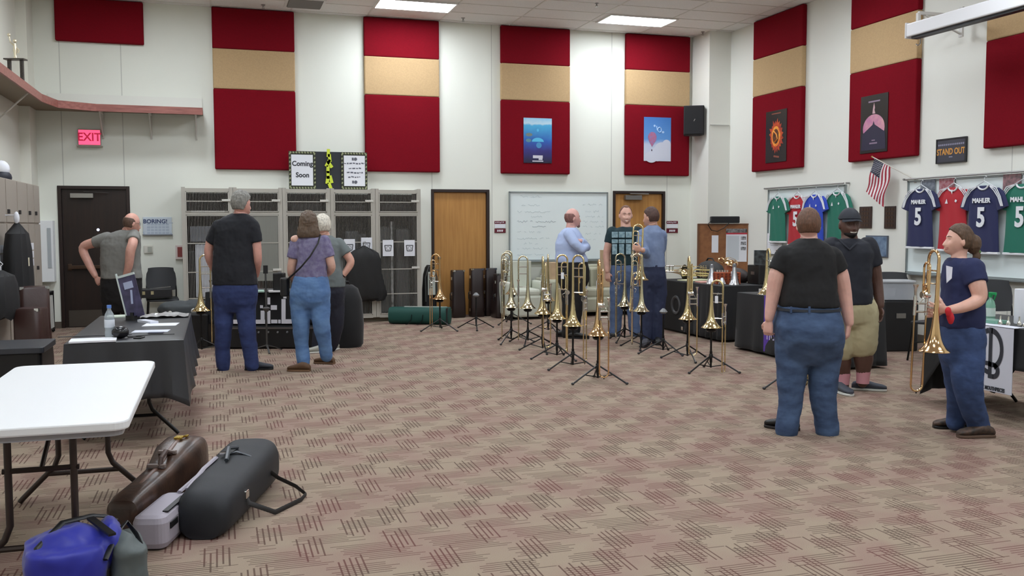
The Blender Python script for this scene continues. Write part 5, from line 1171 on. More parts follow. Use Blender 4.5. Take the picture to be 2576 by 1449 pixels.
s = MB().tube([(-.15, .62, .20), (-.08, .62, .262), (0, .64, .285), (.08, .62, .262), (.15, .60, .18)], .012, n=6, flat=.4).tube([(-.02, .50, .27), (-.04, .62, .31), (-.02, .72, .29)], .012, n=6)
s.build('strap', mat('strap_grey', (60, 66, 72), .4), t, smooth=True)
MB().tube([(.12, .30, .16), (.165, .26, .10), (.27, .38, .015), (.36, .62, .012), (.37, .70, .02), (.30, .76, .05), (.20, .76, .10), (.16, .74, .14)], .014, n=6, flat=.35).build('shoulder_strap', mat('strap_black', (30, 28, 28), .6), t, smooth=True)
MB().box((.15, .26, .15), (.02, .05, .04)).build('buckle', NICKEL, t, bevel=.004); MB().box((-.06, .60, .285), (.05, .03, .015)).build('buckle', NICKEL, t, bevel=.004)
# blue backpack in the corner
p = atz(255, 1500, .0); t = thing('backpack', 'bright blue backpack with grey panels cut by the lower left corner', 'backpack', (-5.44, -11.54, 0), .2)
MB().rbox((-.12, 0, .14), (.30, .36, .24), .10, seg=5).ball((-.10, .03, .24), (.14, .15, .07), n=16).ball((.06, .05, .22), (.05, .15, .11), n=12).build('body', mat('royal_blue_nylon', (26, 34, 150), .5, sheen=.2), t, smooth=True, mods=[m_remesh(.014), m_smooth(8), m_disp(.025, .08)])
MB().rbox((.12, .02, .12), (.14, .32, .20), .05, seg=4).ball((.1, .0, .21), (.055, .14, .06), n=12).build('side_panel', mat('grey_green_nylon', (84, 92, 92), .6), t, smooth=True, mods=[m_remesh(.014), m_smooth(6), m_disp(.02, .07)])
MB().tube([(-.24, -.16, .14), (-.22, -.05, .26), (-.12, .08, .315), (0, .14, .31), (.06, .17, .29), (.10, .15, .27)], .014, n=8, flat=.5).build('shoulder_strap', BLACK, t, smooth=True)
MB().tube([(.02, -.14, .20), (.08, -.02, .27), (.13, .08, .28), (.16, .0, .24), (.18, -.1, .18)], .013, n=8, flat=.5).build('shoulder_strap', BLACK, t, smooth=True)
MB().box((.02, -.02, .305), (.03, .22, .010), rot=(.1, 0, .3)).build('zip_flap', BLACK, t)
# dark brown cases and black box at the left edge
for (x, y, w_, h, rz, nm) in ((-6.80, -4.75, .30, .92, .3, 'tall dark brown leather case standing by the left lockers'), (-6.72, -5.35, .26, .74, -.2, 'shorter dark brown leather case at the left edge')):
    t = tall_case(nm, x, y, w_, .3, w_+.04, .36, h, rz, mat('red_brown_leather', (58, 36, 32), .35, bump=.4, bscale=30), 'dark brown cases at the left edge')
t = thing('black_box', 'black flat-topped equipment case at the left edge behind the white table', 'case', (-6.62, -7.05, 0), 0); t.name = 'equipment_case'
MB().rbox((0, 0, .28), (.62, .6, .50), .03).build('body', BLACK, t, bevel=.01); MB().rbox((0, 0, .55), (.66, .64, .05), .03).build('lid', mat('lid_grey_black', (52, 54, 60), .4), t, bevel=.006)
for s in (-1, 1): MB().rbox((s*.25, 0, .018), (.06, .5, .035), .01).build('foot', BLACK, t)
# ---------------------------------------------------------------- black stall between the man and the woman at the back
D0 = floor_d(672, 886)
def G2(px, py, off=0): return atd(px, py, D0+off)
c = (floor_d(672, 886)); ctr = atz(690, 880, 0)
t = plain_table('folding table under the black cloth with big white block letters', ctr.x+.02, ctr.y+.62, 1.50, .62, .70, -YAW)
cl = cloth('tablecloth', 'black cloth marked with big white block letters behind the two standing people', ctr.x+.02, ctr.y+.62, 1.52, .64, .707, .30, BLK_CLOTH, 0, .012, 6, -YAW)
fd = D0+.27
lt_ = MB(); WL_ = mat('block_white', (206, 206, 214), .7)
def blk(x0, y0, x1, y1):
    P_ = [atd(560+x/4.832, 620+y/4.832, fd) for x, y in ((x0, y1), (x1, y1), (x1, y0), (x0, y0))]; lt_.sheet(*P_, th=.004)
for r_ in ((70, 890, 190, 940), (400, 890, 515, 940), (462, 780, 510, 892), (455, 715, 490, 750), (535, 780, 580, 940), (545, 620, 578, 705), (585, 715, 660, 770), (590, 890, 665, 935), (675, 890, 705, 935), (715, 640, 765, 938), (765, 885, 840, 938), (738, 565, 775, 632)): blk(*r_)
lo = lt_.build('block_letters', WL_); M_ = cl.matrix_basis.inverted(); lo.data.transform(M_); lo.parent = cl
ct = ctr
t = thing('amplifier', 'wide black amplifier case with metal strip and corners under the lettered cloth', 'amplifier', (ctr.x, ctr.y+.30, 0), -YAW)
MB().rbox((0, 0, .15), (1.22, .42, .27), .02).build('cabinet', BLACK, t, bevel=.01)
MB().box((0, -.214, .265), (1.16, .008, .02)).build('metal_strip', mat('strip_grey', (120, 116, 116), .35, .8), t)
for k in range(9): MB().lathe([(0, 0), (.014, 0), (.012, -.02), (0, -.02)], n=10, M=Matrix.Rotation(-PI/2, 4, 'X'), c=(-.48+k*.12, -.212, .215)).build('knob', mat('knob_grey', (110, 110, 112), .4), t, smooth=True)
for s in (-1, 1): MB().box((s*.54, 0, .01), (.08, .36, .02)).build('foot', BLACK, t)
p = atz(672, 886); t = thing('music_stand', 'grey metal stand base with a splayed foot before the lettered cloth', 'stand', (p.x, p.y, 0), .2)
MB().tube([(0, 0, .06), (0, 0, .98)], .012, n=8).build('pole', mat('stand_grey', (96, 96, 96), .4, .7), t, smooth=True)
for k in range(3): a = k*2.09+.4; MB().tube([(0, 0, .09), (.14*math.cos(a), .14*math.sin(a), .045), (.22*math.cos(a), .22*math.sin(a), .012)], .012, n=6, flat=.6).build('leg', mat('stand_grey'), t, smooth=True)
MB().lathe([(0, .5), (.02, .5), (.05, .545), (.02, .56), (0, .56)], n=14).build('support_cup', mat('stand_grey'), t, smooth=True)
MB().box((0, 0, 1.02), (.05, .03, .10)).build('clamp_head', BLACK, t)
for px, nm, c_ in ((650, 'stack of pale green leaflets on the lettered table', (170, 200, 186)), (690, 'white curled leaflets on the lettered table', (214, 214, 214))):
    p = atd(px, 735, D0+.45); o = MB().box((0, 0, 0), (.14, .18, .02)).build('leaflets', mat('leaf_%d' % px, c_, .7)); o.location = (p.x, p.y, .724); o.rotation_euler = (0, 0, .3-YAW); tag(o, nm, 'leaflets')
p = atd(703, 715, D0+.5); t = thing('display_box', 'small black box behind the woman in purple on the lettered table', 'box', (p.x, p.y, .712), -YAW); MB().rbox((0, 0, .12), (.14, .14, .24), .02).build('body', BLACK, t, bevel=.01); MB().box((.02, -.06, .25), (.04, .03, .02)).build('switch', mat('knob_grey'), t)
p = atd(872, 800, D0+.5); t = thing('gear_bag', 'tall rounded black bag behind the man in grey shorts sleeve and the woman', 'bag', (p.x, p.y, 0)); t['label'] = 'tall rounded black bag behind the legs of the white-haired man'
rs = []
for z, r in ((0, .18), (.04, .21), (.3, .22), (.6, .20), (.75, .15), (.8, .08)): rs.append([Vector((r*math.cos(q_), r*.7*math.sin(q_), z)) for q_ in [2*PI*k/24 for k in range(24)]])
MB().rings(rs).build('body', BLK_CLOTH, t, smooth=True); MB().tube([(-.05, 0, .79), (-.03, 0, .84), (.03, 0, .84), (.05, 0, .79)], .01, n=6).build('handle', BLACK, t)
p = atd(507, 840, D0+.15); t = thing('equipment_case', 'black equipment case below the gold bell left of the man in the polo', 'case', (p.x-.04, p.y+.45, 0), -YAW); MB().rbox((0, 0, .22), (.34, .34, .42), .03).build('body', BLACK, t, bevel=.012); MB().box((0, 0, .005), (.3, .3, .01)).build('foot', BLACK, t)
for z in (.06, .40): MB().box((-.15, -.172, z), (.04, .01, .04)).build('corner_guard', NICKEL, t)
# ---------------------------------------------------------------- the mute table by the corner
ZM = .748
SIL = mat('brushed_aluminium', (210, 212, 216), .22, 1)
for px, py, h, nm in ((1790, 712, .27, 'left silver cone mute on the black table'), (1856, 712, .29, 'right tall silver cone mute on the black table')):
    p = atz(px, py, ZM); t = thing('cone_mute', nm, 'mute', ((1.50, -4.32, ZM) if px < 1800 else (1.66, -4.64, ZM)), 0, 'silver cone mutes')
    MB().lathe([(0, 0), (.078, 0), (.08, .006), (.065, .03), (.05, .08), (.034, .16), (.022, h-.03), (.016, h), (0, h)], n=24).build('cone', SIL, t, smooth=True); MB().lathe([(.020, h-.05), (.026, h-.05), (.024, h-.01), (.018, h-.01)], n=16).build('cork', mat('cork_grey', (120, 122, 128), .6), t, smooth=True)
p = atz(1840, 714, ZM); t = thing('straight_mute', 'small shiny mute lying beside the right silver cone', 'mute', (1.50, -4.60, ZM), 1.2)
MB().lathe([(0, 0), (.045, 0), (.05, .02), (.035, .06), (.018, .10), (0, .10)], n=18).build('body', SIL, t, smooth=True)
OR = mat('orange_plastic', (196, 92, 40), .5)
p = atz(1820, 706, ZM); t = thing('mouthpiece_rack', 'orange rack of mouthpieces on the black table', 'rack', (1.70, -4.36, ZM), -.25)
MB().box((0, 0, .08), (.34, .22, .16)).build('body', mat('orange_body', (176, 84, 40), .5, rgb2=(150, 62, 30), vscale=20), t, bevel=.006)
MB().box((.04, 0, .20), (.10, .10, .09)).build('pedestal', mat('orange_wood', (150, 82, 46), .5), t)
mm_ = MB()
for i in range(6):
    for j in range(4): mm_.lathe([(0, 0), (.014, 0), (.013, -.012), (0, -.012)], n=8, M=Matrix.Rotation(-PI/2, 4, 'X'), c=(-.14+i*.054, -.112, .03+j*.036))
mm_.build('slots', mat('orange_dark', (110, 48, 24), .6), t)
for i in range(5): MB().lathe([(.004, 0), (.010, 0), (.013, .03), (0, .03)], n=8, c=(-.14+i*.035, -.06, .16)).build('mouthpiece', mat('mp_pale', (206, 208, 200), .3, .6), t, smooth=True)
MB().rbox((.05, -.12, .13), (.04, .003, .09), .01).build('price_tag', PAPER, t)
t = thing('bell_flare', 'gold bell flare lying on the orange rack', 'bell', (1.76, -4.38, ZM+.252)); 
MB().lathe([(r*.98, .0+z*.35) for r, z in BELLP[:6]][::-1]+[(r, z*.35-.002) for r, z in BELLP[:6]], n=28, M=Matrix.Rotation(.6, 4, 'X'), c=(0, 0, .05)).ball((0, .0, .045), (.055, .05, .035)).build('flare', ROSE, t, smooth=True)
MB().tube([(-.16, .05, .06), (-.12, .02, .03), (-.08, .02, .06), (-.1, .06, .10), (-.15, .07, .09)], .014, n=8, closed=True).build('coil', ROSE, t, smooth=True)
t = thing('flugelhorn', 'coiled brass horn lying on papers on the black table', 'horn', (1.72, -3.62, ZM+.06), -1.2)
h = MB(); h.lathe([(r*.8, z) for r, z in BELLP[:9]], n=20, M=Matrix.Rotation(PI/2, 4, 'Y'), c=(-.3, 0, .02)); h.tube([(-.1, 0, .02), (.2, 0, .02), (.27, .0, .06), (.2, .0, .10), (-.1, 0, .10), (-.16, 0, .07), (-.1, 0, .05), (.18, 0, .05)], .011, n=8); h.build('tubing', BRASS, t, smooth=True)
for k in range(3): MB().lathe([(0, -.05), (.018, -.05), (.018, .09), (.008, .10), (.008, .12), (.013, .12), (0, .125)], n=12, c=(-.02+k*.045, .02, .04)).build('valve', BRASS2, t, smooth=True)
o = MB().box((0, 0, 0), (.5, .3, .012)).build('sheet_stack', mat('pale_yellow_sheet', (214, 216, 180), .7)); o.location = (1.70, -3.55, ZM+.008); o.rotation_euler = (0, 0, .3); tag(o, 'pale yellow sheets under the brass horn', 'papers')
o = MB().box((0, 0, 0), (.34, .26, .014)).build('sheet_stack', mat('pink_sheet', (214, 160, 148), .7)); o.location = (1.62, -4.05, ZM+.009); o.rotation_euler = (0, 0, -.2); tag(o, 'pinkish papers left of the silver mutes', 'papers')
t = trombone('trombone lying flat on the black table beside the man in blue', .55, False, .6, BRASS2, top=.2, group=None); t.rotation_euler = (PI/2, 0, -2.6); t.location = (1.72, -3.12, ZM+.108)
t = thing('gig_bag', 'dark domed bag behind the brass horn on the black table', 'bag', (2.02, -3.35, ZM)); MB().ball((0, 0, .10), (.15, .34, .18), n=20).build('body', mat('bag_charcoal', (44, 44, 44), .7), t, smooth=True, mods=[m_disp(.02, .1)]); MB().tube([(0, -.12, .26), (0, -.06, .31), (0, .06, .31), (0, .12, .26)], .012, n=6).build('handle', BLACK, t, smooth=True)
for v in t.children[0].data.vertices: v.co.z = max(.0, v.co.z)
t = thing('gig_bag', 'dark brown open bag in front of the cork board', 'bag', (2.05, -4.05, ZM)); MB().ball((0, 0, .08), (.10, .30, .12), n=18).build('body', mat('bag_brown', (46, 36, 34), .6), t, smooth=True); MB().tube([(-.1, -.1, .12), (-.1, 0, .2), (-.1, .1, .12)], .012, n=6).build('handle', mat('strap_grey'), t, smooth=True)
for v in t.children[0].data.vertices: v.co.z = max(.0, v.co.z)
# tall brown notice board cabinet behind
a = aty(1753, 569, -.95); b = aty(1905, 569, -1.25)
t = thing('cork_board', 'tall brown board with notices behind the silver mutes', 'board', (3.56, -1.16, -.04), -.35)
CO = mat('cork_brown', (142, 94, 56), .7, rgb2=(128, 82, 48), vscale=14)
MB().box((0, 0, 1.10), (.98, .05, 1.00)).build('panel', CO, t, bevel=.004)
for s in (-1, 1): MB().box((s*.44, .0, .30), (.05, .05, .60)).build('leg', BLACK, t); MB().box((s*.44, 0, .015), (.06, .34, .03)).build('foot', BLACK, t)
fr_ = MB()
for s in (-1, 1): fr_.box((s*.49, -.005, 1.10), (.025, .065, 1.02))
fr_.box((0, -.005, 1.605), (1.0, .065, .02)).build('frame', mat('cork_frame', (110, 70, 44), .5), t)
MB().box((-.20, -.030, 1.26), (.115, .003, .30)).build('notice_strip', PAPER, t)
n_ = MB().box((.17, -.030, 1.20), (.36, .003, .50)).build('notice_sheet', PAPER, t)
MB().box((.17, -.033, 1.44), (.36, .003, .025)).build('red_heading', mat('red_print', (190, 40, 60), .6), n_); MB().box((.11, -.033, 1.19), (.21, .002, .42)).build('text_block', mat('text_grey', (198, 204, 210), .7), n_)
for k in range(3): MB().box((.29, -.033, 1.36-.09*k), (.09, .003, .06)).build('photo', mat('photo_dark', (70, 72, 76), .5, rgb2=(180, 180, 184), vscale=30), n_)
MB().box((.17, -.029, 1.49), (.36, .003, .07)).build('dark_print', mat('dark_photo', (60, 56, 56), .6, rgb2=(140, 140, 140), vscale=20), t)
t = thing('black_bag', 'black bag with a loose strap lying on top of the brown board', 'bag', (3.40, -1.12, 1.618), -.35); t.name = 'shoulder_bag'; t.location = (3.50, -1.16, 1.58)
MB().rbox((0.02, 0, .06), (.50, .16, .12), .03).build('body', BLK_CLOTH, t, bevel=.02); MB().tube([(-.22, -.06, .05), (-.28, -.07, -.02), (-.22, -.07, -.12), (-.12, -.07, -.14), (0, -.07, -.08), (.08, -.07, .0)], .014, n=6, flat=.5).build('strap', BLACK, t, smooth=True)
# grey box on a black box beside the board
t = thing('equipment_case', 'black upright case behind the right silver mute', 'case', (2.08, -4.55, ZM), 0); MB().rbox((0, 0, .13), (.16, .30, .26), .02).build('body', BLACK, t, bevel=.01); MB().box((-.085, 0, .15), (.01, .08, .04)).build('latch', STEEL, t)
t = thing('small_box', 'small grey box with a black patterned side standing on the black case', 'box', (2.08, -4.62, ZM+.262), -.5); MB().box((-.03, 0, .10), (.13, .13, .20)).build('body', mat('box_grey', (124, 132, 134), .5), t, bevel=.003); MB().box((-.0, -.068, .10), (.19, .006, .20)).build('printed_side', mat('box_print', (24, 26, 28), .4, rgb2=(70, 76, 78), vscale=18), t)
# loudspeaker front under/left of the black table
t = thing('floor_speaker', 'large black speaker cabinet with a round dark cone beside the man in blue trousers', 'speaker', (1.75, -3.36, 0))
MB().rbox((0, 0, .385), (.74, .82, .722), .02).build('cabinet', mat('speaker_carpet', (22, 23, 25), .8, bump=.3, bscale=200), t, bevel=.012)
MB().lathe([(0, .04), (.05, .05), (.06, .02), (.10, .0), (.11, -.014), (.132, -.016), (.138, 0)], n=32, M=Matrix.Rotation(-PI/2, 4, 'Y') @ Matrix.Scale(-1, 4, (0, 0, 1)), c=(-.372, -.16, .40)).build('cone', mat('cone_grey', (74, 76, 80), .4), t, smooth=True)
for y, z in ((.36, .10), (.36, .40), (.36, .68), (-.36, .08)): MB().box((-.374, y, z), (.012, .05, .05)).build('corner_guard', NICKEL, t, bevel=.003)
for s in (-1, 1): MB().box((s*.28, 0, .012), (.08, .6, .024)).build('foot', BLACK, t)
# things on the purple-banner table
tag(MB().rbox((1.62, -5.62, .735), (.22, .3, .04), .01).build('paper_stack', mat('paper_cream', (196, 192, 184), .7)), 'pale stack of papers on the purple banner table', 'papers')
t = thing('open_case', 'beige open case standing on the purple banner table', 'case', (1.86, -5.60, .715), -.1); MB().rbox((0, 0, .11), (.08, .30, .22), .01).build('lid', mat('case_beige', (150, 142, 132), .7), t, bevel=.01); MB().box((.03, 0, .235), (.05, .26, .03)).build('yellow_label', mat('label_lime', (170, 180, 70), .6), t)
# ================================================================ PEOPLE
UPV = Vector((0, 0, 1))
def gs(x, s): return math.exp(-(x/s)**2)
def sm(x, a, b): t = max(0, min(1, (x-a)/(b-a))); return t*t*(3-2*t)
def head_pt(n, fem=0, smile=0, t=0, plump=0):
    x, y, z = n; a, b, c = .076, .097, .119
    px_, py_, pz = a*x, b*y, c*z
    if z < 0:
        k = -z; px_ *= 1-(.24+.06*fem-.16*plump)*k**1.6
        if y < 0: py_ *= 1-.30*k
        else: py_ = py_*(1-.02*k)
    else: px_ *= 1+.03*z; py_ -= .004*z
    if y > 0:
        py_ -= .006*sm(y, .7, 1)                                     # flatter face
        py_ += (.036+.004*fem*-1)*gs(x, .42)*gs(z+.82, .26)*sm(y, .05, .6)  # chin
        py_ += .014*gs(px_, .045)*gs(pz+.062, .025)                  # mouth mound
        if pz < .02: w_ = .008+.010*max(0, min(1, (.01-pz)/.05)); h = sm(-pz, -.02, .040)*(1-sm(-pz, .043, .052)); py_ += .027*h*gs(px_, w_*1.15)
        py_ -= .010*gs(abs(px_)-.031, .015)*gs(pz-.000, .012)        # eye sockets
        py_ += .0050*gs(pz-.022, .009)*gs(px_, .05)                  # brow
        py_ += (.003+.005*smile)*gs(abs(px_)-.042, .016)*gs(pz+.032, .018)  # cheeks
        py_ += .0035*gs(pz+.0615, .0045)*gs(px_, .022)+.0045*gs(pz+.075, .0055)*gs(px_, .020)-.003*gs(pz+.068, .003)*gs(px_, .026)
    v = Vector((px_, py_, pz))
    if t: v += Vector((x/a, y/b, z/c)).normalized()*t
    return v
def frame(yaw, pitch=0, roll=0):
    """yaw 0 looks away from the camera, 90 to the picture's right, 180 to the camera"""
    a = R(yaw); f = AV*math.cos(a)+RV*math.sin(a); f = (f*math.cos(R(pitch))+UPV*math.sin(R(pitch))).normalized(); r = f.cross(UPV).normalized(); u = r.cross(f)
    if roll: r, u = r*math.cos(R(roll))+u*math.sin(R(roll)), u*math.cos(R(roll))-r*math.sin(R(roll))
    return Matrix(((r.x, f.x, u.x, 0), (r.y, f.y, u.y, 0), (r.z, f.z, u.z, 0), (0, 0, 0, 1)))
def sphere_grid(fn, nu=64, nv=48):
    rs = []
    for j in range(nv+1):
        ph = -PI/2+PI*(j+.0)/nv; cz = max(math.cos(ph), 1e-3); rs.append([fn(Vector((cz*math.cos(2*PI*i/nu), cz*math.sin(2*PI*i/nu), math.sin(ph)))) for i in range(nu)])
    return rs
def ring(c, a, b, ux, uy, n=28, e=.8):
    return [c+ux*(a*math.copysign(abs(math.cos(q))**e, math.cos(q)))+uy*(b*math.copysign(abs(math.sin(q))**e, math.sin(q))) for q in [2*PI*k/n for k in range(n)]]
def chain(mb, pts, rs, n=16):
    """smooth tapered limb through pts"""
    P, Q = [], []
    for i in range(len(pts)-1):
        k = 5
        for j in range(k):
            t = j/k; p0 = pts[max(i-1, 0)]; p1, p2 = pts[i], pts[i+1]; p3 = pts[min(i+2, len(pts)-1)]
            c = .5*((2*p1)+(p2-p0)*t+(2*p0-5*p1+4*p2-p3)*t*t+(3*p1-p0-3*p2+p3)*t*t*t); P.append(c); Q.append(rs[i]+(rs[i+1]-rs[i])*t)
    P.append(pts[-1]); Q.append(rs[-1])
    mb.tube(P, Q, n=n); mb.ball(pts[0], rs[0], n=14); mb.ball(pts[-1], rs[-1]*.98, n=14)
def hand(mb, wr, d, nrm, thumb, curl=.35, s=1.0, curls=None):
    d = d.normalized(); nrm = (nrm-d*nrm.dot(d)).normalized(); ac = nrm.cross(d).normalized(); ac = ac if ac.dot(thumb) > 0 else -ac
    rs = [ring(wr+d*(u*s), w_*s, t*s, ac, nrm, 16, .85) for u, w_, t in ((-.03, .026, .021), (0, .027, .019), (.03, .037, .017), (.07, .042, .015), (.092, .040, .011))]
    mb.rings(rs)
    for k, (a, l, r) in enumerate(((.0315, .070, .0088), (.0105, .079, .0090), (-.0105, .073, .0086), (-.0310, .057, .0078))):
        c = curls[k] if curls else curl*(1+.12*k); p = wr+d*(.082*s)+ac*(a*s); pts = [p]; ang = 0
        for j, f in enumerate((.46, .30, .24)):
            ang += c*(1.0 if j == 0 else 1.25); p = p+(d*math.cos(ang)+nrm*math.sin(ang)+ac*(.06*(1.5-k)))*(l*f*s); pts.append(p)
        mb.tube(pts, [r*s, r*.96*s, r*.88*s, r*.72*s], n=10); 
        for q, rr in zip(pts, (r, r, r*.9, r*.74)): mb.ball(q, rr*s, n=8)
    p = wr+d*(.022*s)+ac*(.030*s); q = p+(d*.62+ac*.62+nrm*.35).normalized()*(.040*s); e = q+(d*.9+ac*.15+nrm*.45).normalized()*(.030*s)
    mb.tube([p, q, e], [.0135*s, .0105*s, .0085*s], n=10); mb.ball(q, .0108*s, n=8); mb.ball(e, .0085*s, n=8)
def skin(name, rgb): 
    m = mat(name, rgb, .5, bump=.08, bscale=150, var=.06, vscale=18); m.node_tree.nodes['Principled BSDF'].inputs['Subsurface Weight'].default_value = .06; return m
def person(label, D, head, hair, skinrgb, torso, pelvis, legs, arms, shirt, pants, shoes, face=None, fem=0, sleeves=None, belt=None, shorts=False, extras=None, vox=.0058, plump=0):
    """all joints are (px, py, off, r): seen at pixel px,py at distance D+off, radius in metres"""
    K = F/D*1.0; W = lambda px, py, off=0.: atd(px, py, D+off)
    hx, hy, hoff, yaw, pit, hs = head[:6]; rl = head[6] if len(head) > 6 else 0
    foot = atz(legs[0][-1][0], legs[0][-1][1]+6); base = W(torso[-1][1]*.5+torso[-1][2]*.5, torso[-1][0]); base.z = 0
    t = thing('person', label, 'person', base, 0)
    HM = Matrix.Translation(W(hx, hy, hoff)) @ frame(yaw, pit, rl) @ Matrix.Scale(hs, 4)
    sk = skin('skin_%d_%d_%d' % skinrgb, skinrgb); L = lambda v: Vector(v)-base
    def trings(rows, grow, cut=0):
        o = []
        for row in rows:
            py, x0, x1, th = row[:4]; off = row[4] if len(row) > 4 else 0; c = W((x0+x1)/2, py, off); h = (x1-x0)/2/K
            o.append(ring(L(c), h+grow, th+grow, RV, AV))
        return o
    sm_ = face[0] if face else 0
    # ---- body, one continuous surface
    b = MB(); hc = HM @ Vector((0, -.012, -.07)); nk = W((torso[0][1]+torso[0][2])/2, torso[0][0], (torso[0][4] if len(torso[0]) > 4 else 0))
    b.rings(sphere_grid(lambda n: L(HM @ head_pt(n, fem, sm_, 0, plump))))
    for s in (-1, 1):
        e = []
        for v in sphere_grid(lambda n: Vector((n.x*.009, n.y*.019, n.z*.031)), 12, 10): e.append([L(HM @ (Matrix.Translation((s*.079, -.006, -.012)) @ Matrix.Rotation(s*-.35, 4, 'Z') @ q)) for q in v])
        b.rings(e)
    nr = (.052 if fem else .060)*(1+.25*plump); low = nk-UPV*.05
    b.tube([L(hc), L((hc+nk)/2), L(nk), L(low)], [nr, nr*.98, nr*1.05, nr*1.1], n=20)
    b.rings(trings(torso, -.016)); b.rings(trings([r[:3]+(r[3]*.7,)+tuple(r[4:]) for r in pelvis[:-1]], -.03))
    for lg in legs:
        chain(b, [L(W(p[0], p[1], p[2])) for p in lg], [max(.03, p[3]-.016) if not (shorts and i >= shorts) else (p[3] if i > shorts else p[3]*.72) for i, p in enumerate(lg)])
    for k, a in enumerate(arms):
        pts = [W(p[0], p[1], p[2]) for p in a['j']]; cv = sleeves[k] if isinstance(sleeves, (list, tuple)) else sleeves; chain(b, [L(p) for p in pts], [p[3]*(.8 if i < cv-.3 else 1) for i, p in enumerate(a['j'])], 14)
        hd = a.get('hand')
        if hd:
            to = lambda q: (RV*q[0]+UPV*q[1]+AV*q[2])
            mb_ = MB(); hand(b, L(pts[-1])+to(hd[0]).normalized()*.02, to(hd[0]), to(hd[1]), to(hd[2]), hd[3], hd[4] if len(hd) > 4 else 1)
    b.build('body', sk, t, smooth=True, mods=[m_remesh(vox), m_smooth(2, .5)])
    # ---- shirt
    sh = MB(); sh.rings(trings(torso, 0))
    for k, a in enumerate(arms):
        fr_ = sleeves[k] if isinstance(sleeves, (list, tuple)) else sleeves; pts = [L(W(p[0], p[1], p[2])) for p in a['j']]; rr = [p[3] for p in a['j']]
        g = a.get('ease', .013); q, qr = [pts[0]], [rr[0]+g]; tot = fr_
        for i in range(len(pts)-1):
            if tot <= 0: break
            f = min(1, tot); q.append(pts[i]+(pts[i+1]-pts[i])*f); qr.append(rr[i]+(rr[i+1]-rr[i])*f+g+(.004 if tot < 1 else 0)); tot -= 1
        P, Q = [], []
        for i in range(len(q)-1):
            for j in range(4): P.append(q[i]+(q[i+1]-q[i])*j/4); Q.append(qr[i]+(qr[i+1]-qr[i])*j/4)
        P.append(q[-1]); Q.append(qr[-1]); sh.tube(P, Q, n=18); sh.ball(q[0], qr[0], n=16)
        for i in range(1, len(q)-1): sh.ball(q[i], qr[i], n=14)
    so = sh.build('shirt', shirt, t, smooth=True, mods=[m_remesh(.009), m_smooth(8, .5), m_disp(.016, .13), m_disp(.006, .05)])
    # ---- trousers
    pv = [list(r) for r in pelvis]; lr = max(l[0][3] for l in legs); pv[-1][3] = lr*.86; pv[-2][3] = .45*pv[-2][3]+.55*(lr+.02); mid = (pv[-1][1]+pv[-1][2])/2; pv[-1][1] += 3; pv[-1][2] -= 3
    legs2 = []
    for lg in legs:
        a = lg[0]; up_ = list(a); up_[1] -= .13*K; up_[0] += (mid-a[0])*.12; up_[3] = a[3]*1.04; legs2.append([tuple(up_)]+list(lg))
    pn = MB(); pn.rings(trings(pv, .002))
    for lg in legs2:
        l2 = lg[:shorts+2] if shorts else lg; chain(pn, [L(W(p[0], p[1], p[2])) for p in l2], [p[3] for p in l2], 18)
    po = pn.build('shorts' if shorts else 'trousers', pants, t, smooth=True, mods=[m_remesh(.009), m_smooth(22, .5), m_disp(.018, .12), m_disp(.007, .045)])
    # ---- shoes
    for k, sd in enumerate(shoes):
        px, py, dx, dy, ln, m = sd[:6]; sole = sd[6] if len(sd) > 6 else BLACK; c = atz(px, py); d = (RV*dx+AV*dy).normalized(); s_ = Vector((d.y, -d.x, 0)); hl = ln/2
        prof = [(-1, .028, .04, .03), (-.9, .036, .060, .0), (-.55, .038, .080, 0), (-.25, .038, .085, 0), (.05, .042, .07, 0), (.4, .048, .055, 0), (.75, .045, .045, 0), (.95, .03, .034, 0), (1, .018, .026, 0)]
        mb_ = MB(); o = MB(); r1, r2 = [], []
        for u, w_, h, _ in prof:
            cc = c+d*(u*hl); r1.append([L(cc+s_*(w_*math.copysign(abs(math.cos(q))**.7, math.cos(q)))+UPV*(.016+(h-.0)*max(0, .5+.5*math.sin(q))**.8)) for q in [2*PI*i/20 for i in range(20)]])
            r2.append([L(cc+s_*((w_+.004)*math.copysign(abs(math.cos(q))**.5, math.cos(q)))+UPV*(.011+.011*math.copysign(abs(math.sin(q))**.4, math.sin(q)))) for q in [2*PI*i/20 for i in range(20)]])
        mb_.rings(r1); so_ = mb_.build('shoe', m, t, smooth=True); o.rings(r2); o.build('sole', sole, so_, smooth=True)
    if belt:
        py, m, (row) = belt[0], belt[1], belt[2]; rr = trings([(py-3,)+tuple(row), (py+3,)+tuple(row)], .006); MB().rings(rr).build('belt', m, t, smooth=True)
    # ---- hair
    if hair:
        style, rgb = hair[0], hair[1]; hm = mat('hair_%d_%d_%d' % rgb, rgb, .6, bump=.6, bscale=60, var=.25, vscale=30, stretch=(3, 3, .6))
        def hfun(n):
            x, y, z = n; th = .014
            if style in ('short', 'crop', 'long', 'bun'):
                line = -.55 if y < -.15 else (-.55+(y+.15)/.35*.70 if y < .20 else .15+(y-.2)/.6*.42)
                ins = sm(z-line, -.04, .10)
                th = {'short': .016, 'crop': .011, 'long': .022, 'bun': .010}[style]
                if style == 'short': th += .012*max(0, z)
            elif style == 'ring':          # bald on top, hair round the sides and back
                line = -.55 if y < -.15 else -.55+(y+.15)/.35*.75; top = .42-.35*sm(y, -.2, .4); ins = sm(z-line, -.04, .08)*(1-sm(z-top, -.05, .12)); ins *= 1-sm(y, .25, .4); th = .009
            elif style == 'recede':
                line = -.5 if y < -.1 else (-.5+(y+.1)/.35*.85 if y < .25 else .35+(y-.25)*.9+.22*gs(abs(x)-.42, .22)); ins = sm(z-line, -.04, .12); th = .006
            th *= 1+.25*noise.noise(Vector(n)*7)
            return th*ins-.020*(1-ins)
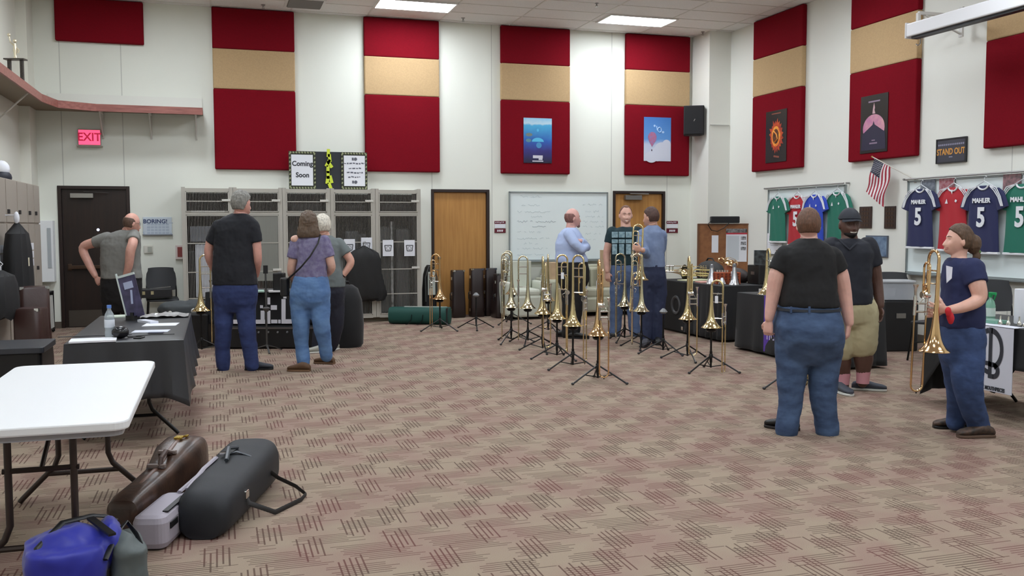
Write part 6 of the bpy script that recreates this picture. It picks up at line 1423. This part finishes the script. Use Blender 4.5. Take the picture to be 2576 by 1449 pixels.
        hr = MB(); hr.rings(sphere_grid(lambda n: L(HM @ head_pt(n, fem, 0, hfun(n))), 72, 54))
        if style == 'long':
            rows = []
            for z, w_, y0, th in ((.06, .080, -.035, .070), (.0, .094, -.036, .070), (-.05, .106, -.040, .070), (-.09, .114, -.045, .068), (-.125, .116, -.047, .062), (-.145, .104, -.047, .050)):
                rows.append([L(HM @ (Vector((0, y0, z))+Vector((w_*(1+.03*math.sin(9*q+z*20))*math.copysign(abs(math.cos(q))**.8, math.cos(q)), th*math.sin(q), 0)))) for q in [2*PI*i/40 for i in range(40)]])
            hr.rings(rows)
        if style == 'bun':
            hr.ball(L(HM @ Vector((0, -.105, -.02))), (.06*hs, .05*hs, .075*hs), n=16); hr.ball(L(HM @ Vector((0, -.135, -.11))), (.030*hs, .028*hs, .05*hs), n=14)
        hr.build('hair', hm, t, smooth=True, mods=[m_remesh(.006), m_smooth(2), m_disp(.010, .03)] if style in ('long', 'short', 'bun') else [m_disp(.004, .02)])
    # ---- face
    if face:
        sm_, brow, open_, *rest = face
        def sy(x, z):
            nx, nz = x/.0745, z/.119
            return head_pt(Vector((nx, math.sqrt(max(.05, 1-nx*nx-nz*nz)), nz)), fem, sm_, 0, plump).y
        wm, im = mat('eye_white', (214, 206, 200), .3), mat('iris_dark', (36, 26, 22), .25)
        for s in (-1, 1):
            e = MB(); ye = sy(s*.031, 0)-.0085; e.ball((s*.031, ye, .0), (.0120, .0115, .0065-.002*sm_), wm, n=14); e.ball((s*.031, ye+.0075, .0), (.0055, .0050, .0060-.002*sm_), im, n=10)
            e.v = [L(HM @ v) for v in e.v]; e.build('eye', None, t, smooth=True)
            q = [Vector((s*(.014+.036*k/5), sy(s*(.014+.036*k/5), .0225)+.0005, .0225+.004*math.sin(PI*k/5))) for k in range(6)]
            MB().tube([L(HM @ v) for v in q], [.0022, .003, .003, .0028, .0022, .0015], n=6).build('eyebrow', mat('brow_%d_%d_%d' % brow, brow, .7), t, smooth=True)
        lip = tuple(max(0, int(c*f)) for c, f in zip(skinrgb, (.78, .60, .60)))
        w2 = .027+.006*sm_; q = [Vector((-w2+2*w2*k/8, sy(-w2+2*w2*k/8, -.068+.009*sm_*((k-4)/4)**2)-.0005, -.068+.009*sm_*((k-4)/4)**2)) for k in range(9)]
        MB().tube([L(HM @ (v+Vector((0, 0, .0045+.002*open_)))) for v in q], [.0012]+[.0028]*7+[.0012], n=6).tube([L(HM @ (v-Vector((0, .001, .0045+.003*open_)))) for v in q], [.0012]+[.0034]*7+[.0012], n=6).build('lips', mat('lip_%d_%d_%d' % lip, lip, .45), t, smooth=True)
        if open_: MB().tube([L(HM @ (v+Vector((0, .0005, 0)))) for v in q[1:-1]], .0040, n=6).build('teeth', mat('teeth', (222, 216, 204), .3), t, smooth=True)
    if extras: extras(t, HM, L, W, K)
    return t
def ho(mbx, L, HM): mbx.v = [L(HM @ v) for v in mbx.v]; return mbx
def glasses(t, HM, L, rgb=(30, 28, 28)):
    g = MB()
    for s in (-1, 1):
        g.tube([(s*.032+.021*math.cos(a), .094-.004*abs(math.cos(a)), -.002+.016*math.sin(a)) for a in [k*PI/6 for k in range(12)]], .0016, n=5, closed=True); g.tube([(s*.053, .090, .004), (s*.078, .05, .004), (s*.083, -.01, .0)], .0016, n=5)
    g.tube([(-.011, .097, 0), (.011, .097, 0)], .0016, n=5); ho(g, L, HM).build('glasses', mat('glasses_dark', rgb, .3), t)
DENIM = lambda n, c, c2: mat(n, c, .85, bump=.9, bscale=13, rgb2=c2, vscale=5, stretch=(1, 1, 2.2))
PALE, PINK, DARKSK = (212, 170, 152), (208, 158, 142), (88, 60, 50)
# ---------- man in the black polo, back view
D = floor_d(600, 932)
person('person in a black polo shirt and blue jeans seen from behind before the lettered table', D, (607, 513, 0, 42, -4, 1.03), ('short', (126, 124, 118)), (206, 154, 140),
 [(537, 584, 622, .068), (546, 562, 636, .095), (557, 546, 646, .118), (580, 540, 645, .135), (615, 540, 638, .14), (650, 538, 640, .15), (685, 534, 643, .165), (716, 535, 647, .165)],
 [(708, 540, 643, .150), (730, 537, 647, .165), (760, 538, 646, .165), (785, 545, 641, .135)],
 [[(564, 772, .0, .110), (562, 830, -.01, .092), (560, 880, .02, .080), (562, 922, .02, .072)], [(618, 772, 0, .112), (622, 830, -.02, .094), (629, 880, 0, .082), (634, 920, 0, .074)]],
 [dict(j=[(551, 571, 0, .064), (529, 612, .02, .050), (526, 648, .04, .044), (545, 690, .22, .032)], hand=((.6, -.5, .6), (0, -.3, -1), (0, 1, 0), .5)),
  dict(j=[(636, 573, 0, .064), (644, 612, .0, .054), (648, 655, .02, .045), (644, 692, .16, .034)], hand=((-.5, -.6, .5), (-.6, 0, .4), (0, .3, 1), .5), ease=.016)],
 mat('polo_black', (20, 22, 30), .8, bump=.7, bscale=9), DENIM('denim_blue', (46, 60, 106), (34, 46, 88)),
 [(561, 928, -.12, 1, .29, mat('shoe_slate', (48, 52, 62), .6)), (652, 930, 1, .15, .30, mat('shoe_slate'))], sleeves=.95)
# ---------- woman in the purple top
D = floor_d(772, 930)
def strap(t, HM, L, W, K):
    q = [W(806, 590, -.08), W(800, 612, -.15), W(780, 645, -.19), W(757, 672, -.19), W(738, 690, -.12), W(722, 704, .02)]
    MB().tube([L(p) for p in q], .010, n=6, flat=.5).build('bag_strap', BLACK, t, smooth=True)
    MB().rbox(L(W(716, 722, .10)), (.09, .17, .20), .03).build('crossbody_bag', mat('bag_black', (22, 22, 24), .5), t, bevel=.015)
    MB().ball(L(HM @ Vector((-.02, -.03, .125))), .016, n=8).build('hair_clip', NICKEL, t, smooth=True)
    for px, py in ((744, 602),): MB().ball(L(W(px, py, -.02)), (.055, .06, .045), n=16).build('bare_shoulder', skin('skin_%d_%d_%d' % PALE, PALE), t, smooth=True)
person('person with shoulder-length brown hair in a purple top and light blue jeans', D, (776, 563, 0, -12, -3, 1.04), ('long', (88, 70, 54)), PALE,
 [(589, 764, 792, .06), (596, 748, 812, .082), (605, 742, 824, .10), (625, 748, 824, .115), (655, 750, 822, .125), (680, 745, 822, .130), (698, 743, 822, .135)],
 [(692, 742, 822, .130), (708, 738, 826, .145), (735, 731, 831, .165), (758, 731, 829, .165), (775, 736, 826, .14)],
 [[(757, 765, 0, .120), (757, 815, -.01, .095), (759, 862, .02, .078), (764, 912, .0, .070)], [(804, 765, 0, .118), (808, 815, -.02, .095), (815, 855, .04, .078), (822, 896, .10, .070)]],
 [dict(j=[(748, 608, 0, .058), (738, 650, 0, .052), (733, 684, .03, .045), (741, 708, .16, .032)], hand=((.3, -.7, .6), (.8, 0, .3), (0, 0, 1), .5, .9), ease=.014),
  dict(j=[(816, 607, 0, .056), (828, 648, .0, .050), (834, 675, .03, .042), (820, 692, .20, .032)], hand=((-.8, -.4, .5), (0, -.2, -1), (0, 1, 0), .5, .9), ease=.014)],
 mat('purple_heather', (128, 124, 152), .85, bump=.2, bscale=60, rgb2=(106, 98, 132), vscale=26), DENIM('denim_light', (100, 134, 178), (76, 108, 154)),
 [(752, 934, -1, .1, .25, mat('brown_suede', (92, 66, 44), .7), mat('sole_tan', (110, 80, 56), .7)), (816, 915, -1, .35, .25, mat('brown_suede'), mat('sole_tan'))], fem=1, sleeves=.98, extras=strap)
# ---------- white-haired man in the grey shirt
D = floor_d(805, 886)
def watch(px, py, off, tilt=(0, 0, 0)):
    def f(t, HM, L, W, K): MB().lathe([(.034, -.012), (.038, -.01), (.038, .01), (.034, .012)], n=20, c=L(W(px, py, off)), M=Euler(tilt).to_matrix().to_4x4()).build('wrist_watch', BLACK, t, smooth=True)
    return f
person('person with white hair in a grey shirt, hand on hip, behind the woman in purple', D, (812, 569, 0, -35, -5, 1.05), ('short', (206, 200, 186)), (208, 160, 142),
 [(592, 802, 832, .07), (602, 790, 850, .10), (615, 786, 862, .12), (640, 790, 860, .135), (670, 792, 862, .145), (700, 792, 868, .155), (722, 792, 869, .155)],
 [(712, 794, 866, .145), (735, 792, 868, .155), (765, 794, 866, .15), (785, 800, 860, .13)],
 [[(812, 772, 0, .10), (808, 820, 0, .085), (800, 850, 0, .075), (797, 878, 0, .068)], [(845, 772, 0, .105), (846, 815, 0, .09), (840, 850, .05, .08), (832, 874, .08, .07)]],
 [dict(j=[(796, 615, 0, .058), (790, 650, .05, .048), (792, 680, .05, .042), (800, 700, .2, .03)]),
  dict(j=[(852, 614, 0, .062), (872, 640, 0, .054), (882, 662, .0, .047), (863, 692, -.03, .036), (850, 706, -.05, .030)], hand=((-.85, -.45, -.1), (0, 0, 1), (-.3, 1, 0), .12), ease=.018)],
 mat('shirt_grey_green', (104, 112, 112), .85, bump=.7, bscale=10), mat('dark_navy_trousers', (28, 30, 44), .8, bump=.2, bscale=40),
 [(797, 888, -1, -.2, .28, mat('sneaker_pale', (170, 170, 160), .6), mat('sole_white', (206, 206, 200), .5)), (836, 882, -.3, -1, .28, mat('sneaker_pale'), mat('sole_white'))], sleeves=[.9, .98], extras=watch(863, 692, -.03, (.3, .8, 0)))
# ---------- grey-shirted man by the exit door
D = 12.15
def gl4(t, HM, L, W, K): glasses(t, HM, L)
person('person in a grey shirt with glasses and hands on hips by the exit door', D, (331, 561, .0, 48, -12, 1.08), ('ring', (88, 66, 52)), PINK,
 [(578, 306, 334, .075), (584, 284, 345, .10), (594, 266, 352, .13), (615, 256, 352, .15), (650, 254, 352, .155), (680, 255, 354, .155), (700, 256, 357, .16)],
 [(692, 257, 354, .15), (720, 255, 355, .16), (755, 255, 354, .16), (785, 262, 350, .14)],
 [[(280, 775, 0, .115), (280, 810, 0, .10), (282, 840, 0, .09), (282, 866, 0, .08)], [(328, 775, 0, .115), (328, 810, 0, .10), (327, 840, 0, .09), (327, 866, 0, .08)]],
 [dict(j=[(270, 600, 0, .074), (238, 610, .02, .066), (209, 624, .03, .056), (224, 664, .0, .050), (240, 694, -.05, .036)], hand=((.45, -.85, 0), (0, -.2, 1), (1, .2, .2), .55), ease=.015),
  dict(j=[(335, 592, -.02, .070), (334, 612, -.16, .060), (328, 632, -.20, .060), (324, 668, -.18, .052), (316, 694, -.15, .037)], hand=((-.65, -.6, .2), (0, -.2, 1), (-1, .4, 0), .6), ease=.015)],
 mat('shirt_grey', (124, 124, 120), .85, bump=.7, bscale=11), mat('black_trousers', (16, 15, 17), .8, bump=.15, bscale=40),
 [(280, 872, 0, 1, .29, BLACK), (328, 872, .3, 1, .29, BLACK)], face=(0, (70, 50, 40), 0), sleeves=[1.0, .72], extras=gl4)
# ---------- man in the light blue shirt, arms folded
D = floor_d(1438, 850)
def goatee(t, HM, L, W, K):
    ho(MB().ball((0, .085, -.100), (.026, .022, .022), n=14), L, HM).build('goatee', mat('beard_grey', (126, 98, 92), .8, bump=.5, bscale=80), t, smooth=True)
person('balding person in a light blue shirt with folded arms before the whiteboard', D, (1440, 548, 0, 76, -3, 1.08), ('ring', (124, 84, 78)), (216, 168, 158),
 [(572, 1424, 1448, .075), (580, 1413, 1456, .105), (590, 1404, 1464, .13), (612, 1397, 1466, .15), (635, 1397, 1470, .15), (652, 1395, 1479, .155), (661, 1398, 1479, .155)],
 [(655, 1400, 1478, .150), (680, 1401, 1482, .155), (705, 1403, 1482, .155), (722, 1406, 1478, .135)],
 [[(1428, 715, .04, .105), (1430, 765, .04, .090), (1428, 810, .03, .075), (1424, 842, .03, .066)], [(1452, 715, -.05, .112), (1450, 765, -.05, .095), (1448, 805, -.05, .080), (1446, 842, -.05, .068)]],
 [dict(j=[(1432, 590, -.12, .066), (1446, 612, -.20, .056), (1464, 628, -.20, .046), (1474, 622, -.05, .040), (1470, 612, .05, .032)], hand=((-.6, .3, .4), (-.5, 0, .4), (0, 1, 0), .5), ease=.012),
  dict(j=[(1446, 590, .12, .060), (1464, 612, .14, .052), (1476, 622, .08, .044), (1468, 610, -.06, .036), (1460, 606, -.12, .03)], hand=((-.8, .0, -.4), (0, -.3, 1), (0, 1, 0), .4))],
 mat('shirt_light_blue', (172, 188, 222), .8, bump=.8, bscale=10), mat('black_trousers'),
 [(1424, 848, .9, -.2, .28, BLACK), (1456, 852, 1, -.2, .29, BLACK)], face=(0, (90, 60, 56), 0), sleeves=[3.85, 3.9], extras=goatee, plump=.4)
# ---------- smiling man in the graphic shirt
D = floor_d(1574, 846)
def tee(t, HM, L, W, K):
    m = mat('print_pale_teal', (150, 176, 184), .7, rgb2=(106, 136, 146), vscale=26); g = MB()
    for i in range(3):
        for j in range(3):
            x0, x1 = 1539+17.5*i, 1554.5+17.5*i; y0, y1 = [(583, 598), (602, 612), (614, 640)][j]
            if j == 2: x0 += 1; x1 -= 2
            yo = -.162 if j < 2 else -.172
            g.sheet(L(W(x0, y1, yo)), L(W(x1, y1, yo)), L(W(x1, y0, yo+.004)), L(W(x0, y0, yo+.004)), m, .012)
    g.build('shirt_print', None, t, bevel=.004)
person('smiling person with a receding hairline in a dark green shirt with pale printed squares', D, (1574, 541, 0, 176, -2, 1.10), ('recede', (112, 78, 62)), (214, 168, 150),
 [(570, 1563, 1585, .072), (574, 1552, 1596, .095), (581, 1538, 1606, .125), (600, 1537, 1606, .14), (630, 1537, 1604, .15), (655, 1537, 1604, .155), (668, 1537, 1605, .155)],
 [(662, 1538, 1602, .15), (685, 1535, 1604, .155), (705, 1534, 1604, .15), (720, 1538, 1600, .13)],
 [[(1554, 715, 0, .112), (1552, 760, 0, .098), (1550, 800, 0, .085), (1547, 838, 0, .078)], [(1588, 715, 0, .108), (1592, 760, 0, .095), (1594, 800, 0, .085), (1598, 838, 0, .078)]],
 [dict(j=[(1540, 584, 0, .066), (1532, 612, -.01, .058), (1526, 642, .0, .050), (1528, 682, -.06, .036)], hand=((.05, -1, -.15), (.4, 0, .8), (.3, 0, -1), .4), ease=.016),
  dict(j=[(1603, 584, 0, .066), (1612, 612, 0, .056), (1616, 642, 0, .048), (1612, 680, -.05, .035)], hand=((0, -1, 0), (-.4, 0, .8), (0, 0, -1), .4), ease=.016)],
 mat('shirt_dark_teal', (20, 46, 52), .85, bump=.7, bscale=10), DENIM('denim_pale', (96, 116, 152), (78, 98, 134)),
 [(1546, 845, -.3, -1, .28, mat('shoe_dark', (44, 44, 50), .6)), (1600, 845, .3, -1, .28, mat('shoe_dark'))], face=(1, (96, 66, 54), 1), sleeves=[1.0, 1.0], extras=tee, plump=.6)
# ---------- man in the blue shirt holding a trombone
D = floor_d(1640, 870)+.22
person('person in a blue shirt and dark blue trousers holding a trombone, seen from behind', D, (1638, 546, 0, -52, -6, 1.06), ('crop', (74, 50, 42)), (206, 160, 140),
 [(567, 1630, 1655, .072), (574, 1620, 1662, .10), (584, 1612, 1668, .13), (610, 1608, 1671, .15), (640, 1610, 1671, .155), (662, 1613, 1672, .155), (672, 1614, 1672, .155)],
 [(664, 1616, 1671, .148), (690, 1614, 1674, .155), (715, 1615, 1674, .15), (735, 1620, 1672, .13)],
 [[(1632, 730, 0, .108), (1630, 780, 0, .092), (1627, 825, 0, .082), (1624, 860, -.02, .074)], [(1658, 730, 0, .106), (1656, 780, 0, .092), (1654, 825, .02, .082), (1652, 856, .03, .074)]],
 [dict(j=[(1618, 590, -.03, .066), (1614, 614, -.14, .054), (1626, 640, -.22, .046), (1620, 632, -.32, .036), (1616, 629, -.36, .030)], hand=((-.8, .2, -.1), (.2, .2, .9), (0, 1, 0), .75), ease=.014),
  dict(j=[(1664, 592, 0, .062), (1664, 625, .06, .052), (1650, 648, .18, .044), (1622, 640, .30, .034)], hand=((-.8, .2, 0), (0, 0, -1), (0, 1, 0), .7))],
 mat('shirt_slate_blue', (122, 138, 170), .8, bump=.8, bscale=10, rgb2=(110, 126, 158), vscale=12), mat('dark_blue_trousers', (38, 46, 74), .8, bump=.2, bscale=40),
 [(1622, 872, -.4, -1, .28, mat('shoe_grey_soft', (70, 70, 76), .6)), (1654, 866, .1, 1, .28, BLACK)], face=(1, (70, 48, 40), 0), sleeves=[3.3, 2.8])
pt = atd(1608, 635, D-.36)
t = trombone('silver-gold trombone held upright by the person in the blue shirt', .70, True, .66, BRASS, group=None); t.rotation_euler = (R(6), R(-3), R(180)-YAW); tp = atd(1612, 700, D-.34); t.location = tp-Vector((0, 0, .02))
# ---------- person in the black T-shirt, back view, near right
D = floor_d(2022, 1092)
person('heavy-set person in a black T-shirt and blue jeans seen from behind at the right', D, (2034, 566, 0, 5, -4, 1.00), ('crop', (96, 66, 48)), (220, 174, 160),
 [(600, 2012, 2058, .075), (610, 1992, 2076, .11), (622, 1974, 2092, .135), (640, 1964, 2102, .155), (668, 1964, 2100, .17), (700, 1966, 2100, .18), (735, 1962, 2102, .20), (762, 1960, 2106, .21), (770, 1962, 2106, .21)],
 [(766, 1964, 2104, .195), (790, 1956, 2110, .225), (820, 1948, 2117, .25), (850, 1950, 2119, .245), (885, 1958, 2114, .21), (915, 1966, 2110, .17)],
 [[(1994, 880, .0, .130), (1992, 940, -.0, .110), (1990, 1000, .0, .090), (1984, 1045, .0, .086), (1980, 1082, -.0, .088)], [(2074, 880, 0, .134), (2072, 940, 0, .112), (2071, 1000, 0, .100), (2076, 1045, 0, .088), (2082, 1089, 0, .086)]],
 [dict(j=[(1978, 646, 0, .074), (1956, 690, .0, .062), (1946, 735, .02, .054), (1935, 800, .02, .034)], hand=((-.05, -1, .1), (.6, 0, .6), (.5, 0, 1), .55), ease=.014),
  dict(j=[(2090, 648, 0, .076), (2112, 690, .0, .064), (2124, 742, .02, .055), (2136, 812, .0, .034)], hand=((-.08, -1, .1), (-.7, 0, .5), (-.4, 0, 1), .55), ease=.014)],
 mat('tshirt_black', (18, 18, 20), .85, bump=.6, bscale=9), DENIM('denim_mid', (72, 94, 128), (46, 64, 94)),
 [(1966, 1079, -.75, .66, .27, BLACK, mat('sole_dark', (40, 34, 32), .6)), (2083, 1078, .1, 1, .26, BLACK, mat('sole_dark'))], belt=(776, mat('belt_grey', (46, 52, 62), .5), (1957, 2109, .212)), sleeves=.88,
 extras=lambda t, HM, L, W, K: [MB().box(L(W(x, 780, -.222+abs(x-2034)**2*.000018)), (.016, .010, .05), rot=(0, 0, -YAW)).build('belt_loop', MC['denim_mid'], t, bevel=.003) for x in (1990, 2036, 2082)])
# ---------- man in the cap
D = floor_d(2155, 985)
def cap(t, HM, L, W, K):
    cm = mat('cap_navy', (30, 34, 44), .7, bump=.15, bscale=90); c = MB()
    c.rings(sphere_grid(lambda n: L(HM @ head_pt(n, 0, 0, .016*sm(n.z, .18, .34)-.03*(1-sm(n.z, .18, .34)))), 48, 36)); cr = c.build('cap', cm, t, smooth=True)
    b = MB(); n_ = 14; up_, lo_ = [], []
    for z in (.0, -.005):
        for i in range(n_+1):
            a = PI*(.12+.76*i/n_); r0 = Vector((.080*math.cos(a), .090*math.sin(a)+.005, .040+z)); r1 = Vector((.088*math.cos(a), .132*math.sin(a)+.012, .030+z-.01*abs(math.cos(a))))
            up_.append(L(HM @ r0)); lo_.append(L(HM @ r1))
    N = n_+1; vs = up_+lo_; fs = []
    for i in range(n_): fs += [(i, i+1, 2*N+i+1, 2*N+i), (N+i, 3*N+i, 3*N+i+1, N+i+1), (2*N+i, 2*N+i+1, 3*N+i+1, 3*N+i)]
    b.add(vs, fs); b.build('visor', cm, cr, smooth=True)
    ho(MB().rings(sphere_grid(lambda n: head_pt(n, 0, 1, .005*(sm(-n.z, .50, .62)*sm(n.y, .0, .25))-.014*(1-sm(-n.z, .50, .62)*sm(n.y, .0, .25)), .7), 40, 30)), L, HM).build('beard', mat('beard_black', (24, 18, 16), .8, bump=.5, bscale=80), t, smooth=True)
    m = MC['shirt_navy_black']; q = [W(2113, 603, -.06), W(2124, 614, -.15), W(2137, 628, -.19), W(2150, 614, -.15), W(2162, 603, -.06)]
    MB().tube([L(p) for p in q], [.016, .016, .012, .016, .016], n=8, flat=.5).build('collar', m, t, smooth=True)
    for x, y0, y1, o in ((2172, 934, 960, .0), (2122, 938, 962, .05)):
        MB().tube([L(W(x, y0, o)), L(W(x-1, (y0+y1)/2, o)), L(W(x-2, y1+4, o))], [.066, .060, .058], n=18).build('sock', mat('sock_pink', (196, 138, 146), .8), t, smooth=True)
    MB().lathe([(.036, -.014), (.040, -.01), (.040, .01), (.036, .014)], n=20, c=L(W(2214, 758, -.03))).build('wrist_watch', STEEL, t, smooth=True)
person('person in a dark cap, navy polo and khaki shorts standing behind the one in black', D, (2137, 564, 0, 179, 0, 1.13), None, DARKSK,
 [(600, 2116, 2158, .090), (606, 2100, 2172, .12), (612, 2086, 2184, .155), (635, 2082, 2192, .18), (670, 2084, 2190, .19), (705, 2084, 2188, .20), (740, 2084, 2190, .21), (764, 2084, 2190, .21)],
 [(754, 2086, 2188, .195), (780, 2082, 2196, .205), (805, 2082, 2200, .20), (825, 2084, 2200, .18)],
 [[(2168, 815, -.02, .150), (2170, 870, -.02, .132), (2172, 905, -.01, .088), (2171, 940, .0, .058), (2170, 962, .0, .050)], [(2116, 815, .02, .140), (2114, 880, .03, .128), (2118, 912, .04, .085), (2122, 945, .05, .056), (2122, 972, .05, .048)]],
 [dict(j=[(2182, 622, 0, .080), (2198, 672, .0, .064), (2206, 715, .0, .054), (2214, 768, -.05, .038)], hand=((-.05, -1, -.1), (-.7, 0, -.3), (-.5, 0, -1), .4, 1.05), ease=.018),
  dict(j=[(2092, 622, 0, .080), (2080, 672, .0, .062), (2082, 715, .0, .052), (2088, 768, .0, .036)], hand=((0, -1, 0), (.7, 0, -.3), (0, 0, -1), .4, 1.05), ease=.018)],
 mat('shirt_navy_black', (24, 27, 38), .8, bump=.7, bscale=9), mat('khaki_shorts', (176, 166, 132), .85, bump=.2, bscale=40),
 [(2186, 982, 1, -.35, .31, mat('sneaker_grey', (66, 70, 80), .7), mat('sole_white')), (2118, 990, .25, -1, .30, mat('sneaker_grey'), mat('sole_white'))], face=(1, (24, 18, 16), 1), sleeves=[.95, .95], shorts=1, extras=cap, plump=.7)
# ---------- woman holding a trombone at the right
D = floor_d(2430, 1098)
def tie(t, HM, L, W, K):
    MB().rings([ring(L(W(2408, 650, 0)), .064, .066, RV, AV, 24), ring(L(W(2408, 656, 0)), .074, .076, RV, AV, 24)]).build('collar_band', mat('navy_rib', (24, 30, 66), .8), t, smooth=True)
    MB().sheet(L(W(2381, 712, -.155)), L(W(2394, 700, -.165)), L(W(2396, 672, -.14)), L(W(2380, 668, -.12)), th=.006).build('shirt_print', mat('print_white', (204, 204, 214), .7), t)
    MB().ball(L(HM @ Vector((0, -.145, -.075))), .018, n=10).build('hair_tie', mat('tie_green', (80, 120, 60), .6), t, smooth=True)
person('person with tied brown hair in a navy T-shirt holding a trombone at the right', D, (2413, 605, 0, -84, 4, .97), ('bun', (84, 62, 44)), (218, 172, 154),
 [(648, 2392, 2432, .075), (655, 2384, 2450, .105), (668, 2378, 2464, .13), (695, 2374, 2472, .15), (730, 2374, 2474, .155), (770, 2372, 2470, .16), (800, 2368, 2470, .165), (824, 2366, 2468, .165)],
 [(812, 2370, 2466, .155), (840, 2366, 2470, .17), (870, 2366, 2470, .175), (900, 2370, 2466, .16), (920, 2376, 2460, .14)],
 [[(2404, 890, .06, .118), (2410, 950, .08, .098), (2412, 1000, .12, .082), (2408, 1045, .16, .074), (2402, 1062, .16, .070)], [(2432, 890, -.06, .125), (2434, 950, -.08, .108), (2442, 1010, -.04, .092), (2458, 1055, .02, .084), (2464, 1080, .03, .080)]],
 [dict(j=[(2444, 678, -.12, .070), (2458, 715, -.18, .060), (2462, 752, -.20, .050), (2424, 772, -.24, .040), (2388, 780, -.24, .030)], hand=((-.95, .1, .1), (.1, .1, .9), (0, 1, 0), .6, .95), ease=.020),
  dict(j=[(2420, 680, .12, .062), (2392, 715, .16, .050), (2378, 750, .08, .042), (2366, 778, -.02, .034), (2350, 790, -.06, .028)], hand=((-.8, .15, -.5), (.2, .1, -.9), (0, 1, 0), .8, .9), ease=.018)],
 mat('tshirt_navy', (32, 40, 80), .85, bump=.7, bscale=10), DENIM('denim_mid2', (58, 80, 124), (44, 62, 100)),
 [(2392, 1077, -1, .1, .26, mat('shoe_brown_pattern', (86, 66, 54), .6, rgb2=(44, 40, 38), vscale=30)), (2454, 1100, -1, -.05, .27, mat('shoe_brown_pattern'), mat('sole_brown', (90, 70, 56), .7))], face=(1, (80, 58, 42), 0), fem=1, sleeves=[1.0, .95], extras=tie)
t = trombone('trombone held by the person in the navy T-shirt, bell pointing down', .70, True, .64, ROSE, NICKEL, group=None, top=.34)
p0 = atd(2350, 884, D-.30); t.location = p0; t.matrix_world = Matrix.Translation(p0) @ Matrix.Rotation(R(1.5), 4, AV) @ Matrix.Rotation(R(98)-YAW, 4, 'Z')
p = atd(2391, 800, D-.30); t = thing('red_glove', 'red cloth mitten hanging from the hand of the person holding the trombone', 'cloth', p, 0); t.name = 'red_cloth'
MB().ball((0, 0, 0), (.028, .022, .048), n=14, rot=(.2, -.3, 0)).ball((-.03, -.01, .045), (.025, .02, .035), n=12).build('cloth', mat('red_cloth', (200, 36, 48), .8, bump=.4, bscale=40), t, smooth=True, mods=[m_remesh(.006), m_smooth(3), m_disp(.01, .04)])
